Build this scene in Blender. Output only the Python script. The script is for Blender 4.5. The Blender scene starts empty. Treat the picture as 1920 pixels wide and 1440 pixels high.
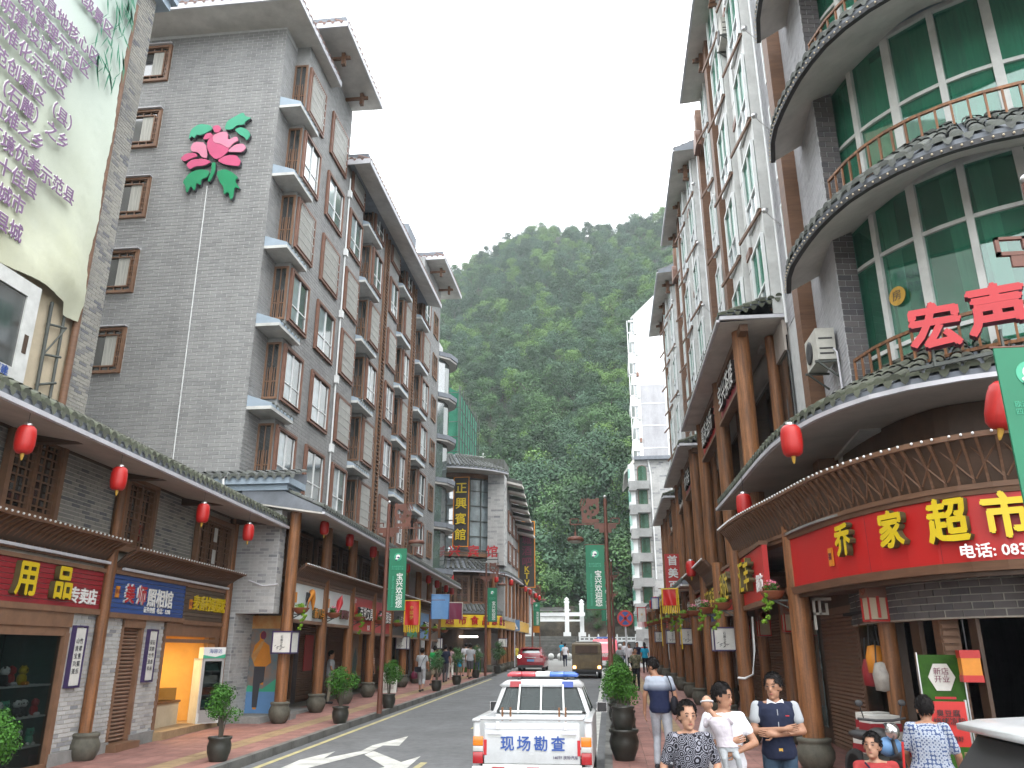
import bpy, bmesh, math, random, time
import numpy as np
from mathutils import Vector, Matrix, Euler
T0 = time.time()
random.seed(7)
R = random.Random(11)
C = bpy.context.scene.collection
SC = bpy.context.scene
rad = math.radians
PI = math.pi
# ---------------------------------------------------------------- camera
cam_data = bpy.data.cameras.new('camera'); cam = bpy.data.objects.new('camera', cam_data); C.objects.link(cam)
cam.location = (0, 0, 2.3); cam.rotation_euler = (rad(90 + 18.4), 0, rad(6.6))
cam_data.sensor_width = 36; cam_data.lens = 1503 / 1920 * 36; cam_data.clip_start = .1; cam_data.clip_end = 6000
SC.camera = cam
SC.render.resolution_x, SC.render.resolution_y = 1024, 768
# ---------------------------------------------------------------- overcast sky and soft sun
SUN_EL, SUN_AZ = rad(58), rad(150)
world = bpy.data.worlds.new('World'); SC.world = world; world.use_nodes = True
nt = world.node_tree; nt.nodes.clear()
wo = nt.nodes.new('ShaderNodeOutputWorld'); bg = nt.nodes.new('ShaderNodeBackground')
sky = nt.nodes.new('ShaderNodeTexSky'); sky.sky_type = 'NISHITA'; sky.sun_disc = False
sky.sun_elevation = SUN_EL; sky.sun_rotation = SUN_AZ; sky.dust_density = 4; sky.air_density = 1.2
wm = nt.nodes.new('ShaderNodeMix'); wm.data_type = 'RGBA'; wm.inputs[0].default_value = .9
wm.inputs[7].default_value = (14.2, 14.6, 14.9, 1)      # the even white of the cloud layer
nt.links.new(sky.outputs[0], wm.inputs[6]); nt.links.new(wm.outputs[2], bg.inputs[0])
bg.inputs[1].default_value = .125
nt.links.new(bg.outputs[0], wo.inputs[0])
sl = bpy.data.lights.new('sun', 'SUN'); sl.energy = .7; sl.angle = rad(35); sl.color = (1, .97, .92)
so = bpy.data.objects.new('sun', sl); C.objects.link(so); so.rotation_euler = (rad(90) - SUN_EL, 0, rad(180) - SUN_AZ)
so.location = (20, -20, 60)
SC.view_settings.view_transform = 'Standard'; SC.view_settings.look = 'None'
SC.view_settings.exposure = 1.17; SC.view_settings.gamma = 1; SC.view_settings.use_curve_mapping = False
SC.cycles.max_bounces = 6; SC.cycles.diffuse_bounces = 4; SC.cycles.glossy_bounces = 3
SC.cycles.transmission_bounces = 4; SC.cycles.volume_bounces = 0; SC.cycles.transparent_max_bounces = 8
SC.cycles.caustics_reflective = False; SC.cycles.caustics_refractive = False
SLOPE = .018
def gz(y): return SLOPE * y
def wz(y): return SLOPE * y + .13      # top of the pavements

# ---------------------------------------------------------------- materials
M = {}
def weathered(m, src, amt):
    """rain streaks and blotches fixed to the wall, running over all its pieces"""
    N = m.node_tree.nodes; L = m.node_tree.links; g = N.new('ShaderNodeNewGeometry'); outs = []
    for sc, k in (((.9, .9, .10), 1.6), ((.35, .35, .35), 1.)):
        mp = N.new('ShaderNodeMapping'); mp.inputs['Scale'].default_value = sc; L.new(g.outputs['Position'], mp.inputs[0]); n = N.new('ShaderNodeTexNoise'); n.inputs['Scale'].default_value = k; n.inputs['Detail'].default_value = 7; n.inputs['Roughness'].default_value = .7; L.new(mp.outputs[0], n.inputs['Vector']); outs.append(n.outputs[0])
    a = N.new('ShaderNodeMath'); a.operation = 'ADD'; L.new(outs[0], a.inputs[0]); L.new(outs[1], a.inputs[1]); r = N.new('ShaderNodeMapRange'); r.inputs[1].default_value = .75; r.inputs[2].default_value = 1.2; r.inputs[3].default_value = 1 - amt; r.inputs[4].default_value = 1 + amt * .5; L.new(a.outputs[0], r.inputs[0])
    h = N.new('ShaderNodeHueSaturation'); L.new(r.outputs[0], h.inputs['Value']); L.new(src, h.inputs['Color']); return h.outputs[0]
def mat(name, col, rough=.6, var=.15, scale=3., bump=0., metal=0., spec=.5, stretch=None, emit=0., alt=None, rnd=0., coat=0., fine=0., weather=0.):
    """painted or weathered surface: noise blends col towards alt, rnd varies it from piece to piece"""
    m = bpy.data.materials.new(name); m.use_nodes = True; nt = m.node_tree; N = nt.nodes; L = nt.links
    b = N['Principled BSDF']; b.inputs['Roughness'].default_value = rough; b.inputs['Metallic'].default_value = metal
    b.inputs['Specular IOR Level'].default_value = spec; b.inputs['Coat Weight'].default_value = coat
    alt = alt or tuple(c * (1 - var * 2) for c in col)
    tc = N.new('ShaderNodeTexCoord'); mp = N.new('ShaderNodeMapping'); L.new(tc.outputs['Object'], mp.inputs[0])
    if stretch: mp.inputs['Scale'].default_value = stretch
    nz = N.new('ShaderNodeTexNoise'); nz.inputs['Scale'].default_value = scale; nz.inputs['Detail'].default_value = 6
    nz.inputs['Roughness'].default_value = .65; L.new(mp.outputs[0], nz.inputs['Vector'])
    mx = N.new('ShaderNodeMix'); mx.data_type = 'RGBA'; mx.inputs[6].default_value = (*alt, 1); mx.inputs[7].default_value = (*col, 1)
    rmp = N.new('ShaderNodeMapRange'); rmp.inputs[1].default_value = .3; rmp.inputs[2].default_value = .65
    L.new(nz.outputs[0], rmp.inputs[0]); L.new(rmp.outputs[0], mx.inputs[0]); out = mx.outputs[2]
    if fine:
        n2 = N.new('ShaderNodeTexNoise'); n2.inputs['Scale'].default_value = scale * 14; n2.inputs['Detail'].default_value = 3
        L.new(tc.outputs['Object'], n2.inputs['Vector']); h2 = N.new('ShaderNodeHueSaturation')
        r2 = N.new('ShaderNodeMapRange'); r2.inputs[1].default_value = .25; r2.inputs[2].default_value = .75; r2.inputs[3].default_value = 1 - fine; r2.inputs[4].default_value = 1 + fine
        L.new(n2.outputs[0], r2.inputs[0]); L.new(r2.outputs[0], h2.inputs['Value']); L.new(out, h2.inputs['Color']); out = h2.outputs[0]
    if rnd:
        oi = N.new('ShaderNodeObjectInfo'); ge = N.new('ShaderNodeNewGeometry'); ad = N.new('ShaderNodeMath'); ad.operation = 'ADD'
        L.new(oi.outputs['Random'], ad.inputs[0]); L.new(ge.outputs['Random Per Island'], ad.inputs[1])
        fr = N.new('ShaderNodeMath'); fr.operation = 'FRACT'; L.new(ad.outputs[0], fr.inputs[0])
        rr = N.new('ShaderNodeMapRange'); rr.inputs[3].default_value = 1 - rnd; rr.inputs[4].default_value = 1 + rnd; L.new(fr.outputs[0], rr.inputs[0])
        h = N.new('ShaderNodeHueSaturation'); L.new(rr.outputs[0], h.inputs['Value']); L.new(out, h.inputs['Color']); out = h.outputs[0]
    if weather: out = weathered(m, out, weather)
    L.new(out, b.inputs['Base Color'])
    if emit: L.new(out, b.inputs['Emission Color']); b.inputs['Emission Strength'].default_value = emit
    if bump:
        bp = N.new('ShaderNodeBump'); bp.inputs['Strength'].default_value = bump; bp.inputs['Distance'].default_value = .02
        L.new(nz.outputs[0], bp.inputs['Height']); L.new(bp.outputs[0], b.inputs['Normal'])
    M[name] = m; return m
def brickmat(name, dark, light, frac=.2, rough=.85, spread=.5):
    """fired brick: each piece picks its own tone between light and dark"""
    m = mat(name, light, rough, .1, 6, .3, fine=.12); N = m.node_tree.nodes; L = m.node_tree.links; b = N['Principled BSDF']
    src = b.inputs['Base Color'].links[0].from_socket
    oi = N.new('ShaderNodeObjectInfo'); ge = N.new('ShaderNodeNewGeometry'); ad = N.new('ShaderNodeMath'); ad.operation = 'ADD'
    L.new(oi.outputs['Random'], ad.inputs[0]); L.new(ge.outputs['Random Per Island'], ad.inputs[1])
    fr = N.new('ShaderNodeMath'); fr.operation = 'FRACT'; L.new(ad.outputs[0], fr.inputs[0])
    cr = N.new('ShaderNodeValToRGB'); e = cr.color_ramp.elements
    e[0].position = 0; e[0].color = (*dark, 1); e[1].position = frac; e[1].color = (*[a * .35 + c * .65 for a, c in zip(dark, light)], 1)
    x = cr.color_ramp.elements.new(min(1, frac + spread)); x.color = (*light, 1); cr.color_ramp.interpolation = 'LINEAR'
    L.new(fr.outputs[0], cr.inputs[0])
    mx = N.new('ShaderNodeMix'); mx.data_type = 'RGBA'; mx.inputs[0].default_value = .65; L.new(src, mx.inputs[6]); L.new(cr.outputs[0], mx.inputs[7])
    L.new(weathered(m, mx.outputs[2], .20), b.inputs['Base Color']); return m
def glassmat(name, col, rough=.05, spec=1., trans=0.):
    m = mat(name, col, rough, .25, 1.2, 0, 0, spec); b = m.node_tree.nodes['Principled BSDF']
    b.inputs['IOR'].default_value = 2.0
    if trans:
        N = m.node_tree.nodes; L = m.node_tree.links; t = N.new('ShaderNodeBsdfTransparent'); t.inputs[0].default_value = (*[min(1, c * 3 + .5) for c in col], 1)
        ms = N.new('ShaderNodeMixShader'); ms.inputs[0].default_value = trans
        L.new(b.outputs[0], ms.inputs[1]); L.new(t.outputs[0], ms.inputs[2]); L.new(ms.outputs[0], N['Material Output'].inputs[0])
    return m
brickmat('grey_tile', (.215, .218, .22), (.29, .292, .29), .3)
brickmat('grey_tile_r', (.34, .34, .36), (.43, .43, .45), .3)
brickmat('old_brick', (.06, .07, .11), (.30, .29, .26), .22)
brickmat('light_brick', (.12, .13, .16), (.50, .50, .49), .16)
brickmat('dark_brick', (.045, .045, .055), (.115, .105, .105), .4)
mat('mortar', (.56, .57, .57), .9, .1, 5, .2); mat('mortar_dark', (.20, .19, .16), .9, .15, 5, .2); mat('mortar_tan', (.50, .48, .42), .9, .12, 5, .2)
mat('facade_grey', (.33, .335, .33), .85, .14, 1.3, .1, fine=.07, weather=.2); mat('concrete', (.27, .27, .26), .9, .2, 2.5, .3, fine=.1)
mat('pale_blue', (.34, .42, .50), .7, .08, 2); mat('soffit', (.60, .58, .54), .8, .12, 1.2, .05, weather=.14); mat('soffit_warm', (.44, .39, .35), .8, .12, 1.4, .05)
mat('wood', (.20, .085, .032), .5, .22, 2.2, .15, stretch=(6, 6, .7), fine=.12); mat('wood_h', (.17, .085, .045), .6, .2, 2.4, .15, stretch=(.8, .8, 7))
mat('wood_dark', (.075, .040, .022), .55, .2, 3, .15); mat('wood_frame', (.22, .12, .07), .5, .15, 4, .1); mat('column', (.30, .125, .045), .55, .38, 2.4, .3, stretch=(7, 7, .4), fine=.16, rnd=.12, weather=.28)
mat('frame_red', (.22, .11, .075), .5, .15, 4); mat('steel_brown', (.15, .055, .035), .55, .2, 3, .1, fine=.1)
mat('white', (.74, .76, .76), .45, .05, 2); mat('white_dirty', (.62, .63, .61), .6, .14, 2.2, .05); mat('gutter', (.62, .62, .66), .45, .12, 2)
mat('roof_tile', (.12, .125, .125), .85, .25, 5, .4, rnd=.3, alt=(.055, .065, .045)); mat('roof_moss', (.105, .108, .09), .95, .3, 3.5, .6, rnd=.4, alt=(.05, .062, .032)); mat('roof_under', (.20, .22, .25), .8, .15, 3)
mat('roof_red', (.22, .14, .12), .8, .2, 3, .2, rnd=.2)
glassmat('glass', (.10, .13, .13)); glassmat('glass_green', (.05, .22, .14), .03, 1., .55); glassmat('glass_dark', (.025, .03, .03), .06); glassmat('glass_sky', (.30, .36, .38), .05)  # the palest glass has the reflected sky put into its base colour
glassmat('shop_glass', (.02, .03, .03), .04, .3, .88); glassmat('car_glass', (.02, .04, .038), .04, .5, .66)
mat('curtain_or_reflection', (.48, .48, .44), .9, .2, 3, .1, stretch=(9, 9, .5)); mat('mint_reflection', (.40, .62, .52), .9, .2, 3, .1, stretch=(9, 9, .5)); mat('void', (.018, .018, .02), .9, .2, 2)
mat('bars', (.52, .52, .50), .4, .1, 5, metal=.3)
mat('asphalt', (.145, .15, .155), .85, .13, .5, .25, fine=.16, weather=.22); mat('road_white', (.62, .62, .58), .8, .2, 2.5, .1, alt=(.34, .34, .32)); mat('road_yellow', (.52, .46, .22), .8, .2, 2.5, .1, alt=(.3, .27, .16))
mat('paving_red', (.31, .155, .13), .85, .14, .9, .2, rnd=.14, fine=.1, weather=.25); mat('paving_tan', (.34, .235, .13), .85, .14, .9, .2, rnd=.14, fine=.1, weather=.25); mat('kerb', (.17, .17, .16), .9, .25, 2, .3, rnd=.15)
mat('earth', (.12, .11, .085), .95, .3, .3, .3); mat('rock', (.085, .07, .05), .95, .35, .6, 1.0, alt=(.012, .014, .012), fine=.4); mat('stone_wall', (.13, .13, .12), .95, .25, 2, .5, rnd=.25)
mat('forest_floor', (.035, .05, .025), .95, .3, .1)
def leafmat(name, col, alt, scale=.5):
    m = mat(name, col, .7, .2, scale, 0, spec=.2, alt=alt, rnd=.30); b = m.node_tree.nodes['Principled BSDF']
    b.inputs['Subsurface Weight'].default_value = 0; return m
leafmat('leaf_mid', (.085, .16, .060), (.05, .11, .045)); leafmat('leaf_blue', (.075, .14, .080), (.045, .095, .055)); leafmat('leaf_light', (.13, .23, .06), (.08, .16, .05)); leafmat('leaf_dark', (.05, .095, .045), (.03, .065, .032))
leafmat('leaf_hedge', (.05, .15, .018), (.03, .09, .015), 8); leafmat('leaf_lime', (.20, .34, .03), (.10, .22, .02), 8); leafmat('petal_pink', (.55, .12, .22), (.6, .25, .3), 8)
mat('bark', (.10, .085, .065), .95, .2, 6, .4); mat('pot_stone', (.115, .11, .085), .75, .25, 4, .3, fine=.12); mat('pot_dark', (.035, .035, .028), .4, .3, 6, .3); mat('terracotta', (.27, .085, .04), .7, .15, 4)
mat('lantern_red', (.44, .012, .009), .45, .1, 3, .1, stretch=(9, 9, 1)); mat('gold', (.62, .36, .05), .5, .15, 8); mat('silver', (.6, .6, .6), .3, .05, 3, metal=.9)
mat('paper', (.66, .66, .62), .8, .08, 4); mat('paper_cream', (.55, .47, .34), .8, .08, 4); mat('frame_purple', (.05, .03, .10), .5, .1, 4)
mat('sign_red', (.47, .022, .018), .42, .06, 1.2); mat('sign_crimson', (.30, .022, .03), .5, .1, 1.2); mat('sign_bright', (.50, .014, .012), .4, .05, .8); mat('sign_blue', (.035, .085, .28), .5, .1, 1.2); mat('sign_white', (.62, .66, .66), .4, .05, 1.2)
mat('sign_brown', (.12, .085, .06), .6, .15, 2); mat('sign_yellow', (.75, .52, .02), .5, .06, 2); mat('sign_green', (.03, .28, .15), .5, .06, 2); mat('sign_black', (.03, .025, .022), .5, .1, 2); mat('sign_lightblue', (.13, .28, .52), .5, .08, 2)
mat('letter_yellow', (.66, .48, .01), .4, .05, 3); mat('letter_side', (.10, .08, .03), .6, .1, 3); mat('letter_white', (.78, .78, .76), .5, .03, 3); mat('letter_red', (.45, .012, .018), .35, .05, 3); mat('letter_blue', (.025, .08, .32), .4, .05, 3)
mat('letter_purple', (.20, .11, .22), .6, .1, 3); mat('letter_orange', (.68, .25, .02), .5, .1, 3); mat('letter_ink', (.05, .05, .06), .6, .05, 3); mat('letter_black', (.02, .018, .018), .5, .05, 3); mat('letter_maroon', (.16, .015, .05), .5, .05, 3)
mat('banner_green', (.010, .17, .085), .55, .06, 2); mat('flower_pink', (.62, .10, .22), .35, .08, 1.5); mat('flower_light', (.72, .26, .38), .35, .08, 1.5); mat('flower_green', (.015, .28, .12), .35, .1, 1.2); mat('flower_mint', (.06, .40, .24), .35, .1, 1.2)
mat('car_white', (.58, .60, .62), .3, .05, 2.5, coat=.3, spec=.5, alt=(.46, .47, .47), fine=.03); mat('car_red', (.26, .01, .02), .25, .05, 1, coat=.7); mat('car_pink', (.62, .06, .09), .35, .05, 1, coat=.4); mat('van_brown', (.17, .125, .06), .55, .25, 3, .15, fine=.15, alt=(.10, .075, .045))
mat('tyre', (.02, .02, .02), .85, .1, 8, .2); mat('rubber', (.03, .03, .032), .6, .1, 5); mat('chrome', (.6, .6, .6), .2, .05, 3, metal=.9); mat('lamp_red', (.36, .01, .015), .2, .08, 6, coat=.6); mat('lamp_orange', (.75, .20, .01), .2, .08, 6, coat=.6); mat('lamp_clear', (.5, .5, .48), .2, .1, 6)
mat('lamp_lit', (1., .50, .18), .4, .05, 3, emit=3.5); mat('lamp_lit_white', (1., .92, .82), .4, .02, 3, emit=4.); mat('bar_red', (.62, .05, .07), .15, .08, 7, coat=.7); mat('bar_blue', (.05, .16, .58), .15, .08, 7, coat=.7); mat('flag_blue', (.02, .06, .30), .4, .08, 3)
mat('net_green', (.012, .12, .07), .85, .25, 1.2, .5, alt=(.035, .19, .12), fine=.2); mat('scaffold', (.08, .09, .08), .6, .2, 4); mat('warm_wall', (.62, .36, .10), .8, .1, 2); mat('poster_orange', (.50, .20, .05), .5, .3, 2.5, alt=(.60, .42, .16)); mat('poster_mix', (.10, .20, .24), .35, .4, 1.6, alt=(.36, .17, .08))
mat('shutter', (.22, .13, .085), .6, .12, 3, .1, rnd=.06); mat('ac_white', (.50, .49, .44), .6, .12, 4, .05); mat('goods_a', (.42, .10, .05), .5, .2, 9, rnd=.5); mat('goods_b', (.10, .22, .20), .5, .2, 9, rnd=.6); mat('goods_c', (.45, .42, .38), .5, .2, 9, rnd=.4)
mat('roof_maroon', (.22, .04, .04), .7, .2, 3)

# ---------------------------------------------------------------- mesh builder
class MB:
    def __init__(s, Mx=None): s.v = []; s.f = []; s.m = []; s.M = Mx; s.k = 0; s.sm = []
    def add(s, vs, fs, smooth=False):
        o = len(s.v)
        if s.M is not None: vs = [tuple(s.M @ Vector(v)) for v in vs]
        s.v += [tuple(v) for v in vs]; s.f += [tuple(i + o for i in f) for f in fs]; s.m += [s.k] * len(fs); s.sm += [smooth] * len(fs); return s
    def box(s, x0, x1, y0, y1, z0, z1):
        v = [(x0, y0, z0), (x1, y0, z0), (x1, y1, z0), (x0, y1, z0), (x0, y0, z1), (x1, y0, z1), (x1, y1, z1), (x0, y1, z1)]
        return s.add(v, [(0, 3, 2, 1), (4, 5, 6, 7), (0, 1, 5, 4), (1, 2, 6, 5), (2, 3, 7, 6), (3, 0, 4, 7)])
    def hexa(s, v): return s.add(v, [(0, 3, 2, 1), (4, 5, 6, 7), (0, 1, 5, 4), (1, 2, 6, 5), (2, 3, 7, 6), (3, 0, 4, 7)])
    def bar(s, a, b, w, h=None):
        a, b = Vector(a), Vector(b); h = h or w; d = (b - a).normalized(); u = Vector((0, 0, 1)) if abs(d.z) < .95 else Vector((0, 1, 0))
        p = d.cross(u).normalized() * w / 2; q = p.cross(d).normalized() * h / 2
        return s.hexa([a - p - q, a + p - q, b + p - q, b - p - q, a - p + q, a + p + q, b + p + q, b - p + q])
    def tube(s, pts, r, n=10, cap=True):
        pts = [Vector(p) for p in pts]; rs = r if isinstance(r, (list, tuple)) else [r] * len(pts); vs = []; fs = []
        for i, p in enumerate(pts):
            d = (pts[min(i + 1, len(pts) - 1)] - pts[max(i - 1, 0)]).normalized(); u = Vector((0, 0, 1)) if abs(d.z) < .9 else Vector((1, 0, 0))
            a = d.cross(u).normalized(); b = d.cross(a).normalized()
            vs += [p + (a * math.cos(t * 2 * PI / n) + b * math.sin(t * 2 * PI / n)) * rs[i] for t in range(n)]
        for i in range(len(pts) - 1):
            for t in range(n): fs.append((i * n + t, i * n + (t + 1) % n, (i + 1) * n + (t + 1) % n, (i + 1) * n + t))
        s.add(vs, fs, True)
        if cap: s.add(vs[:n], [tuple(range(n))]); s.add(vs[-n:], [tuple(reversed(range(n)))])
        return s
    def lathe(s, prof, c=(0, 0, 0), n=16, smooth=True):
        vs = []; fs = []
        for r, z in prof: vs += [(c[0] + r * math.cos(2 * PI * t / n), c[1] + r * math.sin(2 * PI * t / n), c[2] + z) for t in range(n)]
        for i in range(len(prof) - 1):
            for t in range(n): fs.append((i * n + t, i * n + (t + 1) % n, (i + 1) * n + (t + 1) % n, (i + 1) * n + t))
        s.add(vs, fs, smooth)
        for i in (0, len(prof) - 1):
            if prof[i][0] > 1e-4: s.add(vs[i * n:(i + 1) * n], [tuple(range(n)) if i else tuple(reversed(range(n)))])
        return s
    def prism(s, poly, y0, y1):
        """poly in x,z extruded from y0 to y1"""
        n = len(poly); vs = [(x, y0, z) for x, z in poly] + [(x, y1, z) for x, z in poly]
        return s.add(vs, [tuple(range(n)), tuple(reversed(range(n, 2 * n)))] + [(i, (i + 1) % n, n + (i + 1) % n, n + i) for i in range(n)])
    def prismz(s, poly, z0, z1):
        n = len(poly); vs = [(x, y, z0) for x, y in poly] + [(x, y, z1) for x, y in poly]
        return s.add(vs, [tuple(reversed(range(n))), tuple(range(n, 2 * n))] + [(i, (i + 1) % n, n + (i + 1) % n, n + i) for i in range(n)])
    def prismx(s, poly, x0, x1):
        n = len(poly); vs = [(x0, y, z) for y, z in poly] + [(x1, y, z) for y, z in poly]
        return s.add(vs, [tuple(range(n)), tuple(reversed(range(n, 2 * n)))] + [(i, (i + 1) % n, n + (i + 1) % n, n + i) for i in range(n)])
    def ell(s, c, r, n=12, m=8, rot=None):
        vs = []; fs = []
        for i in range(m + 1):
            a = PI * i / m
            for t in range(n):
                v = Vector((r[0] * math.sin(a) * math.cos(2 * PI * t / n), r[1] * math.sin(a) * math.sin(2 * PI * t / n), r[2] * math.cos(a)))
                if rot: v = rot @ v
                vs.append(v + Vector(c))
        for i in range(m):
            for t in range(n): fs.append((i * n + t, (i + 1) * n + t, (i + 1) * n + (t + 1) % n, i * n + (t + 1) % n))
        return s.add(vs, fs, True)
    def mesh(s, name, mats):
        me = bpy.data.meshes.new(name); me.from_pydata(s.v, [], s.f)
        for m in (mats if isinstance(mats, (list, tuple)) else [mats]): me.materials.append(M[m] if isinstance(m, str) else m)
        if any(s.m): me.polygons.foreach_set('material_index', s.m)
        me.polygons.foreach_set('use_smooth', s.sm); me.update(); return me
def link(name, me, parent=None, loc=(0, 0, 0), rz=0., rot=None):
    o = bpy.data.objects.new(name, me); C.objects.link(o); o.location = loc; o.rotation_euler = rot or (0, 0, rz)
    if parent: o.parent = parent
    return o
def tag(o, label, cat=None, group=None, kind=None):
    if label: o['label'] = label
    if cat: o['category'] = cat
    if group: o['group'] = group
    if kind: o['kind'] = kind
    return o
def thing(name, label, cat, loc=(0, 0, 0), rz=0., group=None):
    o = bpy.data.objects.new(name, None); C.objects.link(o); o.location = loc; o.rotation_euler = (0, 0, rz); o.empty_display_size = .3
    return tag(o, label, cat, group)
def part(name, mb, mats, parent, loc=(0, 0, 0), rz=0., kind=None, label=None):
    o = link(name, mb if isinstance(mb, bpy.types.Mesh) else mb.mesh(name, mats), parent, loc, rz)
    if kind: o['kind'] = kind
    if label: o['label'] = label
    return o
def wpart(name, mb, mats, parent, kind=None):
    """child whose vertices are in world coordinates; parent is an unrotated thing"""
    p = parent; off = Vector((0, 0, 0))
    while p: off += p.location; p = p.parent
    return part(name, mb, mats, parent, -off, 0, kind)
def struct(name, mb, mats, loc=(0, 0, 0), kind='structure'):
    o = link(name, mb.mesh(name, mats), None, loc); o['kind'] = kind; return o
def dup(root, loc, rz=None, label=None, group=None, scale=None):
    r = root.copy(); C.objects.link(r); r.location = loc
    if rz is not None: r.rotation_euler = (0, 0, rz)
    if scale: r.scale = (scale,) * 3
    if label: r['label'] = label
    if group: r['group'] = group
    for ch in list(root.children):
        c = ch.copy(); C.objects.link(c); c.parent = r
        for g in ch.children: d = g.copy(); C.objects.link(d); d.parent = c
    return r
def nth(i): return ['first', 'second', 'third', 'fourth', 'fifth', 'sixth', 'seventh', 'eighth', 'ninth', 'tenth', 'eleventh', 'twelfth', 'thirteenth', 'fourteenth', 'fifteenth', 'sixteenth', 'seventeenth', 'eighteenth', 'nineteenth', 'twentieth', 'twenty first', 'twenty second', 'twenty third', 'twenty fourth'][i]

# ---------------------------------------------------------------- writing (built as curves, turned into meshes together at the end)
TEXTS = []
def text(name, body, size, mats, parent, loc, rz=0., ext=.004, off=0., kind=None, align='CENTER', sx=1., rot=None, line=1., flat=False, shear=0.):
    """upright lettering that reads from its -Y side before rotation"""
    cu = bpy.data.curves.new(name, 'FONT'); cu.body = body; cu.size = size; cu.extrude = ext; cu.offset = 0; cu.align_x = align; cu.align_y = 'CENTER'
    cu.resolution_u = 2; cu.space_line = line; cu.shear = shear
    for m in (mats if isinstance(mats, (list, tuple)) else [mats]): cu.materials.append(M[m])
    o = bpy.data.objects.new(name, cu); C.objects.link(o)
    o.location = loc; o.rotation_euler = rot or (rad(90), 0, rz); o.scale = (sx, 1, 1)
    if parent: o.parent = parent
    if kind: o['kind'] = kind
    if off and size > .11: o['bold'] = min(off * .55, size * (.038 if name == 'letter' else .022))
    TEXTS.append(o); return o
def finish_texts():
    dg = bpy.context.evaluated_depsgraph_get(); new = []
    for o in TEXTS: new.append(bpy.data.meshes.new_from_object(o.evaluated_get(dg)))
    for o, me in zip(TEXTS, new):
        nm = o.name; p = o.parent; l, r, s = o.location.copy(), o.rotation_euler.copy(), o.scale.copy(); props = {k: o[k] for k in o.keys()}
        bb_w = props.pop('bold', 0)
        if bb_w:
            base = bmesh.new(); base.from_mesh(me); out = bmesh.new(); tmp = bpy.data.meshes.new('tmp')
            for q, (a, b) in enumerate(((1, .3), (-1, -.3), (-.3, 1), (.3, -1))): c2 = base.copy(); bmesh.ops.translate(c2, verts=c2.verts, vec=(a * bb_w, b * bb_w, q * .0007)); c2.to_mesh(tmp); c2.free(); out.from_mesh(tmp)
            out.to_mesh(me); out.free(); base.free(); bpy.data.meshes.remove(tmp)
        cu = o.data; o.name = 'old_text'; n = bpy.data.objects.new(nm, me); n.location, n.rotation_euler, n.scale = l, r, s
        C.objects.link(n)
        if p: n.parent = p
        for k, v in props.items(): n[k] = v
        if len(me.materials) > 1:
            idx = [0 if abs(f.normal.z) > .9 else 1 for f in me.polygons]; me.polygons.foreach_set('material_index', idx)
        bpy.data.objects.remove(o); bpy.data.curves.remove(cu)

# ---------------------------------------------------------------- frames and paths: out is to the right of travel
class Path:
    def __init__(s, pts, smooth=0):
        pts = [Vector((p[0], p[1])) for p in pts]
        for _ in range(smooth):
            q = [pts[0]]
            for a, b in zip(pts, pts[1:]): q += [a * .75 + b * .25, a * .25 + b * .75]
            q.append(pts[-1]); pts = q
        s.p = pts; s.c = [0]
        for a, b in zip(pts, pts[1:]): s.c.append(s.c[-1] + (b - a).length)
        s.L = s.c[-1]
    def at(s, d):
        d = max(0, min(s.L, d)); i = 0
        while i < len(s.c) - 2 and s.c[i + 1] < d: i += 1
        a, b = s.p[i], s.p[i + 1]; t = (d - s.c[i]) / max(1e-6, s.c[i + 1] - s.c[i]); return a.lerp(b, t), (b - a).normalized()
    def pt(s, d, o=0., z=0.):
        p, t = s.at(d); return (p.x + t.y * o, p.y - t.x * o, z)
    def rz(s, d): t = s.at(d)[1]; return math.atan2(t.y, t.x)
    def stops(s, d0, d1, step=None):
        r = [d0] + [c for c in s.c if d0 + .01 < c < d1 - .01] + [d1]
        return r
def sweep(mb, P, prof, d0=0., d1=None, close=True, z0=0., slope=False):
    """closed profile of (out, z) pairs carried along the path"""
    d1 = P.L if d1 is None else d1; ds = P.stops(d0, d1); n = len(prof); vs = []; fs = []
    for d in ds:
        # mitred normal
        p, _ = P.at(d); t = (P.at(d - .02)[1] + P.at(d + .02)[1]); t = t.normalized() if t.length > 1e-6 else _
        for o, z in prof:
            x, y = p.x + t.y * o, p.y - t.x * o; vs.append((x, y, z + z0 + (SLOPE * p.y if slope else 0)))
    for i in range(len(ds) - 1):
        for j in range(n if close else n - 1): a, b = i * n + j, i * n + (j + 1) % n; fs.append((a, a + n, b + n, b))
    if close: fs += [tuple(range(n)), tuple(reversed(range((len(ds) - 1) * n, len(ds) * n)))]
    return mb.add(vs, fs)

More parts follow.
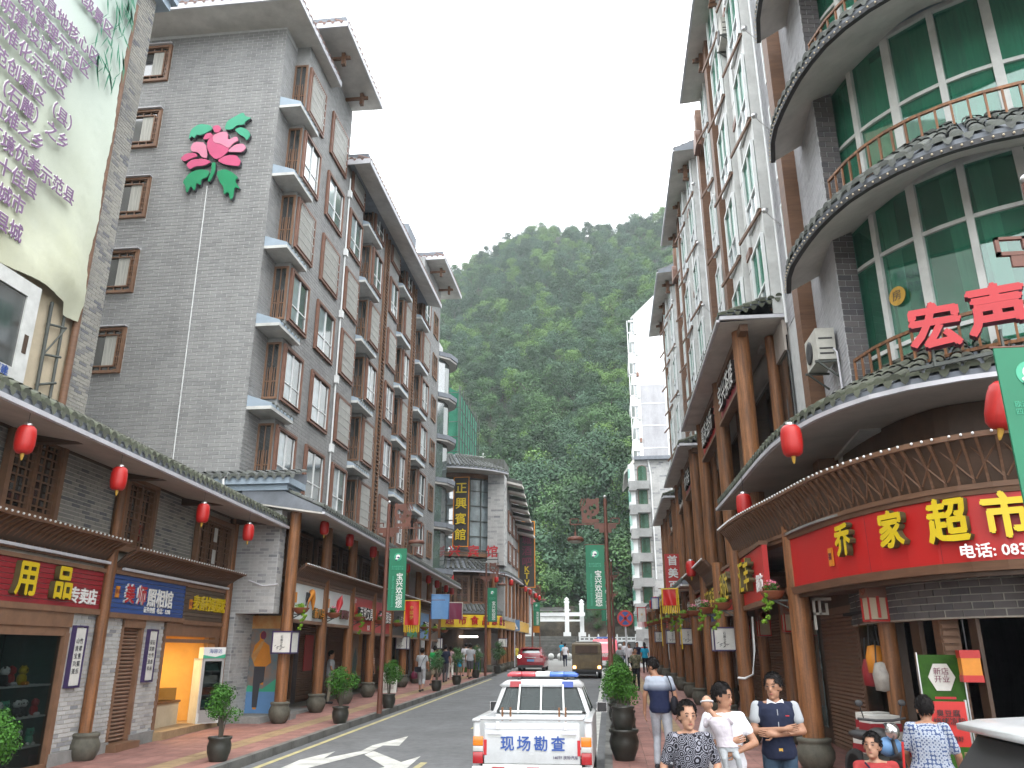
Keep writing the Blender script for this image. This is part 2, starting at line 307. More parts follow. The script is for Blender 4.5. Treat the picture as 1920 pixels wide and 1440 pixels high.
# ---------------------------------------------------------------- bricks: real courses, the first ones single parts, the rest one stuff part
def bricks(parent, Mx, u0, u1, z0, z1, bw, bh, matname, gap=.012, holes=(), singles=300, depth=.012, near=None, name='brick', only_stuff=False):
    """Mx maps (u, -out, z) to the parent's space"""
    rows = int((z1 - z0) / bh); items = []
    for r in range(rows):
        za, zb = z0 + r * bh + gap / 2, z0 + (r + 1) * bh - gap / 2; off = (r % 2) * bw / 2; u = u0 - off
        hs = [(h[0], h[1]) for h in holes if h[2] < zb and h[3] > za]
        while u < u1:
            a, b = max(u + gap / 2, u0), min(u + bw - gap / 2, u1); segs = [(a, b)]
            for h0, h1 in hs:
                ns = []
                for (p, q) in segs:
                    if h1 <= p or h0 >= q: ns.append((p, q))
                    else:
                        if h0 - p > .03: ns.append((p, h0))
                        if q - h1 > .03: ns.append((h1, q))
                segs = ns
            items += [(p, q, za, zb) for p, q in segs if q - p > .03]; u += bw
    full = bw - gap - 1e-4
    cand = [i for i, t in enumerate(items) if t[1] - t[0] > full]
    if near: cand.sort(key=lambda i: (items[i][0] - near[0]) ** 2 + (items[i][2] - near[1]) ** 2)
    n1 = 0 if only_stuff else singles; chosen = set(cand[:n1]); stuff = MB(Mx); single = None
    jit = random.Random(3)
    for i, (a, b, c, d) in enumerate(items):
        if i in chosen:
            if single is None:
                single = MB().box(0, bw - gap, -depth, 0, 0, bh - gap).mesh(name, matname)
            o = link(name, single, parent); p = Mx @ Vector((a, 0, c)); o.location = p; o.rotation_euler = Mx.to_euler()
        else:
            dd = depth + jit.uniform(-.002, .003)
            stuff.add([(a, -dd, c), (b, -dd, c), (b, -dd, d), (a, -dd, d), (a, 0, c), (b, 0, c), (b, 0, d), (a, 0, d)], [(0, 1, 2, 3), (0, 3, 7, 4), (1, 5, 6, 2), (3, 2, 6, 7), (0, 4, 5, 1)])
    if stuff.f:
        o = part('brick_courses' if name == 'brick' else name + '_courses', stuff, matname, parent); o['kind'] = 'stuff'
# ================================================================= the ground, the road, the pavements
def plane_strip(name, m, x0, x1, y0, y1, dz, poly=None, kind='structure'):
    mb = MB(); pts = poly or [(x0, y0), (x1, y0), (x1, y1), (x0, y1)]
    mb.add([(x, y, gz(y) + dz) for x, y in pts], [tuple(range(len(pts)))]); return struct(name, mb, m, kind=kind)
g = MB(); g.add([(-700, -400, gz(-60) - .02), (700, -400, gz(-60) - .02), (700, -60, gz(-60) - .02), (-700, -60, gz(-60) - .02), (700, 112, gz(112) - .02), (-700, 112, gz(112) - .02)], [(0, 1, 2, 3), (3, 2, 4, 5)])
struct('ground', g, 'earth')
plane_strip('road', 'asphalt', -6.75, .0, -60, 78, .0)
plane_strip('side_road', 'asphalt', 0.003, 40, -8, 8.3, .0)
plane_strip('plaza', 'concrete', -20, 9, 56, 84, .008)
plane_strip('road_marking', 'road_white', -.50, -.33, -60, 62, .006); plane_strip('road_marking', 'road_yellow', -6.52, -6.40, -60, 46, .006)
for i, (a, b) in enumerate([(12.2, 16.3), (22, 26), (32, 36), (42, 46)]):
    plane_strip('road_marking', 'road_yellow', -3.62, -3.49, a, b, .006)
plane_strip('road_marking', 'road_white', 0, 0, 0, 0, .006, [(-5.98, 14.6), (-5.72, 14.6), (-4.98, 17.5), (-4.98, 18.6), (-4.62, 18.6), (-4.83, 20.3), (-5.22, 18.6), (-5.20, 17.7), (-5.62, 16.6), (-5.72, 17.6), (-6.02, 16.4)])
plane_strip('road_marking', 'road_white', 0, 0, 0, 0, .0065, [(-4.98, 17.2), (-4.15, 15.7), (-4.30, 15.3), (-3.70, 15.3), (-3.80, 17.1), (-4.0, 16.3), (-4.95, 17.75)])
plane_strip('road_marking', 'road_white', 0, 0, 0, 0, .006, [(-2.5, 44.2), (-2.1, 44.2), (-2.1, 47.2), (-1.7, 47.2), (-2.3, 50.8), (-2.9, 47.2), (-2.5, 47.2)])
for i in range(9): plane_strip('road_marking', 'road_white', -6.3 + i * .72, -5.9 + i * .72, 53.2, 57.5, .0075)
def pavement(name, x0, x1, y0, y1):
    mb = MB(); z = .112
    mb.add([(x0, y0, gz(y0)), (x1, y0, gz(y0)), (x1, y1, gz(y1)), (x0, y1, gz(y1)), (x0, y0, gz(y0) + z), (x1, y0, gz(y0) + z), (x1, y1, gz(y1) + z), (x0, y1, gz(y1) + z)],
           [(4, 5, 6, 7), (0, 1, 5, 4), (1, 2, 6, 5), (2, 3, 7, 6), (3, 0, 4, 7)])
    return struct(name, mb, 'mortar_dark')
def pavers(root, x0, x1, y0, y1, w, l, m, single_max, ysingle=12.):
    single = MB().hexa([(0, 0, 0), (w - .008, 0, 0), (w - .008, l - .008, SLOPE * l), (0, l - .008, SLOPE * l), (0, 0, .018), (w - .008, 0, .018), (w - .008, l - .008, .018 + SLOPE * l), (0, l - .008, .018 + SLOPE * l)]).mesh('paving_tile', m)
    n = 0; st = MB(); nx = max(1, round((x1 - x0) / w)); rr = random.Random(int(x0 * 100)); y = y0; row = 0
    while y < y1:
        for i in range(nx):
            x = x0 + i * w; j = rr.uniform(-.0015, .0015)
            if y >= ysingle and n < single_max: o = link('paving_tile', single, root); o.location = (x, y, gz(y) + .112 + j); n += 1
            else:
                a = gz(y) + .13 + j; b = a + SLOPE * l; st.add([(x, y, a), (x + w - .008, y, a), (x + w - .008, y + l - .008, b), (x, y + l - .008, b)], [(0, 1, 2, 3)])
        y += l; row += 1
    if st.f: part('paving_tiles', st, m, root, kind='stuff')
lp = pavement('pavement', -12.2, -6.95, -30, 51); rp = pavement('pavement', -.02, 9.5, 8.6, 60)
pavers(lp, -9.80, -8.0, 4, 50.5, .3, .3, 'paving_red', 130, 15); pavers(lp, -8.0, -7.55, 4, 50.5, .225, .3, 'paving_tan', 50, 15); pavers(lp, -7.55, -6.95, 4, 50.5, .3, .3, 'paving_red', 110, 15)
pavers(rp, -.02, 1.18, 8.6, 59.5, .3, .3, 'paving_red', 120, 12.5); pavers(rp, 1.18, 1.63, 8.6, 59.5, .225, .3, 'paving_tan', 60, 12.5); pavers(rp, 1.63, 5.23, 8.6, 59.5, .3, .3, 'paving_red', 120, 12.5)
def kerbs(root, x, y0, y1, single_from):
    me = MB().hexa([(0, 0, -.1), (.14, 0, -.1), (.14, .985, -.1 + SLOPE), (0, .985, -.1 + SLOPE), (0, 0, .138), (.14, 0, .138), (.14, .985, .138 + SLOPE), (0, .985, .138 + SLOPE)]).mesh('kerb_stone', 'kerb')
    y = y0
    while y < y1: o = link('kerb_stone', me, root); o.location = (x, y, gz(y)); y += 1
kerbs(lp, -6.95, 4, 51, 10); kerbs(rp, -.16, 8.6, 60, 10)
# steps of grey stone in front of the low row on the left
mb = MB(); mb.hexa([(-13, 21.4, .3), (-8.95, 21.4, .3), (-8.95, 26, .3), (-13, 26, .3), (-13, 21.4, wz(21.4) + .16), (-9.02, 21.4, wz(21.4) + .16), (-9.02, 26, wz(26) + .02), (-13, 26, wz(26) + .02)])
struct('stone_step', mb, 'concrete')

# ================================================================= end of the street: steps, rock face, retaining wall, mountain
st = MB(); top = MB()
ZA = gz(84)
stairs = thing('stone_staircase', 'wide grey stone staircase climbing to the white memorial arch', 'staircase', (-8.3, 84, ZA))
for i in range(15):
    part('step', MB().box(-5, 4.8, i * .38, 7.4, i * .15, (i + 1) * .15), 'stone_wall', stairs)
ter = MB().box(-30, 12, 91.3, 101, 1, ZA + 2.25); struct('terrace', ter, 'stone_wall')
def blob_rock(name, x0, x1, y0, z0, z1, seed, nx=46, nz=20, slope=.35, amp=1.3, label=None):
    from mathutils import noise
    vs = []; fs = []
    for j in range(nz + 1):
        for i in range(nx + 1):
            x = x0 + (x1 - x0) * i / nx; t = j / nz; z = z0 + (z1 - z0) * t
            n = noise.fractal(Vector((x * .22, seed, z * .3)), 1, 2, 6); r = abs(noise.noise(Vector((x * .5, z * .2, seed + 4))))
            vs.append((x, y0 + (z - z0) * slope - n * amp - r * .9, z + n * .3))
    for j in range(nz):
        for i in range(nx): a = j * (nx + 1) + i; fs.append((a, a + 1, a + nx + 2, a + nx + 1))
    mb = MB(); mb.add(vs, fs, True); return struct(name, mb, 'rock')
blob_rock('cliff', -45, 35, 101, ZA + 1.5, 7.6, 2.)
HN = 90
def hill_h(x, y):
    from mathutils import noise
    # az profile of the ridge rises from the left to the right, like the skyline
    t = max(0., (y - 103) / 215.); az = math.degrees(math.atan2(x, max(y, 1)))
    el = 26.9 + (az + 11.7) * .30 if az < -4.5 else 29.1 + (az + 4.5) * .08
    el = max(12, min(34, el)) + .1
    H1 = 318 * math.tan(rad(el)); n = noise.fractal(Vector((x * .012, y * .012, 3)), 1, 2, 4)
    base = 6.3 + (H1 - 6) * (t ** 1.04) * (1 if t <= 1 else 1) if t <= 1 else 6.3 + (H1 - 6) + (t - 1) * 20
    g2 = noise.noise(Vector((x * .03 + y * .008, y * .01, 8)))
    return base + (n * 5 + g2 * 6) * min(1, t * 4)
vs = []; fs = []; XS = [(-420 + 840 * i / HN) for i in range(HN + 1)]; YS = [104 + 330 * (j / 60) for j in range(61)]
for y in YS:
    for x in XS: vs.append((x, y, hill_h(x, y) - 1.2))
for j in range(60):
    for i in range(HN): a = j * (HN + 1) + i; fs.append((a, a + 1, a + HN + 2, a + HN + 1))
mb = MB(); mb.add(vs, fs, True); struct('mountain', mb, 'forest_floor')
# ================================================================= trees
def crown_mesh(name, matname, seed, r=3.2, hh=4.2, n=900, leaf=.42, lobes=16, base=2.2):
    """clumps of small leaf faces spread over several lobes, open between them"""
    rr = random.Random(seed); vs = []; fs = []; L = []
    for k in range(lobes):
        a = rr.uniform(0, 2 * PI); t = rr.random() ** .6; z = rr.uniform(.0, 1.); q = r * t * (1 - abs(z - .38) * .95) * .82
        L.append((q * math.cos(a), q * math.sin(a), base + z * hh, r * rr.uniform(.26, .46)))
    for i in range(n):
        x, y, z, q = rr.choice(L); d = Vector((rr.gauss(0, 1), rr.gauss(0, 1), rr.gauss(0, .75) + .25)).normalized(); rad_ = q * rr.uniform(.65, 1.08)
        c = Vector((x, y, z)) + d * rad_; nrm = (d + Vector((rr.uniform(-.6, .6), rr.uniform(-.6, .6), rr.uniform(-.1, .9)))).normalized()
        u = nrm.orthogonal().normalized(); w = nrm.cross(u); s = leaf * rr.uniform(.55, 1.25); a = rr.uniform(0, 6.28); u, w = u * math.cos(a) + w * math.sin(a), w * math.cos(a) - u * math.sin(a)
        o = len(vs); vs += [c - u * s * .5, c + w * s * .34 + u * s * .1, c + u * s * .55 + nrm * -.1 * s, c - w * s * .34 + u * .05 * s]; fs.append((o, o + 1, o + 2, o + 3))
    me = bpy.data.meshes.new(name); me.from_pydata([tuple(v) for v in vs], [], fs); me.materials.append(M[matname]); me.update(); return me
def trunk_mesh(name, seed, h=5., r=.16, br=5):
    rr = random.Random(seed); mb = MB(); pts = [(0, 0, -1.2)]; x = y = 0
    for i in range(1, 5): x += rr.uniform(-.2, .2); y += rr.uniform(-.2, .2); pts.append((x, y, h * i / 4))
    mb.tube(pts, [r * 1.3, r, r * .8, r * .6, r * .3], 7)
    for b in range(br):
        k = rr.randint(1, 3); a = rr.uniform(0, 6.28); p = Vector(pts[k]); q = p + Vector((math.cos(a) * 1.6, math.sin(a) * 1.6, 1.3)); mb.tube([p, (p + q) / 2 + Vector((0, 0, .2)), q], [r * .5, r * .35, r * .15], 5)
    return mb.mesh(name, 'bark')
KIND = [('leaf_mid', 'mid green round'), ('leaf_blue', 'bluish green spreading'), ('leaf_light', 'bright yellowish green'), ('leaf_dark', 'dark green dense')]
CR = [crown_mesh('crown', KIND[i % 4][0], 20 + i, [3.1, 3.4, 2.9, 2.8][i % 4], [4.4, 3.8, 4.6, 5.4][i % 4], 3000, .27, 20) for i in range(8)]
TR = [trunk_mesh('trunk', 40 + i) for i in range(4)]
protos = []
for i in range(8):
    # far trees: crown and trunk in one prototype mesh, used by the mountain wood
    a, b = CR[i], TR[i % 4]; bm = bmesh.new(); bm.from_mesh(a); n0 = len(bm.faces); bm.from_mesh(b)
    bm.faces.ensure_lookup_table()
    for f in bm.faces[n0:]: f.material_index = 1
    me = bpy.data.meshes.new('wood_tree'); bm.to_mesh(me); bm.free(); me.materials.append(a.materials[0]); me.materials.append(M['bark'])
    protos.append(bpy.data.objects.new('wood_tree_source', me))
def forest(name, pts, label):
    """one stuff object: points on the slope carry the trees"""
    me = bpy.data.meshes.new(name); me.from_pydata([p[0] for p in pts], [], []); o = bpy.data.objects.new(name, me); C.objects.link(o)
    for an, ty, k in (('idx', 'INT', 1), ('rz', 'FLOAT', 2), ('sc', 'FLOAT', 3)):
        at = me.attributes.new(an, ty, 'POINT'); at.data.foreach_set('value', [p[k] for p in pts])
    ng = bpy.data.node_groups.new('wood', 'GeometryNodeTree'); ng.interface.new_socket('Geometry', in_out='INPUT', socket_type='NodeSocketGeometry'); ng.interface.new_socket('Geometry', in_out='OUTPUT', socket_type='NodeSocketGeometry')
    N = ng.nodes; L = ng.links; gi = N.new('NodeGroupInput'); go = N.new('NodeGroupOutput'); jn = N.new('GeometryNodeJoinGeometry')
    def attr(n, t): a = N.new('GeometryNodeInputNamedAttribute'); a.data_type = t; a.inputs[0].default_value = n; return a.outputs[0]
    ai, ar, as_ = attr('idx', 'INT'), attr('rz', 'FLOAT'), attr('sc', 'FLOAT'); cx = N.new('ShaderNodeCombineXYZ'); L.new(ar, cx.inputs[2])
    for k, pr in enumerate(protos):
        oi = N.new('GeometryNodeObjectInfo'); oi.inputs['Object'].default_value = pr; oi.inputs['As Instance'].default_value = True
        ip = N.new('GeometryNodeInstanceOnPoints'); cmp = N.new('FunctionNodeCompare'); cmp.data_type = 'INT'; cmp.operation = 'EQUAL'; cmp.inputs[3].default_value = k
        L.new(ai, cmp.inputs[2]); L.new(gi.outputs[0], ip.inputs['Points']); L.new(cmp.outputs[0], ip.inputs['Selection']); L.new(oi.outputs['Geometry'], ip.inputs['Instance'])
        L.new(cx.outputs[0], ip.inputs['Rotation']); L.new(as_, ip.inputs['Scale']); L.new(ip.outputs[0], jn.inputs[0])
    L.new(jn.outputs[0], go.inputs[0]); md = o.modifiers.new('wood', 'NODES'); md.node_group = ng
    o['kind'] = 'stuff'; o['label'] = label; return o
rr = random.Random(5); pts = []; near = []
from mathutils import noise as mnoise
y = 105.
while y < 345:
    step = 3.1 + (y - 104) * .007; x = -420.
    while x < 420:
        az = math.degrees(math.atan2(x, y)); dense = -20 < az < 12
        st_ = step if dense else step * 2.6
        px, py = x + rr.uniform(-.7, .7) * st_, y + rr.uniform(-.6, .6) * step; az = math.degrees(math.atan2(px, py))
        nz = mnoise.noise(Vector((px * .05, py * .05, 0))); c = rr.random() + nz * .5
        kind = 2 if c < .18 else (3 if c < .45 else (1 if c < .8 else 0)); sc = rr.uniform(.7, 1.45) * (1.25 if py < 140 else 1.)
        p = ((px, py, hill_h(px, py) - 1.5 - sc * 1.2), kind + 4 * rr.randint(0, 1), rr.uniform(0, 6.28), sc if dense else sc * 1.8)
        if -13.5 < az < 6.5 and py < 128: near.append(p)
        else: pts.append(p)
        x += st_
    y += step
forest('mountain_forest', pts, 'dense green wood covering the steep mountain behind the street')
near.sort(key=lambda p: p[0][1]); solo = near[:120]; pts2 = near[120:]
if pts2: forest('lower_forest', pts2, 'dense green trees on the lower slope above the rock face')
mid = -4.
for r in range(0, 120, 20): solo[r:r + 20] = sorted(solo[r:r + 20], key=lambda p: p[0][0] / p[0][1])
for i, p in enumerate(solo):
    t = thing('forest_tree', '%s tree, %s from the left in the %s row above the rock' % (KIND[p[1] % 4][1], nth(i % 20), nth(i // 20)), 'tree', p[0], p[2], 'trees at the foot of the mountain')
    t.scale = (p[3],) * 3
    link('trunk', TR[p[1] % 4], t); link('crown', CR[p[1]], t)
rr = random.Random(31)
for i in range(16):
    x = -15 + i * 1.75 + rr.uniform(-.6, .6); z = rr.uniform(4.6, 7.4); k = (i * 3) % 8
    t = thing('cliff_bush', '%s bush hanging on the dark rock face, %s from the left' % (KIND[k % 4][1], nth(i)), 'bush', (x, 101.6 + (z - 3) * .25, z - 1.1), i * 1.3, 'bushes on the rock face behind the arch'); t.scale = (rr.uniform(.28, .5),) * 3
    link('crown', CR[k], t); link('trunk', TR[k % 4], t)
# utility poles on the slope
pole = None
for i, (px, py, hh) in enumerate([(-16.5, 121, 8.5), (-7.4, 118, 6.5), (-3.3, 117, 6), (8.2, 121, 7), (-21, 137, 7)]):
    z = hill_h(px, py) + 3.0
    t = thing('utility_pole', 'pale concrete utility pole among the trees, ' + ['the tallest one left of the green banner', 'above the arch posts', 'right of the one above the arch', 'near the white apartment block', 'the highest one up the slope'][i], 'pole', (px, py, z), 0, 'utility poles on the wooded slope')
    part('pole', MB().tube([(0, 0, -5), (0, 0, hh * .6)], [.14, .10], 8), 'white_dirty', t)
    part('crossarm', MB().box(-.8, .8, -.06, .06, hh * .5, hh * .5 + .1), 'white_dirty', t)
w = MB()
for a, b in (((-16.5, 121, hill_h(-16.5, 121) + 7.3), (-3.3, 117, hill_h(-3.3, 117) + 6.3)), ((-3.3, 117, hill_h(-3.3, 117) + 6.3), (8.2, 121, hill_h(8.2, 121) + 6.9))):
    a, b = Vector(a), Vector(b); w.tube([a.lerp(b, t / 8) - Vector((0, 0, 1.2 * math.sin(PI * t / 8))) for t in range(9)], .035, 4)
tag(link('power_cable', w.mesh('power_cable', 'rubber')), 'thin black cable strung between the poles on the slope', 'cable')
# ---------------------------------------------------------------- memorial arch and balustrade
ar = thing('memorial_arch', 'white stone memorial arch with tall round pillars at the top of the stairs', 'arch', (-7.6, 97, ZA + 2.25))
for i, (x, y, h) in enumerate([(-2.2, .9, 3.0), (2.8, 0, 3.8), (4.5, .9, 3.6), (-5.4, 0, 3.5)]):
    part('pillar', MB().box(x - .24, x + .24, y - .24, y + .24, -.4, h), 'white', ar); part('pillar_cap', MB().lathe([(.3, h), (.34, h + .15), (.2, h + .3), (.3, h + .45), (.0, h + .7)], (x, y, 0), 10), 'white', ar)
    part('pillar_base', MB().box(x - .42, x + .42, y - .42, y + .42, -.4, .55), 'white', ar)
for z0, z1, x0, x1 in ((2.35, 2.75, -5.4, 4.9), (1.75, 1.95, -5.2, 4.4), (2.95, 3.12, -4.2, 3.2)): part('lintel', MB().box(x0, x1, -.2, .25, z0, z1), 'white', ar)
part('carved_panel', MB().box(-2.0, 2.5, -.1, .2, 1.95, 2.35), 'white_dirty', ar)
part('eave', MB().prism([(-5.0, 3.13), (-4.4, 3.3), (2.2, 3.3), (2.5, 3.13)], -.5, .5), 'roof_tile', ar)
bl = thing('balustrade', 'white stone balustrade along the top of the grey retaining wall', 'balustrade', (2.2, 86.6, ZA + 1.55))
for i in range(12):
    x = -5.2 + i * .95
    part('baluster_post', MB().box(x - .09, x + .09, -.09, .09, 0, .72).box(x - .06, x + .06, -.06, .06, .72, .85), 'white', bl)
    part('baluster_panel', MB().box(x + .1, x + .85, -.045, .045, .1, .3).box(x + .1, x + .85, -.045, .045, .45, .55).box(x + .4, x + .52, -.04, .04, .3, .45), 'white', bl)
rw = MB().box(3.02 - 6, 14, 86.5, 91, 1.2, ZA + 1.55); rwo = struct('retaining_wall', rw, 'stone_wall')
sb = thing('blue_direction_sign', 'blue rectangular street sign hanging on the far white balustrade', 'sign', (-.15, 86.35, ZA + 1.2))
part('board', MB().box(-.95, .95, -.04, .04, -.1, .55), 'sign_blue', sb); text('lettering', '宝兴县城', .36, 'letter_white', sb, (0, -.05, .22), kind='stuff')
for i in range(8):
    x = -8.9 + i * .85
    if -3.4 < x < -1.6: continue
    t = thing('stone_ball', '%s white stone bollard ball from the road\'s end at the stairs' % nth(i), 'bollard', (x, 79.5, gz(79.5)), 0, 'white ball bollards before the stairs')
    part('ball', MB().lathe([(.0, .1), (.2, .15), (.3, .35), (.2, .58), (0, .65)], n=12), 'white_dirty', t); part('base', MB().lathe([(.2, -.02), (.2, .12)], n=10), 'concrete', t)
# maroon roofed pavilion beside the hotel's far end
pv = thing('red_pavilion', 'small maroon tiled pavilion roof past the end of the hotel row', 'pavilion', (-10.3, 92, ZA + 2.0))
part('roof', MB().add([(-2.6, -2, 3.6), (2.6, -2, 3.6), (2.6, 2, 3.6), (-2.6, 2, 3.6), (-.8, 0, 5.6), (.8, 0, 5.6)], [(0, 1, 5, 4), (1, 2, 5), (2, 3, 4, 5), (3, 0, 4), (3, 2, 1, 0)]), 'roof_maroon', pv)
part('wall', MB().box(-2, 2, -1.6, 1.6, -1, 3.6), 'white_dirty', pv)
# ================================================================= shared building pieces
RZL = rad(90); RZR = rad(-90)
WIN = {}
def boxm(name, x0, x1, y0, y1, z0, z1, m): return (name, MB().box(x0, x1, y0, y1, z0, z1).mesh(name, m))
def frame_mb(w, h, t=.09, o0=-.02, o1=.09, x0=0, z0=0):
    mb = MB(); mb.box(x0, x0 + t, -o1, o0, z0, z0 + h).box(x0 + w - t, x0 + w, -o1, o0, z0, z0 + h).box(x0 + t, x0 + w - t, -o1, o0, z0, z0 + t).box(x0 + t, x0 + w - t, -o1, o0, z0 + h - t, z0 + h); return mb
def wkit(style, w, h):
    """list of (name, mesh, [children]) for a window whose lower left corner is the origin"""
    key = (style, w, h)
    if key in WIN: return WIN[key]
    rr = random.Random(int(w * 100 + h * 10) + len(style)); kids = []
    P = lambda n, mb, m: (n, mb.mesh(n, m))
    if style in ('slide', 'slide2'):
        fr = frame_mb(w, h, .065, -.02, .10)
        fr2 = frame_mb(w - .2, h - .2, .025, -.02, .12, .1, .1); fr.add(fr2.v, fr2.f)
        a, b = .14, w - .14; mid = (a + b) / 2; zt = .14 + (h - .28) * .34
        s = MB(); s.box(a, a + .04, -.07, -.0, .14, h - .14).box(b - .04, b, -.07, 0, .14, h - .14).box(mid - .03, mid + .03, -.07, 0, .14, h - .14).box(a + .04, mid - .03, -.065, 0, zt - .02, zt + .02).box(mid + .03, b - .04, -.065, 0, zt - .02, zt + .02).box(a + .04, b - .04, -.06, 0, .14, .18)
        kids.append(P('sash', s, 'white'))
        kids += [P('pane', MB().box(a + .04, mid - .03, -.035, -.02, .18, h - .14), 'glass_sky' if style == 'slide' else 'glass'), P('pane', MB().box(mid + .03, b - .04, -.045, -.03, .18, h - .14), 'glass')]
        if style == 'slide': kids.append(P('curtain_or_reflection', MB().box(mid + .05, b - .35, -.028, -.01, .2, h - .16), 'curtain_or_reflection'))
    elif style == 'grille':
        fr = frame_mb(w, h, .065, -.02, .10); fr2 = frame_mb(w - .2, h - .2, .025, -.02, .12, .1, .1); fr.add(fr2.v, fr2.f)
        kids.append(P('pane', MB().box(.14, w - .14, -.035, -.01, .14, h - .14), 'curtain_or_reflection'))
        s = MB(); n = int((w - .28) / .11)
        for i in range(1, n): x = .14 + (w - .28) * i / n; s.box(x - .012, x + .012, -.125, -.10, .14, h - .14)
        for i in range(1, 5): z = .14 + (h - .28) * i / 5; s.box(.14, w - .14, -.13, -.105, z - .014, z + .014)
        kids.append(P('security_grille', s, 'bars'))
    elif style == 'carved':
        fr = frame_mb(w, h, .09, -.02, .12); i = .17; fr2 = frame_mb(w - 2 * i - .1, h - 2 * i - .1, .04, -.02, .09, i + .05, i + .05); fr.add(fr2.v, fr2.f)
        s = MB()
        for k in range(7):
            z = .12 + (h - .24) * k / 6
            for x in (.09, w - .24): s.box(x, x + .15, -.08, -.05, z - .015, z + .015)
        for k in range(5):
            x = .12 + (w - .24) * k / 4
            for z in (.09, h - .24): s.box(x - .015, x + .015, -.08, -.05, z, z + .15)
        for x in (.14, w - .17): s.box(x, x + .02, -.085, -.05, .2, h - .2)
        kids.append(P('fretwork', s, 'wood_frame')); a = i + .09
        kids.append(P('pane', MB().box(.09, w - .09, -.03, -.01, .09, h - .09), 'glass_dark'))
        kids.append(P('curtain_or_reflection', MB().box(w * .5, w - a - .02, -.045, -.032, a, h - a), 'curtain_or_reflection')); kids.append(P('awning_strip', MB().box(-.02, w + .02, -.2, -.02, h + .02, h + .05), 'gutter'))
    elif style == 'narrow':
        fr = frame_mb(w, h, .07, -.02, .08); kids.append(P('pane', MB().box(.07, w - .07, -.04, -.01, .07, h - .07), 'glass_dark'))
        s = MB(); s.box(w / 2 - .015, w / 2 + .015, -.07, -.04, .07, h - .07).box(.07, w - .07, -.07, -.04, h * .3, h * .3 + .03)
        for k in range(1, 5): s.box(.07 + (w - .14) * k / 5 - .01, .07 + (w - .14) * k / 5 + .01, -.085, -.06, .07, h * .55)
        kids.append(P('grille', s, 'wood_frame'))
    elif style == 'lattice':      # tall double wooden lattice shutters
        fr = frame_mb(w, h, .11, -.02, .14); kids.append(P('pane', MB().box(.11, w - .11, -.03, -.01, .11, h - .11), 'glass_dark'))
        n = max(2, round(w / .62)); lw = (w - .22) / n
        for q in range(n):
            s = MB(); x0 = .11 + q * lw; fb = frame_mb(lw - .02, h - .24, .05, -.02, .10, x0 + .01, .12); s.add(fb.v, fb.f); xm = x0 + lw / 2
            for k in range(1, 9):
                z = .12 + (h - .24) * k / 9
                if k % 3: s.box(x0 + .06, x0 + lw - .06, -.085, -.06, z - .012, z + .012)
                else: s.box(x0 + .06, x0 + lw * .35, -.085, -.06, z - .012, z + .012).box(x0 + lw * .65, x0 + lw - .06, -.085, -.06, z - .012, z + .012)
            for k in (-1, 1): s.box(xm + k * lw * .16 - .012, xm + k * lw * .16 + .012, -.09, -.065, .16, h - .16)
            kids.append(P('lattice', s, 'wood_h'))
    elif style == 'green':        # white frame with green panes
        fr = frame_mb(w, h, .07, -.02, .10); zt = h * .36; mid = w / 2
        s = MB().box(mid - .03, mid + .03, -.08, -.0, .07, h - .07).box(.07, w - .07, -.085, 0, zt - .03, zt + .03); kids.append(P('mullion', s, 'white'))
        for x0, x1 in ((.07, mid - .03), (mid + .03, w - .07)):
            kids.append(P('pane', MB().box(x0, x1, -.04, -.02, zt + .03, h - .07), 'glass_green')); kids.append(P('pane', MB().box(x0, x1, -.04, -.02, .07, zt - .03), 'glass_sky'))
    elif style == 'plain':
        fr = frame_mb(w, h, .06, -.02, .07); kids.append(P('pane', MB().box(.06, w - .06, -.03, -.01, .06, h - .06), 'glass_dark')); kids.append(P('mullion', MB().box(w / 2 - .02, w / 2 + .02, -.06, -.03, .06, h - .06), 'white'))
    fm = fr.mesh('window', {'green': 'white', 'plain': 'white', 'grille': 'frame_red', 'slide': 'frame_red', 'slide2': 'frame_red'}.get(style, 'wood_frame'))
    WIN[key] = (fm, kids); return WIN[key]
def window(parent, style, w, h, loc, rz):
    fm, kids = wkit(style, w, h); o = link('window', fm, parent, loc, rz)
    for n, me in kids: link(n, me, o)
    return o
# ---------------------------------------------------------------- tiled eaves: round ridges, drip ends, soffit, gutter
def tile_piece(length, rise, r=.095, m='roof_tile'):
    """one row of overlapping round tiles running back from the eave"""
    mb = MB(); n = max(1, int(length / .32)); seg = 6
    for k in range(n):
        y0 = k * length / n; y1 = (k + 1) * length / n; z0 = rise * k / n; z1 = rise * (k + 1) / n; a = []; b = []
        for i in range(seg + 1):
            t = PI * i / seg; a.append((r * 1.08 * math.cos(t), y0, z0 + r * 1.08 * math.sin(t) + .012)); b.append((r * .9 * math.cos(t), y1, z1 + r * .9 * math.sin(t)))
        mb.add(a + b, [(i, i + 1, seg + 2 + i, seg + 1 + i) for i in range(seg)])
        if k == 0: mb.add(a, [tuple(range(seg + 1))])
    mb.add([(-.11, .0, .0), (-.04, -.015, .02), (.0, -.015, -.10)][:0] or [(0.07, -.01, .03), (.23, -.01, .03), (.20, -.02, -.05), (.15, -.025, -.10), (.10, -.02, -.05)], [(0, 1, 2, 3, 4)])
    return mb.mesh('roof_tile', m)
TP = {}
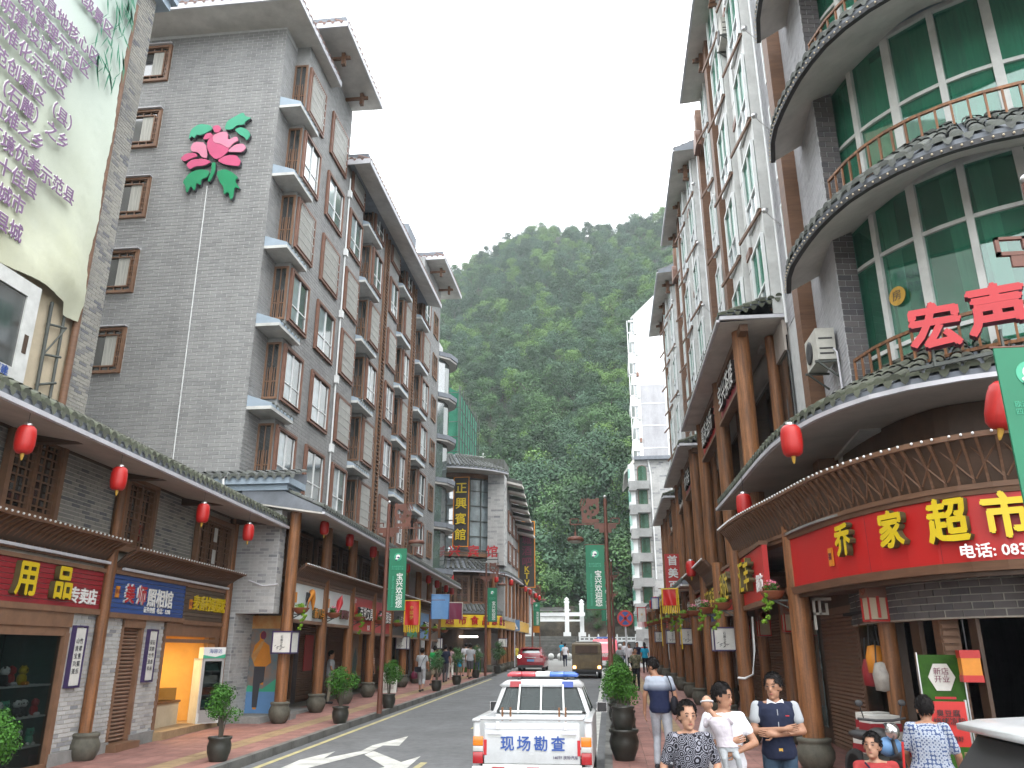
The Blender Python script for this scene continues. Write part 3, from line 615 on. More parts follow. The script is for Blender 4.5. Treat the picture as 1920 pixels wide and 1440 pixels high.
def eaves(parent, P, d0, d1, zb, depth, rise, wx=0., spacing=.3, m='roof_tile', soffit='soffit', gut=True, th=.19, top_singles=300, soff_rise=0., ends=True):
    """P is the eave line (outer edge); the roof runs back by depth and up by rise"""
    mb = MB(); sweep(mb, P, [(0, zb), (-depth, zb + soff_rise), (-depth, zb + soff_rise + .04), (0, zb + .05)], d0, d1); wpart('soffit', mb, soffit, parent)
    mb = MB(); sweep(mb, P, [(0.0, zb + .055), (-depth, zb + soff_rise + .045), (-depth, zb + rise + th), (0, zb + th - .02)], d0, d1); wpart('roof_bed', mb, 'roof_under', parent)
    if gut: mb = MB(); sweep(mb, P, [(.01, zb + .0), (.08, zb + .0), (.09, zb + .065), (.01, zb + .065)], d0, d1); wpart('gutter', mb, 'gutter', parent)
    key = (round(depth, 2), round(rise - 0, 2), m)
    if key not in TP: TP[key] = tile_piece(depth, rise, m=m)
    n = int((d1 - d0) / spacing); off = Vector(parent.location); cnt = 0; st = MB()
    for i in range(n):
        d = d0 + (i + .5) * (d1 - d0) / n; p = P.pt(d, .03, zb + th); rz = P.rz(d)
        if cnt < top_singles: o = link('roof_tile', TP[key], parent, Vector(p) - off, rz); cnt += 1
        else:
            Mx = Matrix.Translation(p) @ Matrix.Rotation(rz, 4, 'Z'); me = TP[key]
            st.add([Mx @ v.co for v in me.vertices], [tuple(f.vertices) for f in me.polygons])
    if st.f: wpart('roof_tiles', st, m, parent, kind='stuff')
def ridge(parent, P, d0, d1, o, z, m='roof_tile', knobs=True):
    mb = MB(); sweep(mb, P, [(o + .10, z), (o - .10, z), (o - .07, z + .16), (o + .07, z + .16)], d0, d1); wpart('roof_ridge', mb, m, parent)
# ---------------------------------------------------------------- lanterns, pots and other repeats
def lantern_proto():
    t = thing('red_lantern', 'x', 'lantern')
    pr = [(.04, .20), (.085, .195), (.118, .16), (.132, .08), (.134, 0), (.132, -.08), (.118, -.16), (.085, -.195), (.04, -.20)]
    part('lantern_body', MB().lathe(pr, n=18), 'lantern_red', t); part('cap', MB().lathe([(.05, .195), (.055, .235), (.0, .235)], n=12), 'silver', t)
    part('tassel', MB().lathe([(.028, -.2), (.024, -.24), (.012, -.29), (0, -.30)], n=8), 'gold', t); part('hanger', MB().tube([(0, 0, .23), (0, 0, .55)], .005, 4), 'rubber', t); return t
lan0 = lantern_proto(); lan_used = [0]
def lantern(x, y, z, label, group, sc=1., rz=0.):
    if not lan_used[0]: lan_used[0] = 1; o = lan0; o.location = (x, y, z); o['label'] = label; o['group'] = group; o.scale = (sc,) * 3
    else: o = dup(lan0, (x, y, z), rz, label, group, sc)
    o.rotation_euler.z = rz; return o
POTM = [MB().lathe([(0, 0), (.20, 0), (.27, .07), (.34, .2), (.35, .3), (.29, .41), (.285, .44), (.31, .46), (.31, .51), (.25, .52), (0, .52)], n=20).mesh('stone_drum', 'pot_stone')]
def colbase(parent, x, y, z0, rad_, ztop, name='column', local=False):
    """timber column on a rounded stone drum"""
    off = Vector((0, 0, 0)) if local else Vector(parent.location); zb = z0
    c = link(name, MB().tube([(0, 0, 0), (0, 0, (ztop - zb - .5) / 2), (0, 0, ztop - zb - .5)], [rad_, rad_, rad_ * .96], 16).mesh(name, 'column'), parent, Vector((x, y, zb + .5)) - off)
    b = link('stone_drum', POTM[0], parent, Vector((x, y, zb)) - off); b.scale = (rad_ / .2,) * 2 + (1,); return c
def text_l(*a, **k): return text(*a, **k)

# ================================================================= building with the printed banner, far left
bb = thing('banner_building', 'cream side of a tall building with a huge printed banner and a big screen', 'building', (-12, 16, gz(16)))
wpart('wall', MB().box(-30, -12.6, -6, 16.75, .2, 24), 'soffit', bb); wpart('side_wall', MB().box(-12.6, -12.02, -6, 15.8, .2, 7.2).box(-12.6, -12.05, 13.9, 15.85, 7.2, 24), 'paper_cream', bb)
wpart('pier', MB().box(-12.6, -12.02, 15.85, 16.75, .2, 19.6), 'mortar_tan', bb)
Mp = Matrix.Translation((-12.02 + 12, 15.85 - 16, -gz(16))) @ Matrix.Rotation(RZL, 4, 'Z')
bricks(bb, Mp, 0, .9, 6.5, 19.6, .27, .085, 'old_brick', singles=200, near=(.4, 8), gap=.016)
Mp2 = Matrix.Translation((-12.6 + 12, 15.84 - 16, -gz(16)))
wpart('corner_pipe', MB().tube([(-11.93, 15.82, 6.3), (-11.93, 15.82, 18.6)], .085, 10), 'wood_h', bb)
wpart('cornice', MB().box(-13.4, -11.8, 15.6, 17.1, 19.6, 19.85).box(-13.5, -11.65, 15.5, 17.2, 19.85, 20.0), 'pale_blue', bb)
tm = tile_piece(1.2, .3)
for i in range(5): link('roof_tile', tm, bb, (.35, -.4 + i * .3, 20.02 - gz(16)), RZL)
wpart('scaffold_frame', MB().tube([(-11.95, 15.0, 7.0), (-11.95, 14.95, 9.6)], .04, 6).tube([(-11.95, 15.45, 6.8), (-11.95, 15.4, 9.9)], .035, 6).tube([(-12, 15.0, 7.7), (-11.92, 15.5, 7.9)], .03, 5).tube([(-12, 15.0, 8.4), (-11.92, 15.5, 8.5)], .03, 5).tube([(-12, 14.98, 9.1), (-11.92, 15.5, 9.2)], .03, 5).tube([(-11.95, 15.0, 8.4), (-11.92, 15.5, 9.2)], .02, 5), 'scaffold', bb)
# banner: cloth with folds gathered at its lower edge
vs = []; fs = []; NY, NZ = 70, 80
for j in range(NZ + 1):
    for i in range(NY + 1):
        y = 8 + (15.72 - 8) * i / NY; zb = 9.72 + .035 * math.sin(i * .35) + max(0, 15.0 - y) * -.0 - (.25 if i > NY * .93 else 0); z = zb + (19.9 - zb) * j / NZ
        s = (z - 9.5) / 10; d = (15.7 - y); w = .05 * math.sin((d * 2.2 + z * 1.1) + 1.2 * math.sin(z * .7)) * (1 - s * .5) + .045 * math.sin(d * 5 - z * 2.6 + 2 * math.sin(y * 1.3)) * max(0, 1.1 - s * 1.4) + .012 * math.sin(z * 9 + y * 4) * max(0, .6 - s) + .010 * math.sin(y * 23 + z * 17)
        vs.append((-11.86 + w + .10 * math.exp(-((z - 10.1) ** 2) * 2), y, z))
for j in range(NZ):
    for i in range(NY): a = j * (NY + 1) + i; fs.append((a, a + 1, a + NY + 2, a + NY + 1))
m = mat('banner_cloth', (.50, .51, .40), .7, .08, .35, 0, alt=(.44, .44, .29), fine=.05); N = m.node_tree.nodes; L = m.node_tree.links
tc = N.new('ShaderNodeTexCoord'); sx = N.new('ShaderNodeSeparateXYZ'); L.new(tc.outputs['Object'], sx.inputs[0])
r1 = N.new('ShaderNodeMapRange'); r1.inputs[1].default_value = 17.0; r1.inputs[2].default_value = 19.5; L.new(sx.outputs[2], r1.inputs[0])
r2 = N.new('ShaderNodeMapRange'); r2.inputs[1].default_value = 14.0; r2.inputs[2].default_value = 15.4; L.new(sx.outputs[1], r2.inputs[0])
r3 = N.new('ShaderNodeMapRange'); r3.inputs[1].default_value = 9.5; r3.inputs[2].default_value = 17; L.new(sx.outputs[2], r3.inputs[0])
mm = N.new('ShaderNodeMath'); mm.operation = 'MULTIPLY'; L.new(r1.outputs[0], mm.inputs[0]); L.new(r2.outputs[0], mm.inputs[1])
mx = N.new('ShaderNodeMix'); mx.data_type = 'RGBA'; src = N['Principled BSDF'].inputs['Base Color'].links[0].from_socket
m0 = N.new('ShaderNodeMix'); m0.data_type = 'RGBA'; m0.inputs[7].default_value = (.47, .55, .50, 1); L.new(src, m0.inputs[6]); L.new(r3.outputs[0], m0.inputs[0])
L.new(m0.outputs[2], mx.inputs[6]); mx.inputs[7].default_value = (.05, .16, .12, 1); L.new(mm.outputs[0], mx.inputs[0]); L.new(mx.outputs[2], N['Principled BSDF'].inputs['Base Color'])
bn = thing('printed_banner', 'huge pale green printed cloth banner hanging beside the brown corner pipe', 'banner', (-11.84, 12, 9.5))
wpart('cloth', MB().add(vs, fs, True), 'banner_cloth', bn)
def btext(s, yend, z, size=.62):
    o = text('lettering', s, size, 'letter_purple', bn, (.10, yend - 12, z - 9.5), RZL, .003, .012, 'stuff', 'RIGHT', .92); o.data.align_x = 'RIGHT'
    o2 = text('lettering_halo', s, size * 1.0, 'letter_white', bn, (.088, yend - 12 - .012, z - 9.5 + .018), RZL, .002, .012, 'stuff', 'RIGHT', .92); return o
for s, ye, z in (('A级景区', 14.95, 16.85), ('猫栖息地核心区', 14.66, 15.78), ('态系统管理示范区', 14.45, 15.25), ('态文明建设试点县', 13.97, 14.75), ('农业标准化示范区', 13.86, 14.22), ('认证示范创建区（县）', 14.47, 13.62), ('化艺术（石雕）之乡', 14.25, 13.09), ('尾虹雉之乡', 13.55, 12.58), ('治理环境优美示范县', 14.75, 12.02), ('游十佳县', 13.64, 11.5), ('城市', 13.4, 10.97), ('县城', 13.49, 10.4)):
    btext(s, ye, z, .42)
# printed bamboo leaves
mb = MB(); rr = random.Random(4)
for k in range(90):
    a = rr.uniform(-2.6, -.4); L_ = rr.uniform(.35, .9); y = rr.uniform(14.4, 15.55); z = rr.choice([16.2, 17.6, 18.6]) + rr.uniform(-.5, .7); dy, dz = math.cos(a) * L_, math.sin(a) * L_
    y2 = min(15.66, y + dy); hx = lambda t: (-11.735, y + (y2 - y) * t, z + dz * t)
    a_ = hx(.45); mb.add([(-11.735, y, z), (-11.735, a_[1] + .03, a_[2] + .03), (-11.735, y2, z + dz), (-11.735, a_[1] - .03, a_[2] - .03)], [(0, 1, 2, 3)])
wpart('bamboo_print', mb, 'banner_green', bn, kind='stuff')
# screen
sn = thing('video_screen', 'large dark video screen in a pale grey frame under the banner', 'screen', (-11.8, 12, 7.6))
wpart('housing', MB().box(-12.5, -11.85, 8, 14.35, 7.45, 9.62), 'pale_blue', sn); wpart('frame', MB().box(-11.85, -11.76, 8, 14.35, 9.30, 9.62).box(-11.85, -11.76, 8, 14.35, 7.45, 7.72).box(-11.85, -11.76, 14.0, 14.35, 7.72, 9.30), 'white_dirty', sn)
wpart('display', MB().box(-11.84, -11.80, 8, 14.0, 7.72, 9.30), 'glass_dark', sn); wpart('vent_panel', MB().box(-11.76, -11.75, 14.12, 14.24, 8.1, 8.5), 'wood_dark', sn)
text('lettering', '多福建', .22, 'letter_blue', sn, (.05, 13.55 - 12, 7.585 - 7.6), RZL, .003, .004, 'stuff')

# ================================================================= tall grey apartment building with the flower
bc = thing('apartment_block', 'tall grey tiled apartment block with a giant pink flower on its end wall', 'building', (-12, 23, gz(23)))
LC = bc.location
core = MB(); core.box(-24, -10.6, 22.0, 27.9, 4.4, 23.9); core.box(-24, -10.62, 27.9, 42.3, 4.4, 22.1).box(-24, -10.62, 42.3, 46.9, 4.4, 24.6).box(-24, -12.4, 22.0, 46.9, .2, 4.4)
wpart('wall', core, 'mortar', bc)
# street facade slabs (between the notches)
FX = -10.1; fac = MB()
SEG = [(23.05, 30.2, 24.2), (31.75, 36.5, 22.1), (37.8, 40.6, 22.1), (42.1, 46.9, 24.6)]
SEG[0:1] = [(23.05, 27.9, 24.2), (27.9, 30.2, 22.1)]
for a, b, h in SEG: fac.box(-10.62, FX, a, b, 6.2, h)
wpart('street_wall', fac, 'facade_grey', bc)
def off(x, y, z): return Vector((x, y, z)) - LC
Mend = Matrix.Translation(off(-17, 22.0, 0)); holes = []
for k in range(5): holes.append((.86 - .02, 2.2 + .02, 10.5 + 2.735 * k - .02, 12.0 + 2.735 * k + .02))
bricks(bc, Mend, 0, 6.4, 6.2, 23.4, .37, .122, 'grey_tile', holes=holes, near=(4, 12), gap=.02)
Mst = Matrix.Translation(off(FX, 23.05, 0)) @ Matrix.Rotation(RZL, 4, 'Z')
ROW = [7.1 + 2.7 * k for k in range(6)]
colY = [('bay', 23.1, 1.65), ('w', 25.6, 1.9), ('w', 28.35, 1.75), ('bay', 31.8, 1.6), ('w', 34.85, 1.6), ('bay', 37.85, 1.4), ('bay', 42.15, 1.8)]
h2 = []
for _, y, w in colY:
    for z in ROW: h2.append((y - 23.05 - .03, y + w - 23.05 + .03, z, z + 1.95))
bricks(bc, Mst, 0, 4.85, 6.3, 24.1, .37, .122, 'grey_tile', holes=h2, singles=300, near=(1, 8), gap=.018)
Mr = Matrix.Translation(off(-10.6, 22.0, 0)) @ Matrix.Rotation(RZL, 4, 'Z'); bricks(bc, Mr, 0, 1.04, 6.3, 23.2, .37, .122, 'grey_tile', gap=.018, only_stuff=True)
def fac_bricks(y0, y1, z1):
    Mx = Matrix.Translation(off(FX, y0, 0)) @ Matrix.Rotation(RZL, 4, 'Z')
    hh = [(y - y0 - .03, y + w - y0 + .03, z, z + 1.95) for _, y, w in colY for z in ROW]; bricks(bc, Mx, 0, y1 - y0, 6.3, z1, .37, .122, 'grey_tile', holes=hh, gap=.016, only_stuff=True)
for a, b, h in SEG[1:]: fac_bricks(a, b, h)
pat = ['grille', 'slide', 'slide2']
PK = [[1, 1, 1, 0, 1, 0], [2, 1, 1, 0, 1, 0], [1, 0, 0, 0, 1, 0], [0, 0, 1, 0, 2, 1], [0, 1, 2, 0, 1, 0], [2, 1, 0, 2, 0, 1], [2, 1, 1, 2, 0, 1]]
for ci, (kind, y, w) in enumerate(colY):
    for ri, z in enumerate(ROW):
        top = ri == 5
        if top and 27.9 < y < 42: h = 1.45
        else: h = 1.9
        window(bc, pat[PK[ci][ri]], w, h, off(FX, y, z), RZL)
        if kind == 'bay':   # side window of the notch, facing down the street
            sx_ = -10.60; window(bc, 'narrow', .5, h, off(sx_ + .0, y - .06, z), 0)
for ri in range(6):
    z = ROW[ri]
    for (a, b) in ((22.05, 23.05), (30.25, 31.7), (36.55, 37.75), (40.65, 42.05)):
        # little roof that closes the notch between floors
        mb = MB(); mb.prismx([(a - .05, z - .55), (b + .1, z - .55), (b + .1, z - .38), (b - .05, z - .12), (a - .05, z - .12)][:5], -10.62, FX + .05)
        if ri > 0: wpart('ledge', MB().box(-10.62, FX + .28, a - .02, b + .75, z - .62, z - .52), 'white_dirty', bc); wpart('ledge_roof', MB().add([(FX + .28, a - .02, z - .52), (FX + .28, b + .75, z - .52), (-10.6, b + .75, z - .52), (-10.6, a - .02, z - .52), (FX + .26, a - .02, z - .42), (FX + .26, b + .75, z - .42), (-10.6, b, z - .16), (-10.6, a - .02, z - .16)], [(0, 1, 5, 4), (4, 5, 6, 7), (0, 4, 7, 3), (1, 2, 6, 5)]), 'pale_blue', bc)
        if ri > 0 and a < 31:
            for k in range(6): link('roof_tile', TP.setdefault(('ledge',), tile_piece(.55, .16, .05)), bc, off(FX + .29, a + .15 + k * .28, z - .44), RZL)
# louvre columns
for (a, b) in ((33.75, 34.4), (39.55, 40.15)):
    fr = frame_mb(b - a, 14.6, .06, -.02, .12); wo_ = part('louvre_frame', fr, 'wood_frame', bc, off(FX, a, 7.0), RZL)
    lm = MB().box(.06, b - a - .06, -.10, -.02, 0, .035).mesh('slat', 'wood_frame')
    for k in range(80): link('slat', lm, wo_, (0, 0, .12 + k * .18))
for k in range(6): window(bc, 'narrow', 1.2, 1.5, off(FX, 45.0, ROW[k] + .2), RZL)
for k in range(5): window(bc, 'carved', 1.35, 1.52, off(-16.15, 22.0, 10.48 + 2.735 * k), 0)
window(bc, 'plain', 1.7, 1.3, off(-16.5, 22.0, 7.1), 0); wpart('small_canopy', MB().prism([(-16.8, 8.45), (-14.6, 8.4), (-14.7, 8.55), (-15.7, 8.75), (-16.7, 8.7)], 21.1, 22.0), 'void', bc)
# roofs
def flat_roof(parent, x0, x1, y0, y1, z, zw, th=.16):
    """overhanging soffit with a white fascia and tile caps along the street and front edges; x1 is the street edge"""
    wpart('soffit', MB().hexa([(x0, y0, zw), (x1, y0, z), (x1, y1, z), (x0, y1, zw), (x0, y0, zw + th), (x1, y0, z + th), (x1, y1, z + th), (x0, y1, zw + th)]), 'soffit', parent)
    wpart('fascia', MB().box(x1, x1 + .05, y0 - .05, y1, z - .02, z + th + .05).box(x0, x1 + .05, y0 - .06, y0, z - .02, z + th + .05), 'gutter', parent)
    tm = TP.setdefault(('cap',), tile_piece(.6, .25, .09, 'roof_red'))
    for k in range(int((y1 - y0) / .33)): link('roof_tile', tm, parent, Vector((x1 + .06, y0 + .15 + k * .33, z + th + .05)) - parent.location, RZL)
    for k in range(int((x1 - x0) / .33)): link('roof_tile', tm, parent, Vector((x0 + .15 + k * .33, y0 - .06, z + th + .05)) - parent.location, 0)
    wpart('roof_deck', MB().box(x0, x1 - .1, y0 + .1, y1, z + th + .02, z + th + .4), 'roof_under', parent)
flat_roof(bc, -18, -9.72, 20.75, 25.3, 23.35, 23.45)
flat_roof(bc, -12, -8.85, 23.2, 28.05, 24.3, 24.35)
flat_roof(bc, -12, -9.1, 27.6, 42.4, 21.35, 22.05)
flat_roof(bc, -12, -9.0, 42.4, 48.2, 24.55, 24.6)
wpart('stair_tower', MB().box(-14, -10.9, 41, 43, 24.6, 26.3).box(-12.5, -9.8, 24.5, 27.2, 24.8, 25.4), 'roof_under', bc)
def bracket(parent, x, y, z, s):
    o = part('roof_bracket', MB().box(0, .95, -.05, .05, -.16, -.04).box(.62, .76, -.09, .09, -.42, .12).box(.74, .86, -.06, .06, -.15, -.02), 'wood_h', parent, Vector((x, y, z)) - parent.location, 0 if s > 0 else PI); return o
bracket(bc, -10.1, 24.6, 24.2, 1); bracket(bc, -10.1, 27.0, 24.2, 1); bracket(bc, -10.1, 43.6, 24.4, 1); bracket(bc, -10.1, 46.2, 24.4, 1)
wpart('drain_pipe', MB().tube([(FX + .06, 28.1, 6.2), (FX + .06, 28.1, 21)], .035, 6).tube([(-12.66, 21.95, 7.4), (-12.77, 21.95, 17.0)], .018, 5), 'white', bc)
for k in range(5): wpart('junction_box', MB().box(FX + .02, FX + .16, 28.0, 28.2, 9.3 + 2.7 * k, 9.6 + 2.7 * k), 'white', bc)
# curved balconies with round slabs at the far end of the block
for k in range(6):
    z = ROW[k] - .5; a0 = 46.9
    poly = [(-10.62, a0), (-10.1, a0), (-9.5, a0 + .6), (-9.25, a0 + 1.6), (-9.5, a0 + 2.7), (-10.2, a0 + 3.4), (-10.62, a0 + 3.5)]
    wpart('balcony', MB().prismz(poly, z - .12, z), 'soffit', bc); wpart('balcony_edge', MB().prismz([(p[0] + (.08 if p[0] > -10.3 else 0), p[1]) for p in poly], z + .001, z + .28), 'roof_under', bc)
    if k: wpart('bay_glass', MB().prismz([(-10.62, a0 + .1), (-10.2, a0 + .1), (-9.85, a0 + .8), (-9.75, a0 + 1.6), (-9.85, a0 + 2.4), (-10.3, a0 + 3.1), (-10.62, a0 + 3.1)], z - 2.4, z - .13), 'glass', bc)
wpart('rear_wall', MB().box(-24, -10.63, 46.9, 50.6, .2, 22), 'mortar', bc)
# ---------------------------------------------------------------- the flower emblem
fl = thing('flower_emblem', 'giant flat pink peony with green leaves mounted on the grey end wall', 'wall emblem', (-12.6, 21.94, 18))
S_ = .291667 * 2.31 / 121.   # metres per pixel of the survey
def fpiece(name, pts, m, d=0.):
    # pts in survey pixels: x to the right, y down
    poly = []
    for a, b in pts:
        X_ = (a - 1350 + (b - 1040) * .139) * S_; poly.append((X_, -(b - 1040 - (a - 1350) * -.085) * S_ * 1.06))
    n = len(poly); q = []
    for i in range(n):
        p0, p1 = poly[i], poly[(i + 1) % n]; q.append((p0[0] * .8 + p1[0] * .2, p0[1] * .8 + p1[1] * .2)); q.append((p0[0] * .2 + p1[0] * .8, p0[1] * .2 + p1[1] * .8))
    mb = MB(); mb.prism(q, -.10 - d, -.13 - d); mb.k = 1; mb.prism([(a * 1.0 + .012, b - .02) for a, b in q], -.095 - d, -.0 ); part(name, mb, [m, 'letter_ink'], fl)
P_ = 'petal'
fpiece(P_, [(1310, 930), (1345, 890), (1400, 865), (1445, 880), (1440, 930), (1450, 990), (1400, 1040), (1360, 1052), (1325, 1020), (1308, 975)], 'flower_pink')
fpiece(P_, [(1345, 895), (1400, 866), (1445, 870), (1440, 925), (1500, 895), (1512, 925), (1475, 945), (1450, 980), (1400, 950), (1350, 940)], 'flower_light', .01)
fpiece(P_, [(1435, 1000), (1490, 950), (1540, 945), (1558, 970), (1535, 1000), (1490, 1002)], 'flower_light'); fpiece(P_, [(1370, 1060), (1430, 1025), (1495, 1022), (1522, 1060), (1510, 1095), (1470, 1092), (1420, 1085)], 'flower_pink')
fpiece(P_, [(1350, 825), (1385, 820), (1402, 845), (1385, 870), (1360, 872), (1348, 850)], 'flower_pink'); fpiece(P_, [(1280, 920), (1300, 880), (1335, 872), (1348, 895), (1320, 915)], 'flower_pink')
fpiece(P_, [(1200, 975), (1225, 935), (1300, 940), (1310, 1045), (1275, 1040), (1250, 1005), (1210, 1002)], 'flower_light'); fpiece(P_, [(1135, 1050), (1170, 1015), (1230, 1010), (1250, 1030), (1200, 1050), (1160, 1070)], 'flower_pink')
fpiece(P_, [(1172, 1090), (1210, 1055), (1290, 1048), (1335, 1068), (1290, 1095), (1230, 1100), (1195, 1122)], 'flower_pink')
LF = 'leaf'
fpiece(LF, [(1187, 920), (1205, 850), (1260, 812), (1330, 820), (1345, 850), (1290, 880), (1265, 890), (1240, 885), (1225, 912), (1210, 895)], 'flower_mint')
fpiece(LF, [(1420, 850), (1440, 790), (1500, 755), (1545, 730), (1560, 760), (1598, 768), (1555, 795), (1548, 815), (1500, 820), (1470, 850)], 'flower_mint'); fpiece(LF, [(1485, 850), (1530, 832), (1575, 855), (1588, 885), (1562, 925), (1550, 900), (1520, 885)], 'flower_mint')
fpiece(LF, [(1150, 1205), (1200, 1140), (1270, 1118), (1325, 1130), (1310, 1170), (1270, 1185), (1265, 1225), (1240, 1205), (1225, 1265), (1205, 1225), (1175, 1280), (1170, 1230)], 'flower_green')
fpiece(LF, [(1365, 1135), (1420, 1115), (1465, 1135), (1505, 1170), (1480, 1190), (1515, 1245), (1478, 1230), (1470, 1295), (1452, 1318), (1440, 1260), (1410, 1285), (1412, 1235), (1385, 1200)], 'flower_green')
fpiece('stem', [(1338, 1075), (1362, 1070), (1358, 1130), (1328, 1195), (1308, 1200), (1335, 1130)], 'flower_green')
# ================================================================= low two-storey shop row, nearest on the left
AZ = rad(90 + 3.77); A0 = Vector((-9.05, 4, 0))
la = thing('shop_row', 'low two storey brick shop row with tiled eaves and lattice windows, nearest on the left', 'shop building', A0, AZ)
U = lambda y: (y - 4) * 1.0022      # distance along the row from its street position
def L(u, o, z): return (u, -o, z)
def lpart(name, boxes, m, kind=None, par=None):
    mb = MB()
    for u0, u1, o0, o1, z0, z1 in boxes: mb.box(u0, u1, -o1, -o0, z0, z1)
    return part(name, mb, m, par or la, kind=kind)
Wt = 5.95
G0 = lambda y: wz(y)
segs = [(U(4), U(11.2), 4.0, Wt), (U(4), U(21.2), 3.8, Wt)]
lpart('wall', [(U(4), U(21.2), -.35, -.02, 2.95, Wt), (U(4), U(10.6), -.35, -.02, 0, 2.95), (U(14.15), U(16.02), -.35, -.02, .2, 2.95), (U(16.9), U(17.88), -.35, -.02, .2, 2.95), (U(20.95), U(21.2), -.35, -.02, .2, 2.95)], 'mortar_tan')
Mi = Matrix.Translation((0, 0.02, 0))
def abr(u0, u1, z0, z1, holes=(), n=60, **k): bricks(la, Matrix.Translation((0, .02, 0)), u0, u1, z0, z1, .24, .075, 'old_brick', gap=.017, holes=holes, singles=n, **k)
abr(U(13.02), U(15.15), 4.28, Wt, n=110); abr(U(16.55), U(18.75), 4.2, Wt, n=100); abr(U(20.95), U(21.2), 4.2, Wt, n=0); abr(U(9.5), U(11.8), 4.28, Wt, n=0)
bricks(la, Matrix.Translation((0, .02, 0)), U(14.15), U(16.02), .38, 2.95, .24, .075, 'light_brick', singles=160, near=(U(14.6), 2), gap=.016); bricks(la, Matrix.Translation((0, .02, 0)), U(16.9), U(17.88), .42, 2.95, .24, .075, 'light_brick', singles=120, gap=.016)
bricks(la, Matrix.Translation((0, .02, 0)), U(20.95), U(21.2), .5, 2.95, .24, .075, 'light_brick', singles=0)
lpart('plinth', [(U(14.1), U(16.05), -.3, .05, .2, .60), (U(16.85), U(17.9), -.3, .05, .2, .66)], 'concrete')
for (a, b, z0, z1) in ((11.5, 13.02, 4.35, 5.85), (15.2, 16.55, 4.2, 5.75), (18.75, 20.95, 4.1, 5.55)): window(la, 'lattice', round(b - a, 2), round(z1 - z0, 2), (U(a), 0.0, z0), 0)
lpart('notice', [(U(19.72), U(19.92), .11, .115, 4.95, 5.3), (U(19.72), U(19.92), .11, .115, 4.4, 4.75)], 'paper')
lpart('beam', [(U(4), U(21.2), -.02, .10, 5.72, 5.95)], 'wood_dark')
for y in (9.4, 15.05, 21.05):
    c = part('column', MB().tube([(0, 0, 0), (0, 0, 5.45)], [.115, .105], 14), 'column', la, (U(y), -.10, .40)); part('stone_drum', POTM[0], None, la, (U(y), -.12, gz(y) + .1)).scale = (.8, .8, .95)
# eave beams under the soffit, one above every column
for y in (9.4, 12.0, 15.05, 18.0, 21.05): part('eave_beam', MB().box(-.09, .09, -1.25, 0, 5.58, 5.74), 'wood_dark', la, (U(y), 0, 0))
class LP:   # path in the parent's local canonical space
    def __init__(s, u0, u1, o): s.u0, s.o, s.L = u0, o, u1 - u0; s.c = [0, s.L]
    def at(s, d): return Vector((s.u0 + d, -s.o)), Vector((1, 0))
    def pt(s, d, o=0., z=0.): return (s.u0 + d, -s.o - o, z)
    def rz(s, d): return 0.
    def stops(s, a, b): return [a, b]
def leaves_roof(par, path, zb, depth, rise, **k):
    """eaves() for a rotated parent: everything is already local"""
    loc = par.location.copy(); par.location = (0, 0, 0); eaves(par, path, 0, path.L, zb, depth, rise, **k); par.location = loc
eP = LP(U(4), U(21.4), 1.42); leaves_roof(la, eP, 5.50, 1.6, .80, spacing=.235, m='roof_moss', soff_rise=.28, soffit='soffit_warm', top_singles=80)
part('roof_ridge', MB().box(U(4), U(21.4), .16, .36, 6.38, 6.56), 'roof_moss', la)
kn = MB().box(-.05, .05, .08, .16, 6.36, 6.54).box(-.09, -.03, .08, .14, 6.46, 6.56).box(.03, .09, .08, .14, 6.46, 6.56).mesh('ridge_ornament', 'ac_white')
for k in range(19): link('ridge_ornament', kn, la, (U(10.2 + k * .6), 0, -.03))
# curved slatted apron above the signs
def apron(par, path, u0, u1, z0, z1, out, sp=.16, single=150, back='wood_dark', curve=.12):
    me = MB(); ps = []
    for k in range(5): t = k / 4; ps.append((0, -(out * (t ** 1.7)), z0 + (z1 - z0) * t))
    for a, b in zip(ps, ps[1:]): me.bar(a, b, .035, .05)
    me = me.mesh('slat', 'wood_h'); n = int((u1 - u0) / sp); st = MB()
    for i in range(n):
        d = u0 + (i + .5) * (u1 - u0) / n; p = Vector(path.pt(d, .02, 0)); o_ = Vector((0, 0, 0)) if isinstance(path, LP) else Vector(par.location)
        if i < single: link('slat', me, par, p - o_, path.rz(d))
        else: Mx = Matrix.Translation(p - o_) @ Matrix.Rotation(path.rz(d), 4, 'Z'); st.add([Mx @ v.co for v in me.vertices], [tuple(f.vertices) for f in me.polygons])
    if st.f: part('slats', st, 'wood_h', par, kind='stuff')
    o_ = Vector((0, 0, 0)) if isinstance(path, LP) else Vector(par.location)
    mb = MB(Matrix.Translation(-o_)); sweep(mb, path, [(out, z1 - .02), (out + .06, z1 - .02), (out + .06, z1 + .05), (out, z1 + .05)], u0, u1); sweep(mb, path, [(.0, z0 - .05), (.07, z0 - .05), (.07, z0 + .02), (0, z0 + .02)], u0, u1); part('rail', mb, 'wood_h', par)
    mb = MB(Matrix.Translation(-o_)); sweep(mb, path, [(-.02, z0), (.015, z0), (out * .55, z0 + (z1 - z0) * .68), (out * .93, z1), (out * .93 - .03, z1), (out * .5, z0 + (z1 - z0) * .7)], u0, u1); part('apron_board', mb, back, par)
    if single: # string of little lamps along the edge
        mb = MB(Matrix.Translation(-o_)); k = u0
        while k < u1: mb.ell(path.pt(k, out + .075, z1 + .03), (.02, .02, .02), 6, 4); k += .14
        part('lamp_string', mb, 'white', par, kind='stuff')
aP = LP(U(4), U(21.2), .02)
apron(la, aP, U(8) - U(4), U(14.9) - U(4), 3.92, 4.30, .46); apron(la, aP, U(15.25) - U(4), U(21.1) - U(4), 3.86, 4.22, .46)
lpart('light_tube', [(U(8.), U(14.95), .1, .16, 3.9, 3.95), (U(15.5), U(21.1), .1, .16, 3.84, 3.89)], 'gutter')
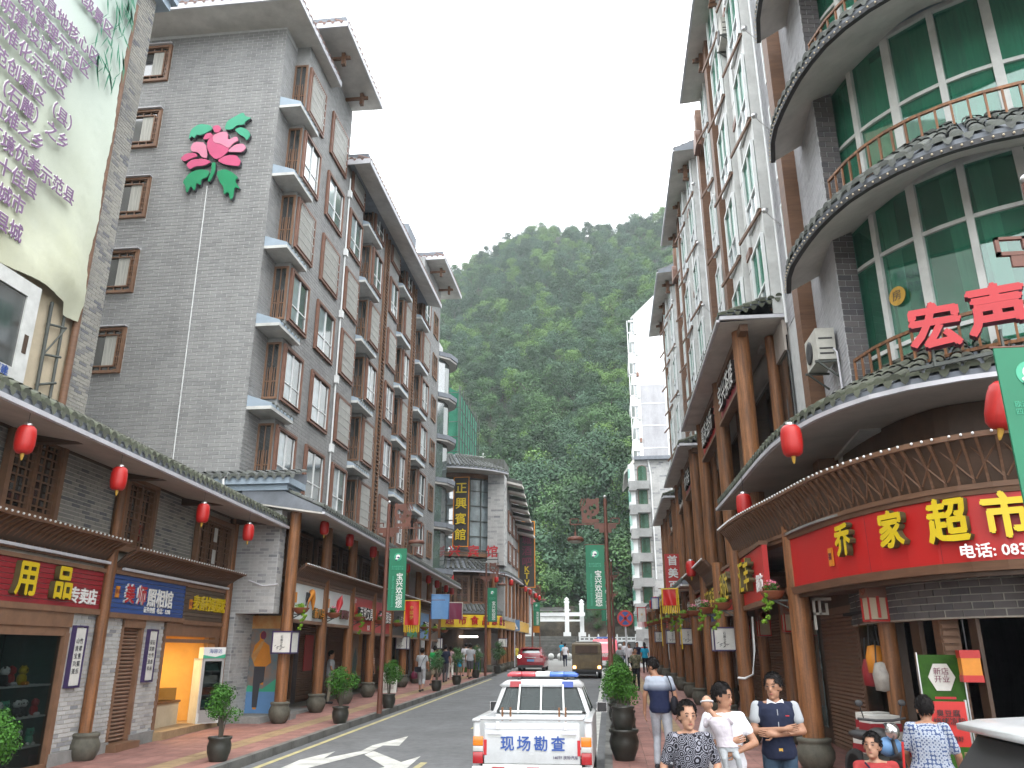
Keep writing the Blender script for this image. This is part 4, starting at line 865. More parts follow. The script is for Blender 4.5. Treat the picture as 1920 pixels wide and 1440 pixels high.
# sign boards built of horizontal strips
def striped_sign(par, u0, u1, z0, z1, m, o=.0, n=8, trim='wood_frame'):
    h = (z1 - z0) / n; me = MB().box(0, u1 - u0, -.05, 0, .006, h - .006).mesh('plank', m); root = part('sign_board', MB().box(u0, u1, -o - .012, -o + .06, z0, z1), 'mortar_tan' if m != 'sign_brown' else 'wood_dark', par)
    for k in range(n): link('plank', me, root, (u0, -o, z0 + k * h))
    part('sign_trim', MB().box(u0 - .03, u1 + .03, -o - .10, -o + .02, z0 - .10, z0).box(u0 - .03, u1 + .03, -o - .10, -o + .02, z1, z1 + .07), trim, par)
    return root
striped_sign(la, U(8.5), U(14.95), 3.05, 3.74, 'sign_crimson'); striped_sign(la, U(15.32), U(18.6), 3.02, 3.76, 'sign_blue'); striped_sign(la, U(18.62), U(21.0), 2.99, 3.74, 'sign_brown')
def big_letters(par, s, u0, du, z, size, face, side='letter_side', o=.055, ext=.05, offs=.02, sx=1., rz=0.):
    for k, ch in enumerate(s): text('letter', ch, size, [face, side], par, (u0 + k * du, -o - ext, z), rz, ext, offs, sx=sx)
big_letters(la, '用品', U(12.5), 1.03, 3.40, .60, 'letter_yellow', offs=.03)
text('lettering', '专卖店', .30, 'letter_white', la, (U(14.36), -.06, 3.24), 0, .01, .012, 'stuff')
def seal(par, u, z, o=.06, h=.22): part('seal', MB().box(u - h * .28, u + h * .28, -o - .015, -o + .01, z - h / 2, z + h / 2), 'letter_orange', par); text('lettering', '非遗', h * .42, 'letter_maroon', par, (u, -o - .018, z), 0, .002, 0, 'stuff')
seal(la, U(15.52), 3.42)
big_letters(la, '美师', U(15.98), .50, 3.38, .40, 'letter_red', 'letter_white', ext=.02); text('lettering', '照相馆', .40, 'letter_white', la, (U(17.36), -.07, 3.36), 0, .01, .014, 'stuff'); text('lettering', '证件快照  电话：1398', .13, 'letter_white', la, (U(17.3), -.06, 3.12), 0, .004, .004, 'stuff')
seal(la, U(18.95), 3.36); text('lettering', '麦香村蛋糕坊', .36, 'letter_yellow', la, (U(20.02), -.09, 3.38), 0, .02, .016, 'stuff', sx=.92)
# scroll boards with vertical verses
for (y, nm, lines) in ((14.47, 'nearer', '竹翠熊猫乐\n山青宝兴美\n一'), (17.29, 'farther', '石韵书香远\n灵关古道长\n一')):
    t = thing('verse_board', '%s white vertical verse board in a dark frame on the low brick shop wall' % nm, 'verse board', (0, 0, 0), 0, 'verse boards on the low shop wall'); t.parent = None
    p = Matrix.Translation(A0) @ Matrix.Rotation(AZ, 4, 'Z') @ Vector((U(y), -.0, 2.2)); t.location = p; t.rotation_euler.z = AZ
    part('board', MB().box(-.17, .17, -.055, -.01, -.50, .50), 'paper', t); part('frame', frame_mb(.40, 1.08, .028, .005, .075, -.2, -.54), 'frame_purple', t)
    cols = lines.split('\n')[:2]
    for k, s in enumerate(cols): text('lettering', '\n'.join(s), .105, 'letter_ink', t, (.06 - k * .12, -.062, .0), 0, .002, 0, 'stuff', line=1.25)
# toy shop window
lpart('shop_frame', [(U(10.6), U(14.15), -.1, .02, 2.55, 2.70), (U(10.6), U(10.72), -.1, .02, .4, 2.6), (U(14.02), U(14.15), -.1, .04, .4, 2.6), (U(10.6), U(14.15), -.1, .04, .3, .46), (U(10.6), U(14.15), -.05, .06, 2.7, 3.0)], 'wood_frame')
lpart('shop_window', [(U(10.72), U(12.5), -.05, -.035, .46, 2.55), (U(12.5), U(14.02), -.055, -.04, .46, 2.55)], 'shop_glass')
lpart('shop_interior', [(U(10.5), U(14.1), -2.2, -2.15, .3, 3.0), (U(10.5), U(14.1), -2.2, -.1, 2.9, 2.95), (U(14.1), U(14.14), -2.2, -.1, .3, 3.), (U(10.5), U(14.1), -2.2, -.1, .3, .4)], 'goods_b')
for k, z in enumerate((.75, 1.22, 1.72)): lpart('shelf', [(U(12.0), U(14.0), -.55, -.07, z, z + .03)], 'white_dirty')
def toy(y, o, z, s, kind, label):
    p = Matrix.Translation(A0) @ Matrix.Rotation(AZ, 4, 'Z') @ Vector((U(y), -o, z)); t = thing('plush_toy', label, 'plush toy', p, AZ + rad(R.uniform(-30, 30)), 'plush toys on the shop shelves')
    a, b = {'panda': ('letter_white', 'letter_black'), 'bear': ('letter_yellow', 'letter_orange'), 'red': ('sign_bright', 'letter_white'), 'mint': ('flower_mint', 'letter_white')}[kind]
    part('body', MB().ell((0, 0, s * .8), (s * .75, s * .65, s * .85), 12, 8), b if kind == 'panda' else a, t); part('head', MB().ell((0, -s * .1, s * 1.95), (s * .72, s * .62, s * .62), 12, 8), a, t)
    for q in (-1, 1): part('ear', MB().ell((q * s * .52, -s * .05, s * 2.42), (s * .22, s * .14, s * .22), 8, 6), b if kind == 'panda' else a, t); part('foot', MB().ell((q * s * .5, -s * .55, s * .25), (s * .28, s * .4, s * .26), 8, 6), b, t); part('eye_patch', MB().ell((q * s * .26, -s * .64, s * 2.0), (s * .13, s * .07, s * .16), 6, 5), b if kind == 'panda' else 'letter_black', t)
k = 0
for sh, z in enumerate((.78, 1.25, 1.75)):
    for q in range(7 if sh < 2 else 5):
        kind = ['panda', 'panda', 'bear', 'panda', 'mint', 'panda', 'red'][(q * 3 + sh * 2) % 7]
        toy(12.35 + q * .24, -.17 - .05 * (q % 2), z, .105 if sh < 2 else .12, kind, '%s plush toy, %s along the %s shelf behind the shop window glass' % ({'panda': 'black and white panda', 'bear': 'yellow bear', 'red': 'red', 'mint': 'mint green'}[kind], nth(q), ['lowest', 'middle', 'top'][sh]))
# brown roller shutter
su0, su1 = U(16.02), U(16.9)
part('shutter_frame', MB().box(su0, su0 + .05, -.03, .2, .5, 2.95).box(su1 - .10, su1, -.03, .2, .5, 2.95).box(su0, su1, -.05, .25, 2.75, 2.98).box(su0 - .05, su1 + .02, -.25, .2, .3, .56), 'wood_frame', la)
sl_ = MB().prismx([(.12, 0), (.06, .010), (.04, .036), (.06, .062), (.12, .070)], 0, su1 - su0 - .16).mesh('slat', 'shutter'); sh = part('shutter', MB().box(su0 + .05, su1 - .1, .12, .14, .5, 2.75), 'shutter', la)
for k in range(30): link('slat', sl_, sh, (su0 + .055, 0, .57 + k * .073))
# bakery opening with a lit room behind
b0, b1 = U(17.88), U(20.95)
lpart('shop_frame', [(b0, b0 + .07, -.15, .03, .5, 2.95), (b1 - .22, b1, -.15, .03, .5, 2.95), (b0, b1, -.15, .05, 2.62, 2.98), (b0, b1, -.12, .04, 2.48, 2.56)], 'wood_frame')
lpart('shop_floor', [(b0, b1, -2.6, .25, .3, .62)], 'paving_tan'); lpart('interior_wall', [(b0, b1, -2.65, -2.6, .5, 2.95), (b0 - .05, b0, -2.65, -.1, .5, 2.95), (b1, b1 + .05, -2.65, -.1, .5, 2.95), (b0, b1, -2.65, -.1, 2.75, 2.8)], 'warm_wall')
kl = bpy.data.lights.new('bakery_ceiling_lamp', 'AREA'); kl.energy = 55; kl.color = (1, .70, .32); kl.size = .9
ko = bpy.data.objects.new('bakery_ceiling_lamp', kl); C.objects.link(ko); ko.location = Matrix.Translation(A0) @ Matrix.Rotation(AZ, 4, 'Z') @ Vector(((b0 + b1) / 2, 1.3, 2.72)); ko['label'] = 'warm ceiling lamp inside the bakery'; ko['category'] = 'lamp'
lpart('shelf_unit', [(b0 + .2, b0 + 2.0, -2.3, -1.9, .62, 1.15), (b0 + .2, b0 + 2.0, -2.3, -1.95, 1.45, 1.48), (b0 + .2, b0 + 2.0, -2.3, -1.95, 1.85, 1.88), (b0 + .2, b0 + .24, -2.3, -1.9, .6, 2.1)], 'wood')
ct = lpart('counter', [(b0 + .1, b0 + 2.0, -.75, -.35, .62, 1.12)], 'paper_cream'); lpart('counter_top', [(b0 + .08, b0 + 2.02, -.8, -.32, 1.12, 1.17)], 'wood'); lpart('display_case', [(b0 + .15, b0 + 1.9, -.7, -.4, 1.17, 1.45)], 'shop_glass')
def lthing(name, label, cat, u, o, z, grp=None):
    p = Matrix.Translation(A0) @ Matrix.Rotation(AZ, 4, 'Z') @ Vector((u, -o, z)); return thing(name, label, cat, p, AZ, grp)
for row, z in enumerate((1.15, 1.48, 1.88)):
    for q in range(9):
        col, m_ = [('red', 'goods_a'), ('cream', 'goods_c'), ('dark green', 'goods_b')][(q + row) % 3]
        t = lthing('snack_packet', '%s packet, %s on the %s shelf inside the lit bakery' % (col, nth(q), ['lower', 'middle', 'upper'][row]), 'packet', b0 + .34 + q * .18, -2.05, z, 'packets on the bakery shelves'); h = .13 + .06 * ((q * 7 + row) % 3)
        part('packet', MB().box(-.07, .07, -.04, .04, 0, h), m_, t)
fr = lthing('drinks_fridge', 'tall glass door drinks fridge at the bakery entrance', 'fridge', b0 + 2.25, -.10, .62); fr.rotation_euler.z = AZ - rad(48)
part('cabinet', MB().box(0, .05, -.3, .3, 0, 1.5).box(.5, .55, -.3, .3, 0, 1.5).box(0, .55, .27, .3, 0, 1.5).box(0.05, .5, -.3, .3, 0, .28).box(0, .55, -.3, .3, 1.45, 1.5), 'white_dirty', fr); part('header', MB().box(0, .55, -.33, -.0, 1.5, 1.76), 'white', fr); part('header_wave', MB().prism([(0, 1.5), (.55, 1.5), (.55, 1.6), (.3, 1.53), (0, 1.58)], -.335, -.33), 'flower_mint', fr)
part('door', frame_mb(.5, 1.2, .04, .28, .33, .025, .27), 'silver', fr); part('glass_door', MB().box(.06, .49, -.31, -.30, .31, 1.43), 'shop_glass', fr)
for k in range(4): part('shelf', MB().box(.05, .5, -.25, .25, .35 + k * .28, .37 + k * .28), 'white', fr); part('bottles', MB().box(.09, .46, -.2, .0, .37 + k * .28, .54 + k * .28), ['goods_b', 'goods_a', 'goods_c', 'goods_b'][k], fr, kind='stuff')
for k in range(5): part('vent_slat', MB().box(.06, .49, -.325, -.30, .04 + k * .045, .06 + k * .045), 'silver', fr)
text('lettering', '海容达', .11, 'letter_blue', fr, (.30, -.336, 1.66), 0, .002, 0, 'stuff')
# lanterns under the eave of the low row
for i, (y, x) in enumerate([(10.1, -8.07), (12.65, -8.23), (16.1, -8.45), (18.8, -8.64)]):
    lantern(x, y, 5.12 - i * .03, ['large red lantern hanging farthest to the left under the mossy eave', 'red lantern in front of the brick panel under the mossy eave', 'red lantern beside the rightmost lattice window of the low row', 'red lantern at the far end of the mossy eave, by the brick pier'][i], 'lanterns under the mossy eave')

# ================================================================= colonnade row in front of the apartment block
cd = thing('colonnade_row', 'long shop arcade with timber columns and a tiled eave below the grey block', 'shop arcade', (-9, 24, gz(24)))
CY = [21.6, 24.62, 27.6, 30.65, 33.6, 36.5, 39.5, 42.5, 45.4]
cx_ = lambda y: -8.58 - .033 * (y - 21.6)
for y in CY: colbase(cd, cx_(y), y, wz(y), .16, 6.15)
wallP = Path([(-10.25, 22.6), (-11.0, 47)])
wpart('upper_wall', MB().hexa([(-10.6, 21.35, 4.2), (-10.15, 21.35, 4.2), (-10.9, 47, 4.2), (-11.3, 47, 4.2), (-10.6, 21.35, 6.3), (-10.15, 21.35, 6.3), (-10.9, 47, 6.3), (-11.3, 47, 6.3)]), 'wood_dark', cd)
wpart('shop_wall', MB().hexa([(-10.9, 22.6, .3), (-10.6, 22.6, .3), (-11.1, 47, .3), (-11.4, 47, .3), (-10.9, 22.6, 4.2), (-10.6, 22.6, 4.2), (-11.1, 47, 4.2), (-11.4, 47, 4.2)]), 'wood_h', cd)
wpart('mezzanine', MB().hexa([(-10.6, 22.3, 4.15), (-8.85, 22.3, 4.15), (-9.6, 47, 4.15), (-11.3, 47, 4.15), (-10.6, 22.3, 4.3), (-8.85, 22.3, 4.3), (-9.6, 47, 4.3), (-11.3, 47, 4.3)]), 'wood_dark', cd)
eaP = Path([(-7.66, 20.2), (-8.9, 49.5)])
eaves(cd, eaP, 1.0, eaP.L, 5.85, 2.3, 1.0, soff_rise=.35, spacing=.24, m='roof_tile', top_singles=110)
colP = Path([(cx_(21.6) - .12, 21.4), (cx_(46) - .12, 46)])
apron(cd, Path([(cx_(21.6) + .02, 21.75), (cx_(46) + .02, 46)]), 0, 24.2, 4.22, 4.55, .30, sp=.15, single=130)
for i, (a, b) in enumerate(zip(CY, CY[1:])):
    t = window(cd, 'lattice', round(b - a - .5, 2), 1.6, Vector((-10.12 - .03 * (a - 21.4), a + .25, 4.45)) - cd.location, RZL + rad(1.8))
# signs between columns
SG = [('sign_white', '', 'white shop sign with an orange swoosh'), ('sign_white', '', 'white'), ('sign_red', '百货文具', ''), ('sign_red', '中国服装', ''), ('sign_black', '小百货', ''), ('sign_green', '千川川', ''), ('sign_lightblue', '干洗店', ''), ('sign_brown', '茶馆', ''), ]
for i, (a, b) in enumerate(zip(CY, CY[1:])):
    m_, s, _ = SG[i]; x = cx_((a + b) / 2) - .0; zt = 4.08; zb = 3.12 if i < 2 else 3.0
    zb -= (i * .02); d = b - a - .36; rz = RZL + rad(1.9); base = Vector((cx_(a + .18), a + .18, 0)) - cd.location
    sb_ = part('sign_board', MB().box(0, d, -.05, .05, zb, zt), m_, cd, base, rz); part('sign_trim', MB().box(0, d, -.08, .08, zb - .09, zb - .002).box(0, d, -.08, .08, zt + .002, zt + .07), 'wood_frame', sb_)
    Y0 = (0, 0, 0)
    part('seal', MB().box(.10, .26, -.07, -.051, zt - .52, zt - .25), 'letter_orange', sb_)
    if i == 0:
        part('logo', MB().tube([(1.05, -.12, zb + .35), (1.2, -.12, zt - .3), (1.35, -.12, zt - .18), (1.48, -.12, zt - .35), (1.55, -.12, zb + .3)], [.02, .07, .10, .08, .02], 8), 'letter_orange', sb_); part('logo_shade', MB().tube([(1.0, -.08, zb + .4), (1.1, -.08, zt - .25), (1.2, -.08, zt - .35)], [.02, .09, .03], 8), 'letter_black', sb_)
        text('lettering', '新八马', .32, ['letter_orange', 'letter_side'], sb_, (2.15, -.1, zb + .2), 0, .04, .01, 'stuff')
    elif i == 1:
        part('logo', MB().tube([(.9, -.12, zb + .25), (1.15, -.12, zb + .65), (1.4, -.12, zt - .06)], [.02, .12, .01], 8), 'letter_red', sb_); text('lettering', '夏梦娜', .30, ['letter_maroon', 'letter_side'], sb_, (1.85, -.1, zb + .3), 0, .03, .01, 'stuff')
    else:
        col = {'sign_red': 'letter_white', 'sign_black': 'ac_white', 'sign_green': 'letter_white', 'sign_lightblue': 'letter_white', 'sign_brown': 'gold'}[m_]
        text('lettering', s, .46 if i < 4 else .36, [col, 'letter_black'], sb_, (d * .55, -.12, (zb + zt) / 2), 0, .05, .012, 'stuff')
        if i == 2: text('lettering', '新华', .18, 'letter_white', sb_, (.28, -.055, zt - .15), 0, .003, 0, 'stuff'); text('lettering', '批发', .2, 'letter_white', sb_, (d - .4, -.055, zb + .12), 0, .003, 0, 'stuff')
# shop fronts between the posters and shutters
for i, (a, b) in enumerate(zip(CY, CY[1:])):
    x = -10.58 - .02 * (a - 22); base = Vector((x, max(a + .2, 22.7), 0)) - cd.location; w = b - max(a + .2, 22.7) - .1; z0 = wz(a) + .1; rz = RZL + rad(1.2)
    part('shop_frame', frame_mb(w, 2.65, .1, -.05, .12, 0, z0), 'wood_frame', cd, base, rz)
    if i in (1, 6): part('shop_window', MB().box(.1, w - .1, -.04, -.02, z0 + .1, z0 + 2.55), 'shop_glass', cd, base, rz)
    if i in (2, 3, 4, 5, 7):
        s_ = part('shutter', MB().box(.1, w - .1, -.01, .02, z0 + .05, z0 + 2.6), 'shutter', cd, base, rz); me = MB().prismx([(-.01, 0), (-.04, .035), (-.01, .07)], .1, w - .1).mesh('slat', 'shutter')
        for k in range(34): link('slat', me, s_, (0, 0, z0 + .1 + k * .073))
    if i in (0, 1, 4): part('poster', MB().box(.25, w * .85, -.07, -.045, z0 + .45, z0 + 2.4), 'poster_orange', cd, base, rz); part('poster_figure', MB().prism([(.8, z0 + .6), (1.4, z0 + .5), (1.5, z0 + 1.1), (1.2, z0 + 1.6), (.9, z0 + 1.2)], -.076, -.072), 'goods_b', cd, base, rz)
    if i in (2, 4): part('poster', MB().box(w * .3, w * .62, -.07, -.045, z0 + .9, z0 + 2.1), 'sign_red' if i == 2 else 'paper_cream', cd, base, rz)
    if i == 4: part('counter_light', MB().box(.3, w - .3, .3, .35, z0 + 2.2, z0 + 2.3), 'lamp_lit_white', cd, base, rz)
# timber skirt seats and brick stubs of the arcade
for y in CY[1:]:
    wpart('brick_stub', MB().box(-11.2, -10.42 - .02 * (y - 22), y - .16, y + .16, .3, 4.15), 'dark_brick', cd)
# brick pier with cornice at the near end
pr = thing('brick_pier', 'grey brick pier with a blue cornice and small tiled cap, between the two left rows', 'brick pier', (-9.7, 21.3, gz(21)))
wpart('core', MB().box(-10.6, -8.9, 21.35, 21.75, 3.25, 6.3).box(-10.6, -9.95, 21.35, 22.6, .3, 3.25), 'mortar', pr)
wpart('sloped_cheek', MB().prismx([(21.75, 3.3), (22.3, 3.3), (22.3, 4.1), (21.75, 4.5)], -10.6, -9.15), 'mortar_dark', pr)
Mpp = Matrix.Translation(Vector((-10.6, 21.35, 0)) - pr.location); bricks(pr, Mpp, 0, 1.7, 3.27, 6.28, .26, .085, 'light_brick', singles=150, near=(1, 5), gap=.018); bricks(pr, Mpp, 0, .65, .45, 3.25, .26, .085, 'light_brick', singles=40, gap=.018); bricks(pr, Matrix.Translation(Vector((-9.95, 21.35, 0)) - pr.location) @ Matrix.Rotation(RZL, 4, 'Z'), 0, 1.25, .45, 3.25, .26, .085, 'light_brick', singles=0, gap=.018)
Mq = Matrix.Translation(Vector((-8.9, 21.35, 0)) - pr.location) @ Matrix.Rotation(RZL, 4, 'Z'); bricks(pr, Mq, 0, .4, 3.27, 6.28, .26, .085, 'light_brick', singles=0)
wpart('cornice', MB().box(-11.2, -8.8, 21.22, 22.0, 6.3, 6.52).box(-11.4, -8.7, 21.08, 22.1, 6.522, 6.68).box(-11.6, -8.6, 20.95, 22.2, 6.682, 6.86), 'pale_blue', pr)
tm = tile_piece(1.2, .35)
for k in range(12): link('roof_tile', tm, pr, Vector((-11.6 + k * .26 + .1, 20.88, 6.88)) - pr.location, 0)
wpart('cap_bed', MB().prismx([(20.92, 6.862), (22.3, 6.862), (22.3, 7.2), (20.92, 6.93)], -11.6, -8.62), 'roof_under', pr)
wpart('drain_pipe', MB().tube([(-10.35, 20.9, 7.0), (-10.48, 20.86, 6.8), (-10.42, 20.9, 6.25)], .035, 6), 'white', pr)
# poster panel in the recess
po = thing('poster_panel', 'tall poster of a person in an orange shirt in the recess by the brick pier', 'poster', (-9.6, 22.55, wz(22.5) + .15))
part('panel', MB().box(-.45, .5, -.03, .03, .0, 2.55), 'poster_mix', po); part('header', MB().box(-.45, .5, -.05, -.031, 2.2, 2.55), 'poster_orange', po)
part('printed_figure', MB().prism([(-.12, .1), (-.02, .1), (.02, .75), (.12, .72), (.14, 1.0), (.16, 1.2), (.30, 1.3), (.20, 1.75), (.05, 1.85), (.02, 1.9), (.06, 2.05), (-.02, 2.14), (-.1, 2.05), (-.08, 1.9), (-.22, 1.75), (-.28, 1.45), (-.16, 1.2), (-.16, .9)], -.04, -.034), 'letter_orange', po); part('printed_trousers', MB().prism([(-.14, .15), (0, .15), (.03, .75), (.13, .8), (.15, 1.2), (-.17, 1.2), (-.17, .8)], -.046, -.041), 'letter_ink', po); part('printed_water', MB().box(-.45, .5, -.036, -.0315, 0, .55), 'sign_lightblue', po)
part('printed_head', MB().ell((.0, -.038, 2.02), (.09, .004, .12), 14, 8), 'letter_maroon', po); part('printed_arm', MB().prism([(-.28, 1.5), (-.2, 1.3), (.0, 1.72), (.06, 1.9), (-.02, 1.86), (-.18, 1.62)], -.050, -.046), 'poster_orange', po); part('printed_sea', MB().prism([(-.45, .5), (-.3, .72), (.1, .62), (.5, .9), (.5, .1), (-.45, .1)], -.033, -.0305), 'flower_mint', po)
part('plinth', MB().box(-.5, 1.0, -.12, .3, -.18, -.002), 'concrete', po)
# lanterns of the arcade, one near every column
for i, (y, x) in enumerate([(22.9, -8.2), (25.5, -8.25), (28.6, -8.35), (34.4, -8.5), (39.8, -8.75), (42.6, -8.9), (45.6, -9.0), (47.6, -9.05)]):
    lantern(x, y, 5.72 - (.02 * i), '%s red lantern from the brick pier under the long arcade eave' % nth(i), 'lanterns under the arcade eave')
# cables along the arcade
cb = MB(); cb.tube([(-9.6, 21.2, 4.1), (-9.2, 21.25, 3.95), (-8.8, 21.3, 4.0)], .02, 5); tag(link('wire', cb.mesh('wire', 'gutter')), 'pale sagging wire between the brick pier and the first arcade column', 'wire')
# ================================================================= hotel at the bend
ht = thing('hotel_building', 'curved hotel with a tall glass front, vertical gold lettered board and tiled roofs', 'hotel', (-8, 54, gz(54)))
HP = Path([(-13.5, 50.6), (-11.0, 50.3), (-9.0, 50.6), (-7.6, 51.5), (-6.9, 52.6), (-6.55, 54.0), (-6.4, 56), (-6.3, 72)], 1)
INP = Path([(-13.5, 52.2), (-11.2, 51.9), (-9.6, 52.1), (-8.3, 52.7), (-7.7, 53.4)], 2)
# upper drum of glass
mb = MB(); sweep(mb, INP, [(0, 8.4), (-.15, 8.4), (-.15, 13.3), (0, 13.3)]); wpart('curtain_glass', mb, 'glass_sky', ht)
gm = MB()
for k in range(9):
    d = INP.L * k / 8; x, y, _ = INP.pt(d, .04); gm.box(x - .035, x + .035, y - .035, y + .035, 8.4, 13.3)
for z in (8.5, 9.4, 10.4, 11.4, 12.4, 13.2): sweep(gm, INP, [(0, z), (.06, z), (.06, z + .06), (0, z + .06)])
wpart('mullion', gm, 'scaffold', ht); mb = MB(); sweep(mb, INP, [(0, 13.3), (.15, 13.3), (.15, 13.6), (0, 13.6)]); sweep(mb, INP, [(0, 8.1), (.2, 8.1), (.2, 8.4), (0, 8.4)]); wpart('trim', mb, 'wood_frame', ht)
wpart('core', MB().prismz([(-13.5, 52.3), (-9.5, 52.3), (-7.9, 53.6), (-6.7, 53.6), (-6.7, 72), (-13.5, 72)], 4.2, 13.2), 'facade_grey', ht)
cn = MB().box(-7.75, -6.65, 52.9, 54.4, 7.6, 13.6); wpart('corner_tower', cn, 'mortar', ht)
bricks(ht, Matrix.Translation(Vector((-7.75, 52.9, 0)) - ht.location), 0, 1.1, 7.6, 13.5, .42, .14, 'light_brick', singles=0); bricks(ht, Matrix.Translation(Vector((-6.65, 52.9, 0)) - ht.location) @ Matrix.Rotation(RZL, 4, 'Z'), 0, 1.5, 7.6, 13.5, .42, .14, 'light_brick', singles=0)
RPh = Path([(-13.8, 50.2), (-11.4, 49.9), (-9.6, 50.2), (-8.2, 50.9), (-7.1, 51.7), (-6.4, 52.7)], 2)
eaves(ht, RPh, 0, RPh.L, 13.55, 2.3, 1.25, spacing=.3, soff_rise=.1, top_singles=40)
wpart('roof_cap', MB().prismz([(-13.5, 52), (-9.4, 52), (-7.6, 52.8), (-6.7, 53.2), (-6.7, 56), (-13.5, 56)], 14.0, 14.7), 'roof_tile', ht)
# fanned stepped roofs down the side
for k in range(7):
    y = 54.3 + k * 1.1; z = 13.3 - k * .42; x = -5.55 + k * .03
    wpart('fan_roof', MB().hexa([(-6.7, y, z), (x, y - .35, z - .35), (x, y + .8, z - .35), (-6.7, y + 1.1, z), (-6.7, y, z + .14), (x, y - .35, z - .2), (x, y + .8, z - .2), (-6.7, y + 1.1, z + .14)]), 'soffit', ht)
    wpart('fan_tiles', MB().hexa([(-6.7, y, z + .145), (x, y - .35, z - .195), (x, y - .0, z - .195), (-6.7, y + .5, z + .145), (-6.7, y, z + .4), (x, y - .35, z + .02), (x, y - .1, z + .02), (-6.7, y + .4, z + .4)]), 'roof_tile', ht)
# name board
nb = thing('hotel_name_board', 'tall dark board with gold edge and four gold characters on the hotel glass', 'sign', (-9.35, 51.75, 8.7))
part('board', MB().box(-.5, .5, -.02, .08, 0, 4.5), 'sign_black', nb); part('edge', frame_mb(1.06, 4.6, .06, -.02, .05, -.53, -.05), 'letter_orange', nb)
for k, ch in enumerate('正興賓館'): text('letter', ch, .78, ['letter_yellow', 'letter_side'], nb, (0, -.06, 3.75 - k * 1.02), 0, .03, .02)
rs = thing('red_hotel_letters', 'red three character lettering standing above the hotel porch roof', 'sign', (-9.0, 50.9, 7.85))
for k, ch in enumerate('兴宾馆'): text('letter', ch, .78, ['letter_red', 'letter_side'], rs, (-.55 + k * 1.15, k * .35, .42), 0, .05, .03)
part('rail', MB().box(-1.4, 2.2, .3, .34, -.1, -.04).box(-1.4, 2.2, .3, .34, .3, .34).box(-1.4, -1.36, .3, .34, -.3, .34).box(2.16, 2.2, .3, .34, -.3, .34), 'scaffold', rs)
# porch roof, lattice storey, yellow sign, columns
eaves(ht, HP, 0, HP.L, 7.0, 1.4, .75, spacing=.36, soff_rise=.15, top_singles=70)
LS = Path([(-13.5, 51.6), (-11.0, 51.3), (-9.3, 51.6), (-8.2, 52.2), (-7.6, 53.0), (-7.3, 54.2), (-7.2, 72)], 1)
mb = MB(); sweep(mb, LS, [(0, 4.3), (-.3, 4.3), (-.3, 7.2), (0, 7.2)]); wpart('storey_wall', mb, 'wood_dark', ht)
mb = MB(); sweep(mb, LS, [(0.02, 4.3), (.12, 4.3), (.12, 5.05), (.02, 5.05)]); wpart('parapet', mb, 'facade_grey', ht)
d = .5
while d < 8.5:
    p = Vector(LS.pt(d, .05, 5.1)); window(ht, 'lattice', 1.0, 1.75, p - ht.location, LS.rz(d + .5)); d += 1.12
SP = Path([(-13.5, 50.95), (-11.0, 50.75), (-9.0, 51.05), (-7.6, 51.9), (-6.95, 52.9), (-6.75, 54.2), (-6.6, 72)], 1)
eaves(ht, SP, 0, 12, 4.45, .55, .5, spacing=.3, top_singles=0, gut=False, soffit='wood_dark')
mb = MB(); sweep(mb, SP, [(0, 3.68), (-.1, 3.68), (-.1, 4.42), (0, 4.42)], 2.5, 9.3); wpart('yellow_sign', mb, 'sign_yellow', ht); mb = MB(); sweep(mb, SP, [(0, 3.68), (-.1, 3.68), (-.1, 4.42), (0, 4.42)], 9.3, 24); wpart('sign_fascia', mb, 'gold', ht)
for k, ch in enumerate('超市食品凉菜店'):
    d = 3.75 + k * .78; p = Vector(SP.pt(d, .03, 4.05)); text('letter', ch, .56, ['letter_red', 'letter_maroon'], ht, p - ht.location, SP.rz(d), .02, .02)
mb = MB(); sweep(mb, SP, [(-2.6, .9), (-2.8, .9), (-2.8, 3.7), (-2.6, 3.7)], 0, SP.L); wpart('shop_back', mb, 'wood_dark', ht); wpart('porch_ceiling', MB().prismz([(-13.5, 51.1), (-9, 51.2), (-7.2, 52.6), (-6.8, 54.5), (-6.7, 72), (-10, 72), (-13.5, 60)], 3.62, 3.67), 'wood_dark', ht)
for i, d in enumerate((6.6, 8.6, 10.4, 12.6, 14.9, 17.2, 19.5, 21.8)):
    x, y, _ = SP.pt(d, -.25); colbase(ht, x, y, wz(y) - .12, .17, 3.7); wpart('upper_column', MB().tube([(SP.pt(d, .1)[0], SP.pt(d, .1)[1], 4.42), (SP.pt(d, .1)[0], SP.pt(d, .1)[1], 7.0)], .13, 10), 'column', ht)
# side windows and air conditioners
for k in range(6):
    for z in (8.0, 10.1): window(ht, 'slide2', 1.6, 1.45, Vector((-6.69, 55.2 + k * 2.3, z - k * .0)) - ht.location, RZL)
# lit market stall behind the columns
wpart('stall_light', MB().box(-9.6, -8.4, 53.4, 53.5, 3.1, 3.2), 'lamp_lit_white', ht); wpart('greens', MB().box(-9.8, -8.2, 53.2, 53.6, 1.0, 2.3), 'leaf_hedge', ht, kind='stuff')
kt = thing('ktv_board', 'tall dark vertical board with purple characters and KTV in yellow on the hotel side', 'sign', (-6.0, 62, 6.8))
part('board', MB().box(-.62, .55, -.08, .08, 0, 5.0), 'sign_black', kt); part('edge', frame_mb(1.27, 5.0, .06, .06, .10, -.67, 0), 'letter_orange', kt)
for k, ch in enumerate('歌城酒吧'): text('letter', ch, .78, 'letter_maroon', kt, (-.03, -.1, 4.4 - k * .85), 0, .02, .02)
for k, ch in enumerate('KTV'): text('letter', ch, .62, 'letter_yellow', kt, (-.03, -.1, 1.35 - k * .5), 0, .02, .015)
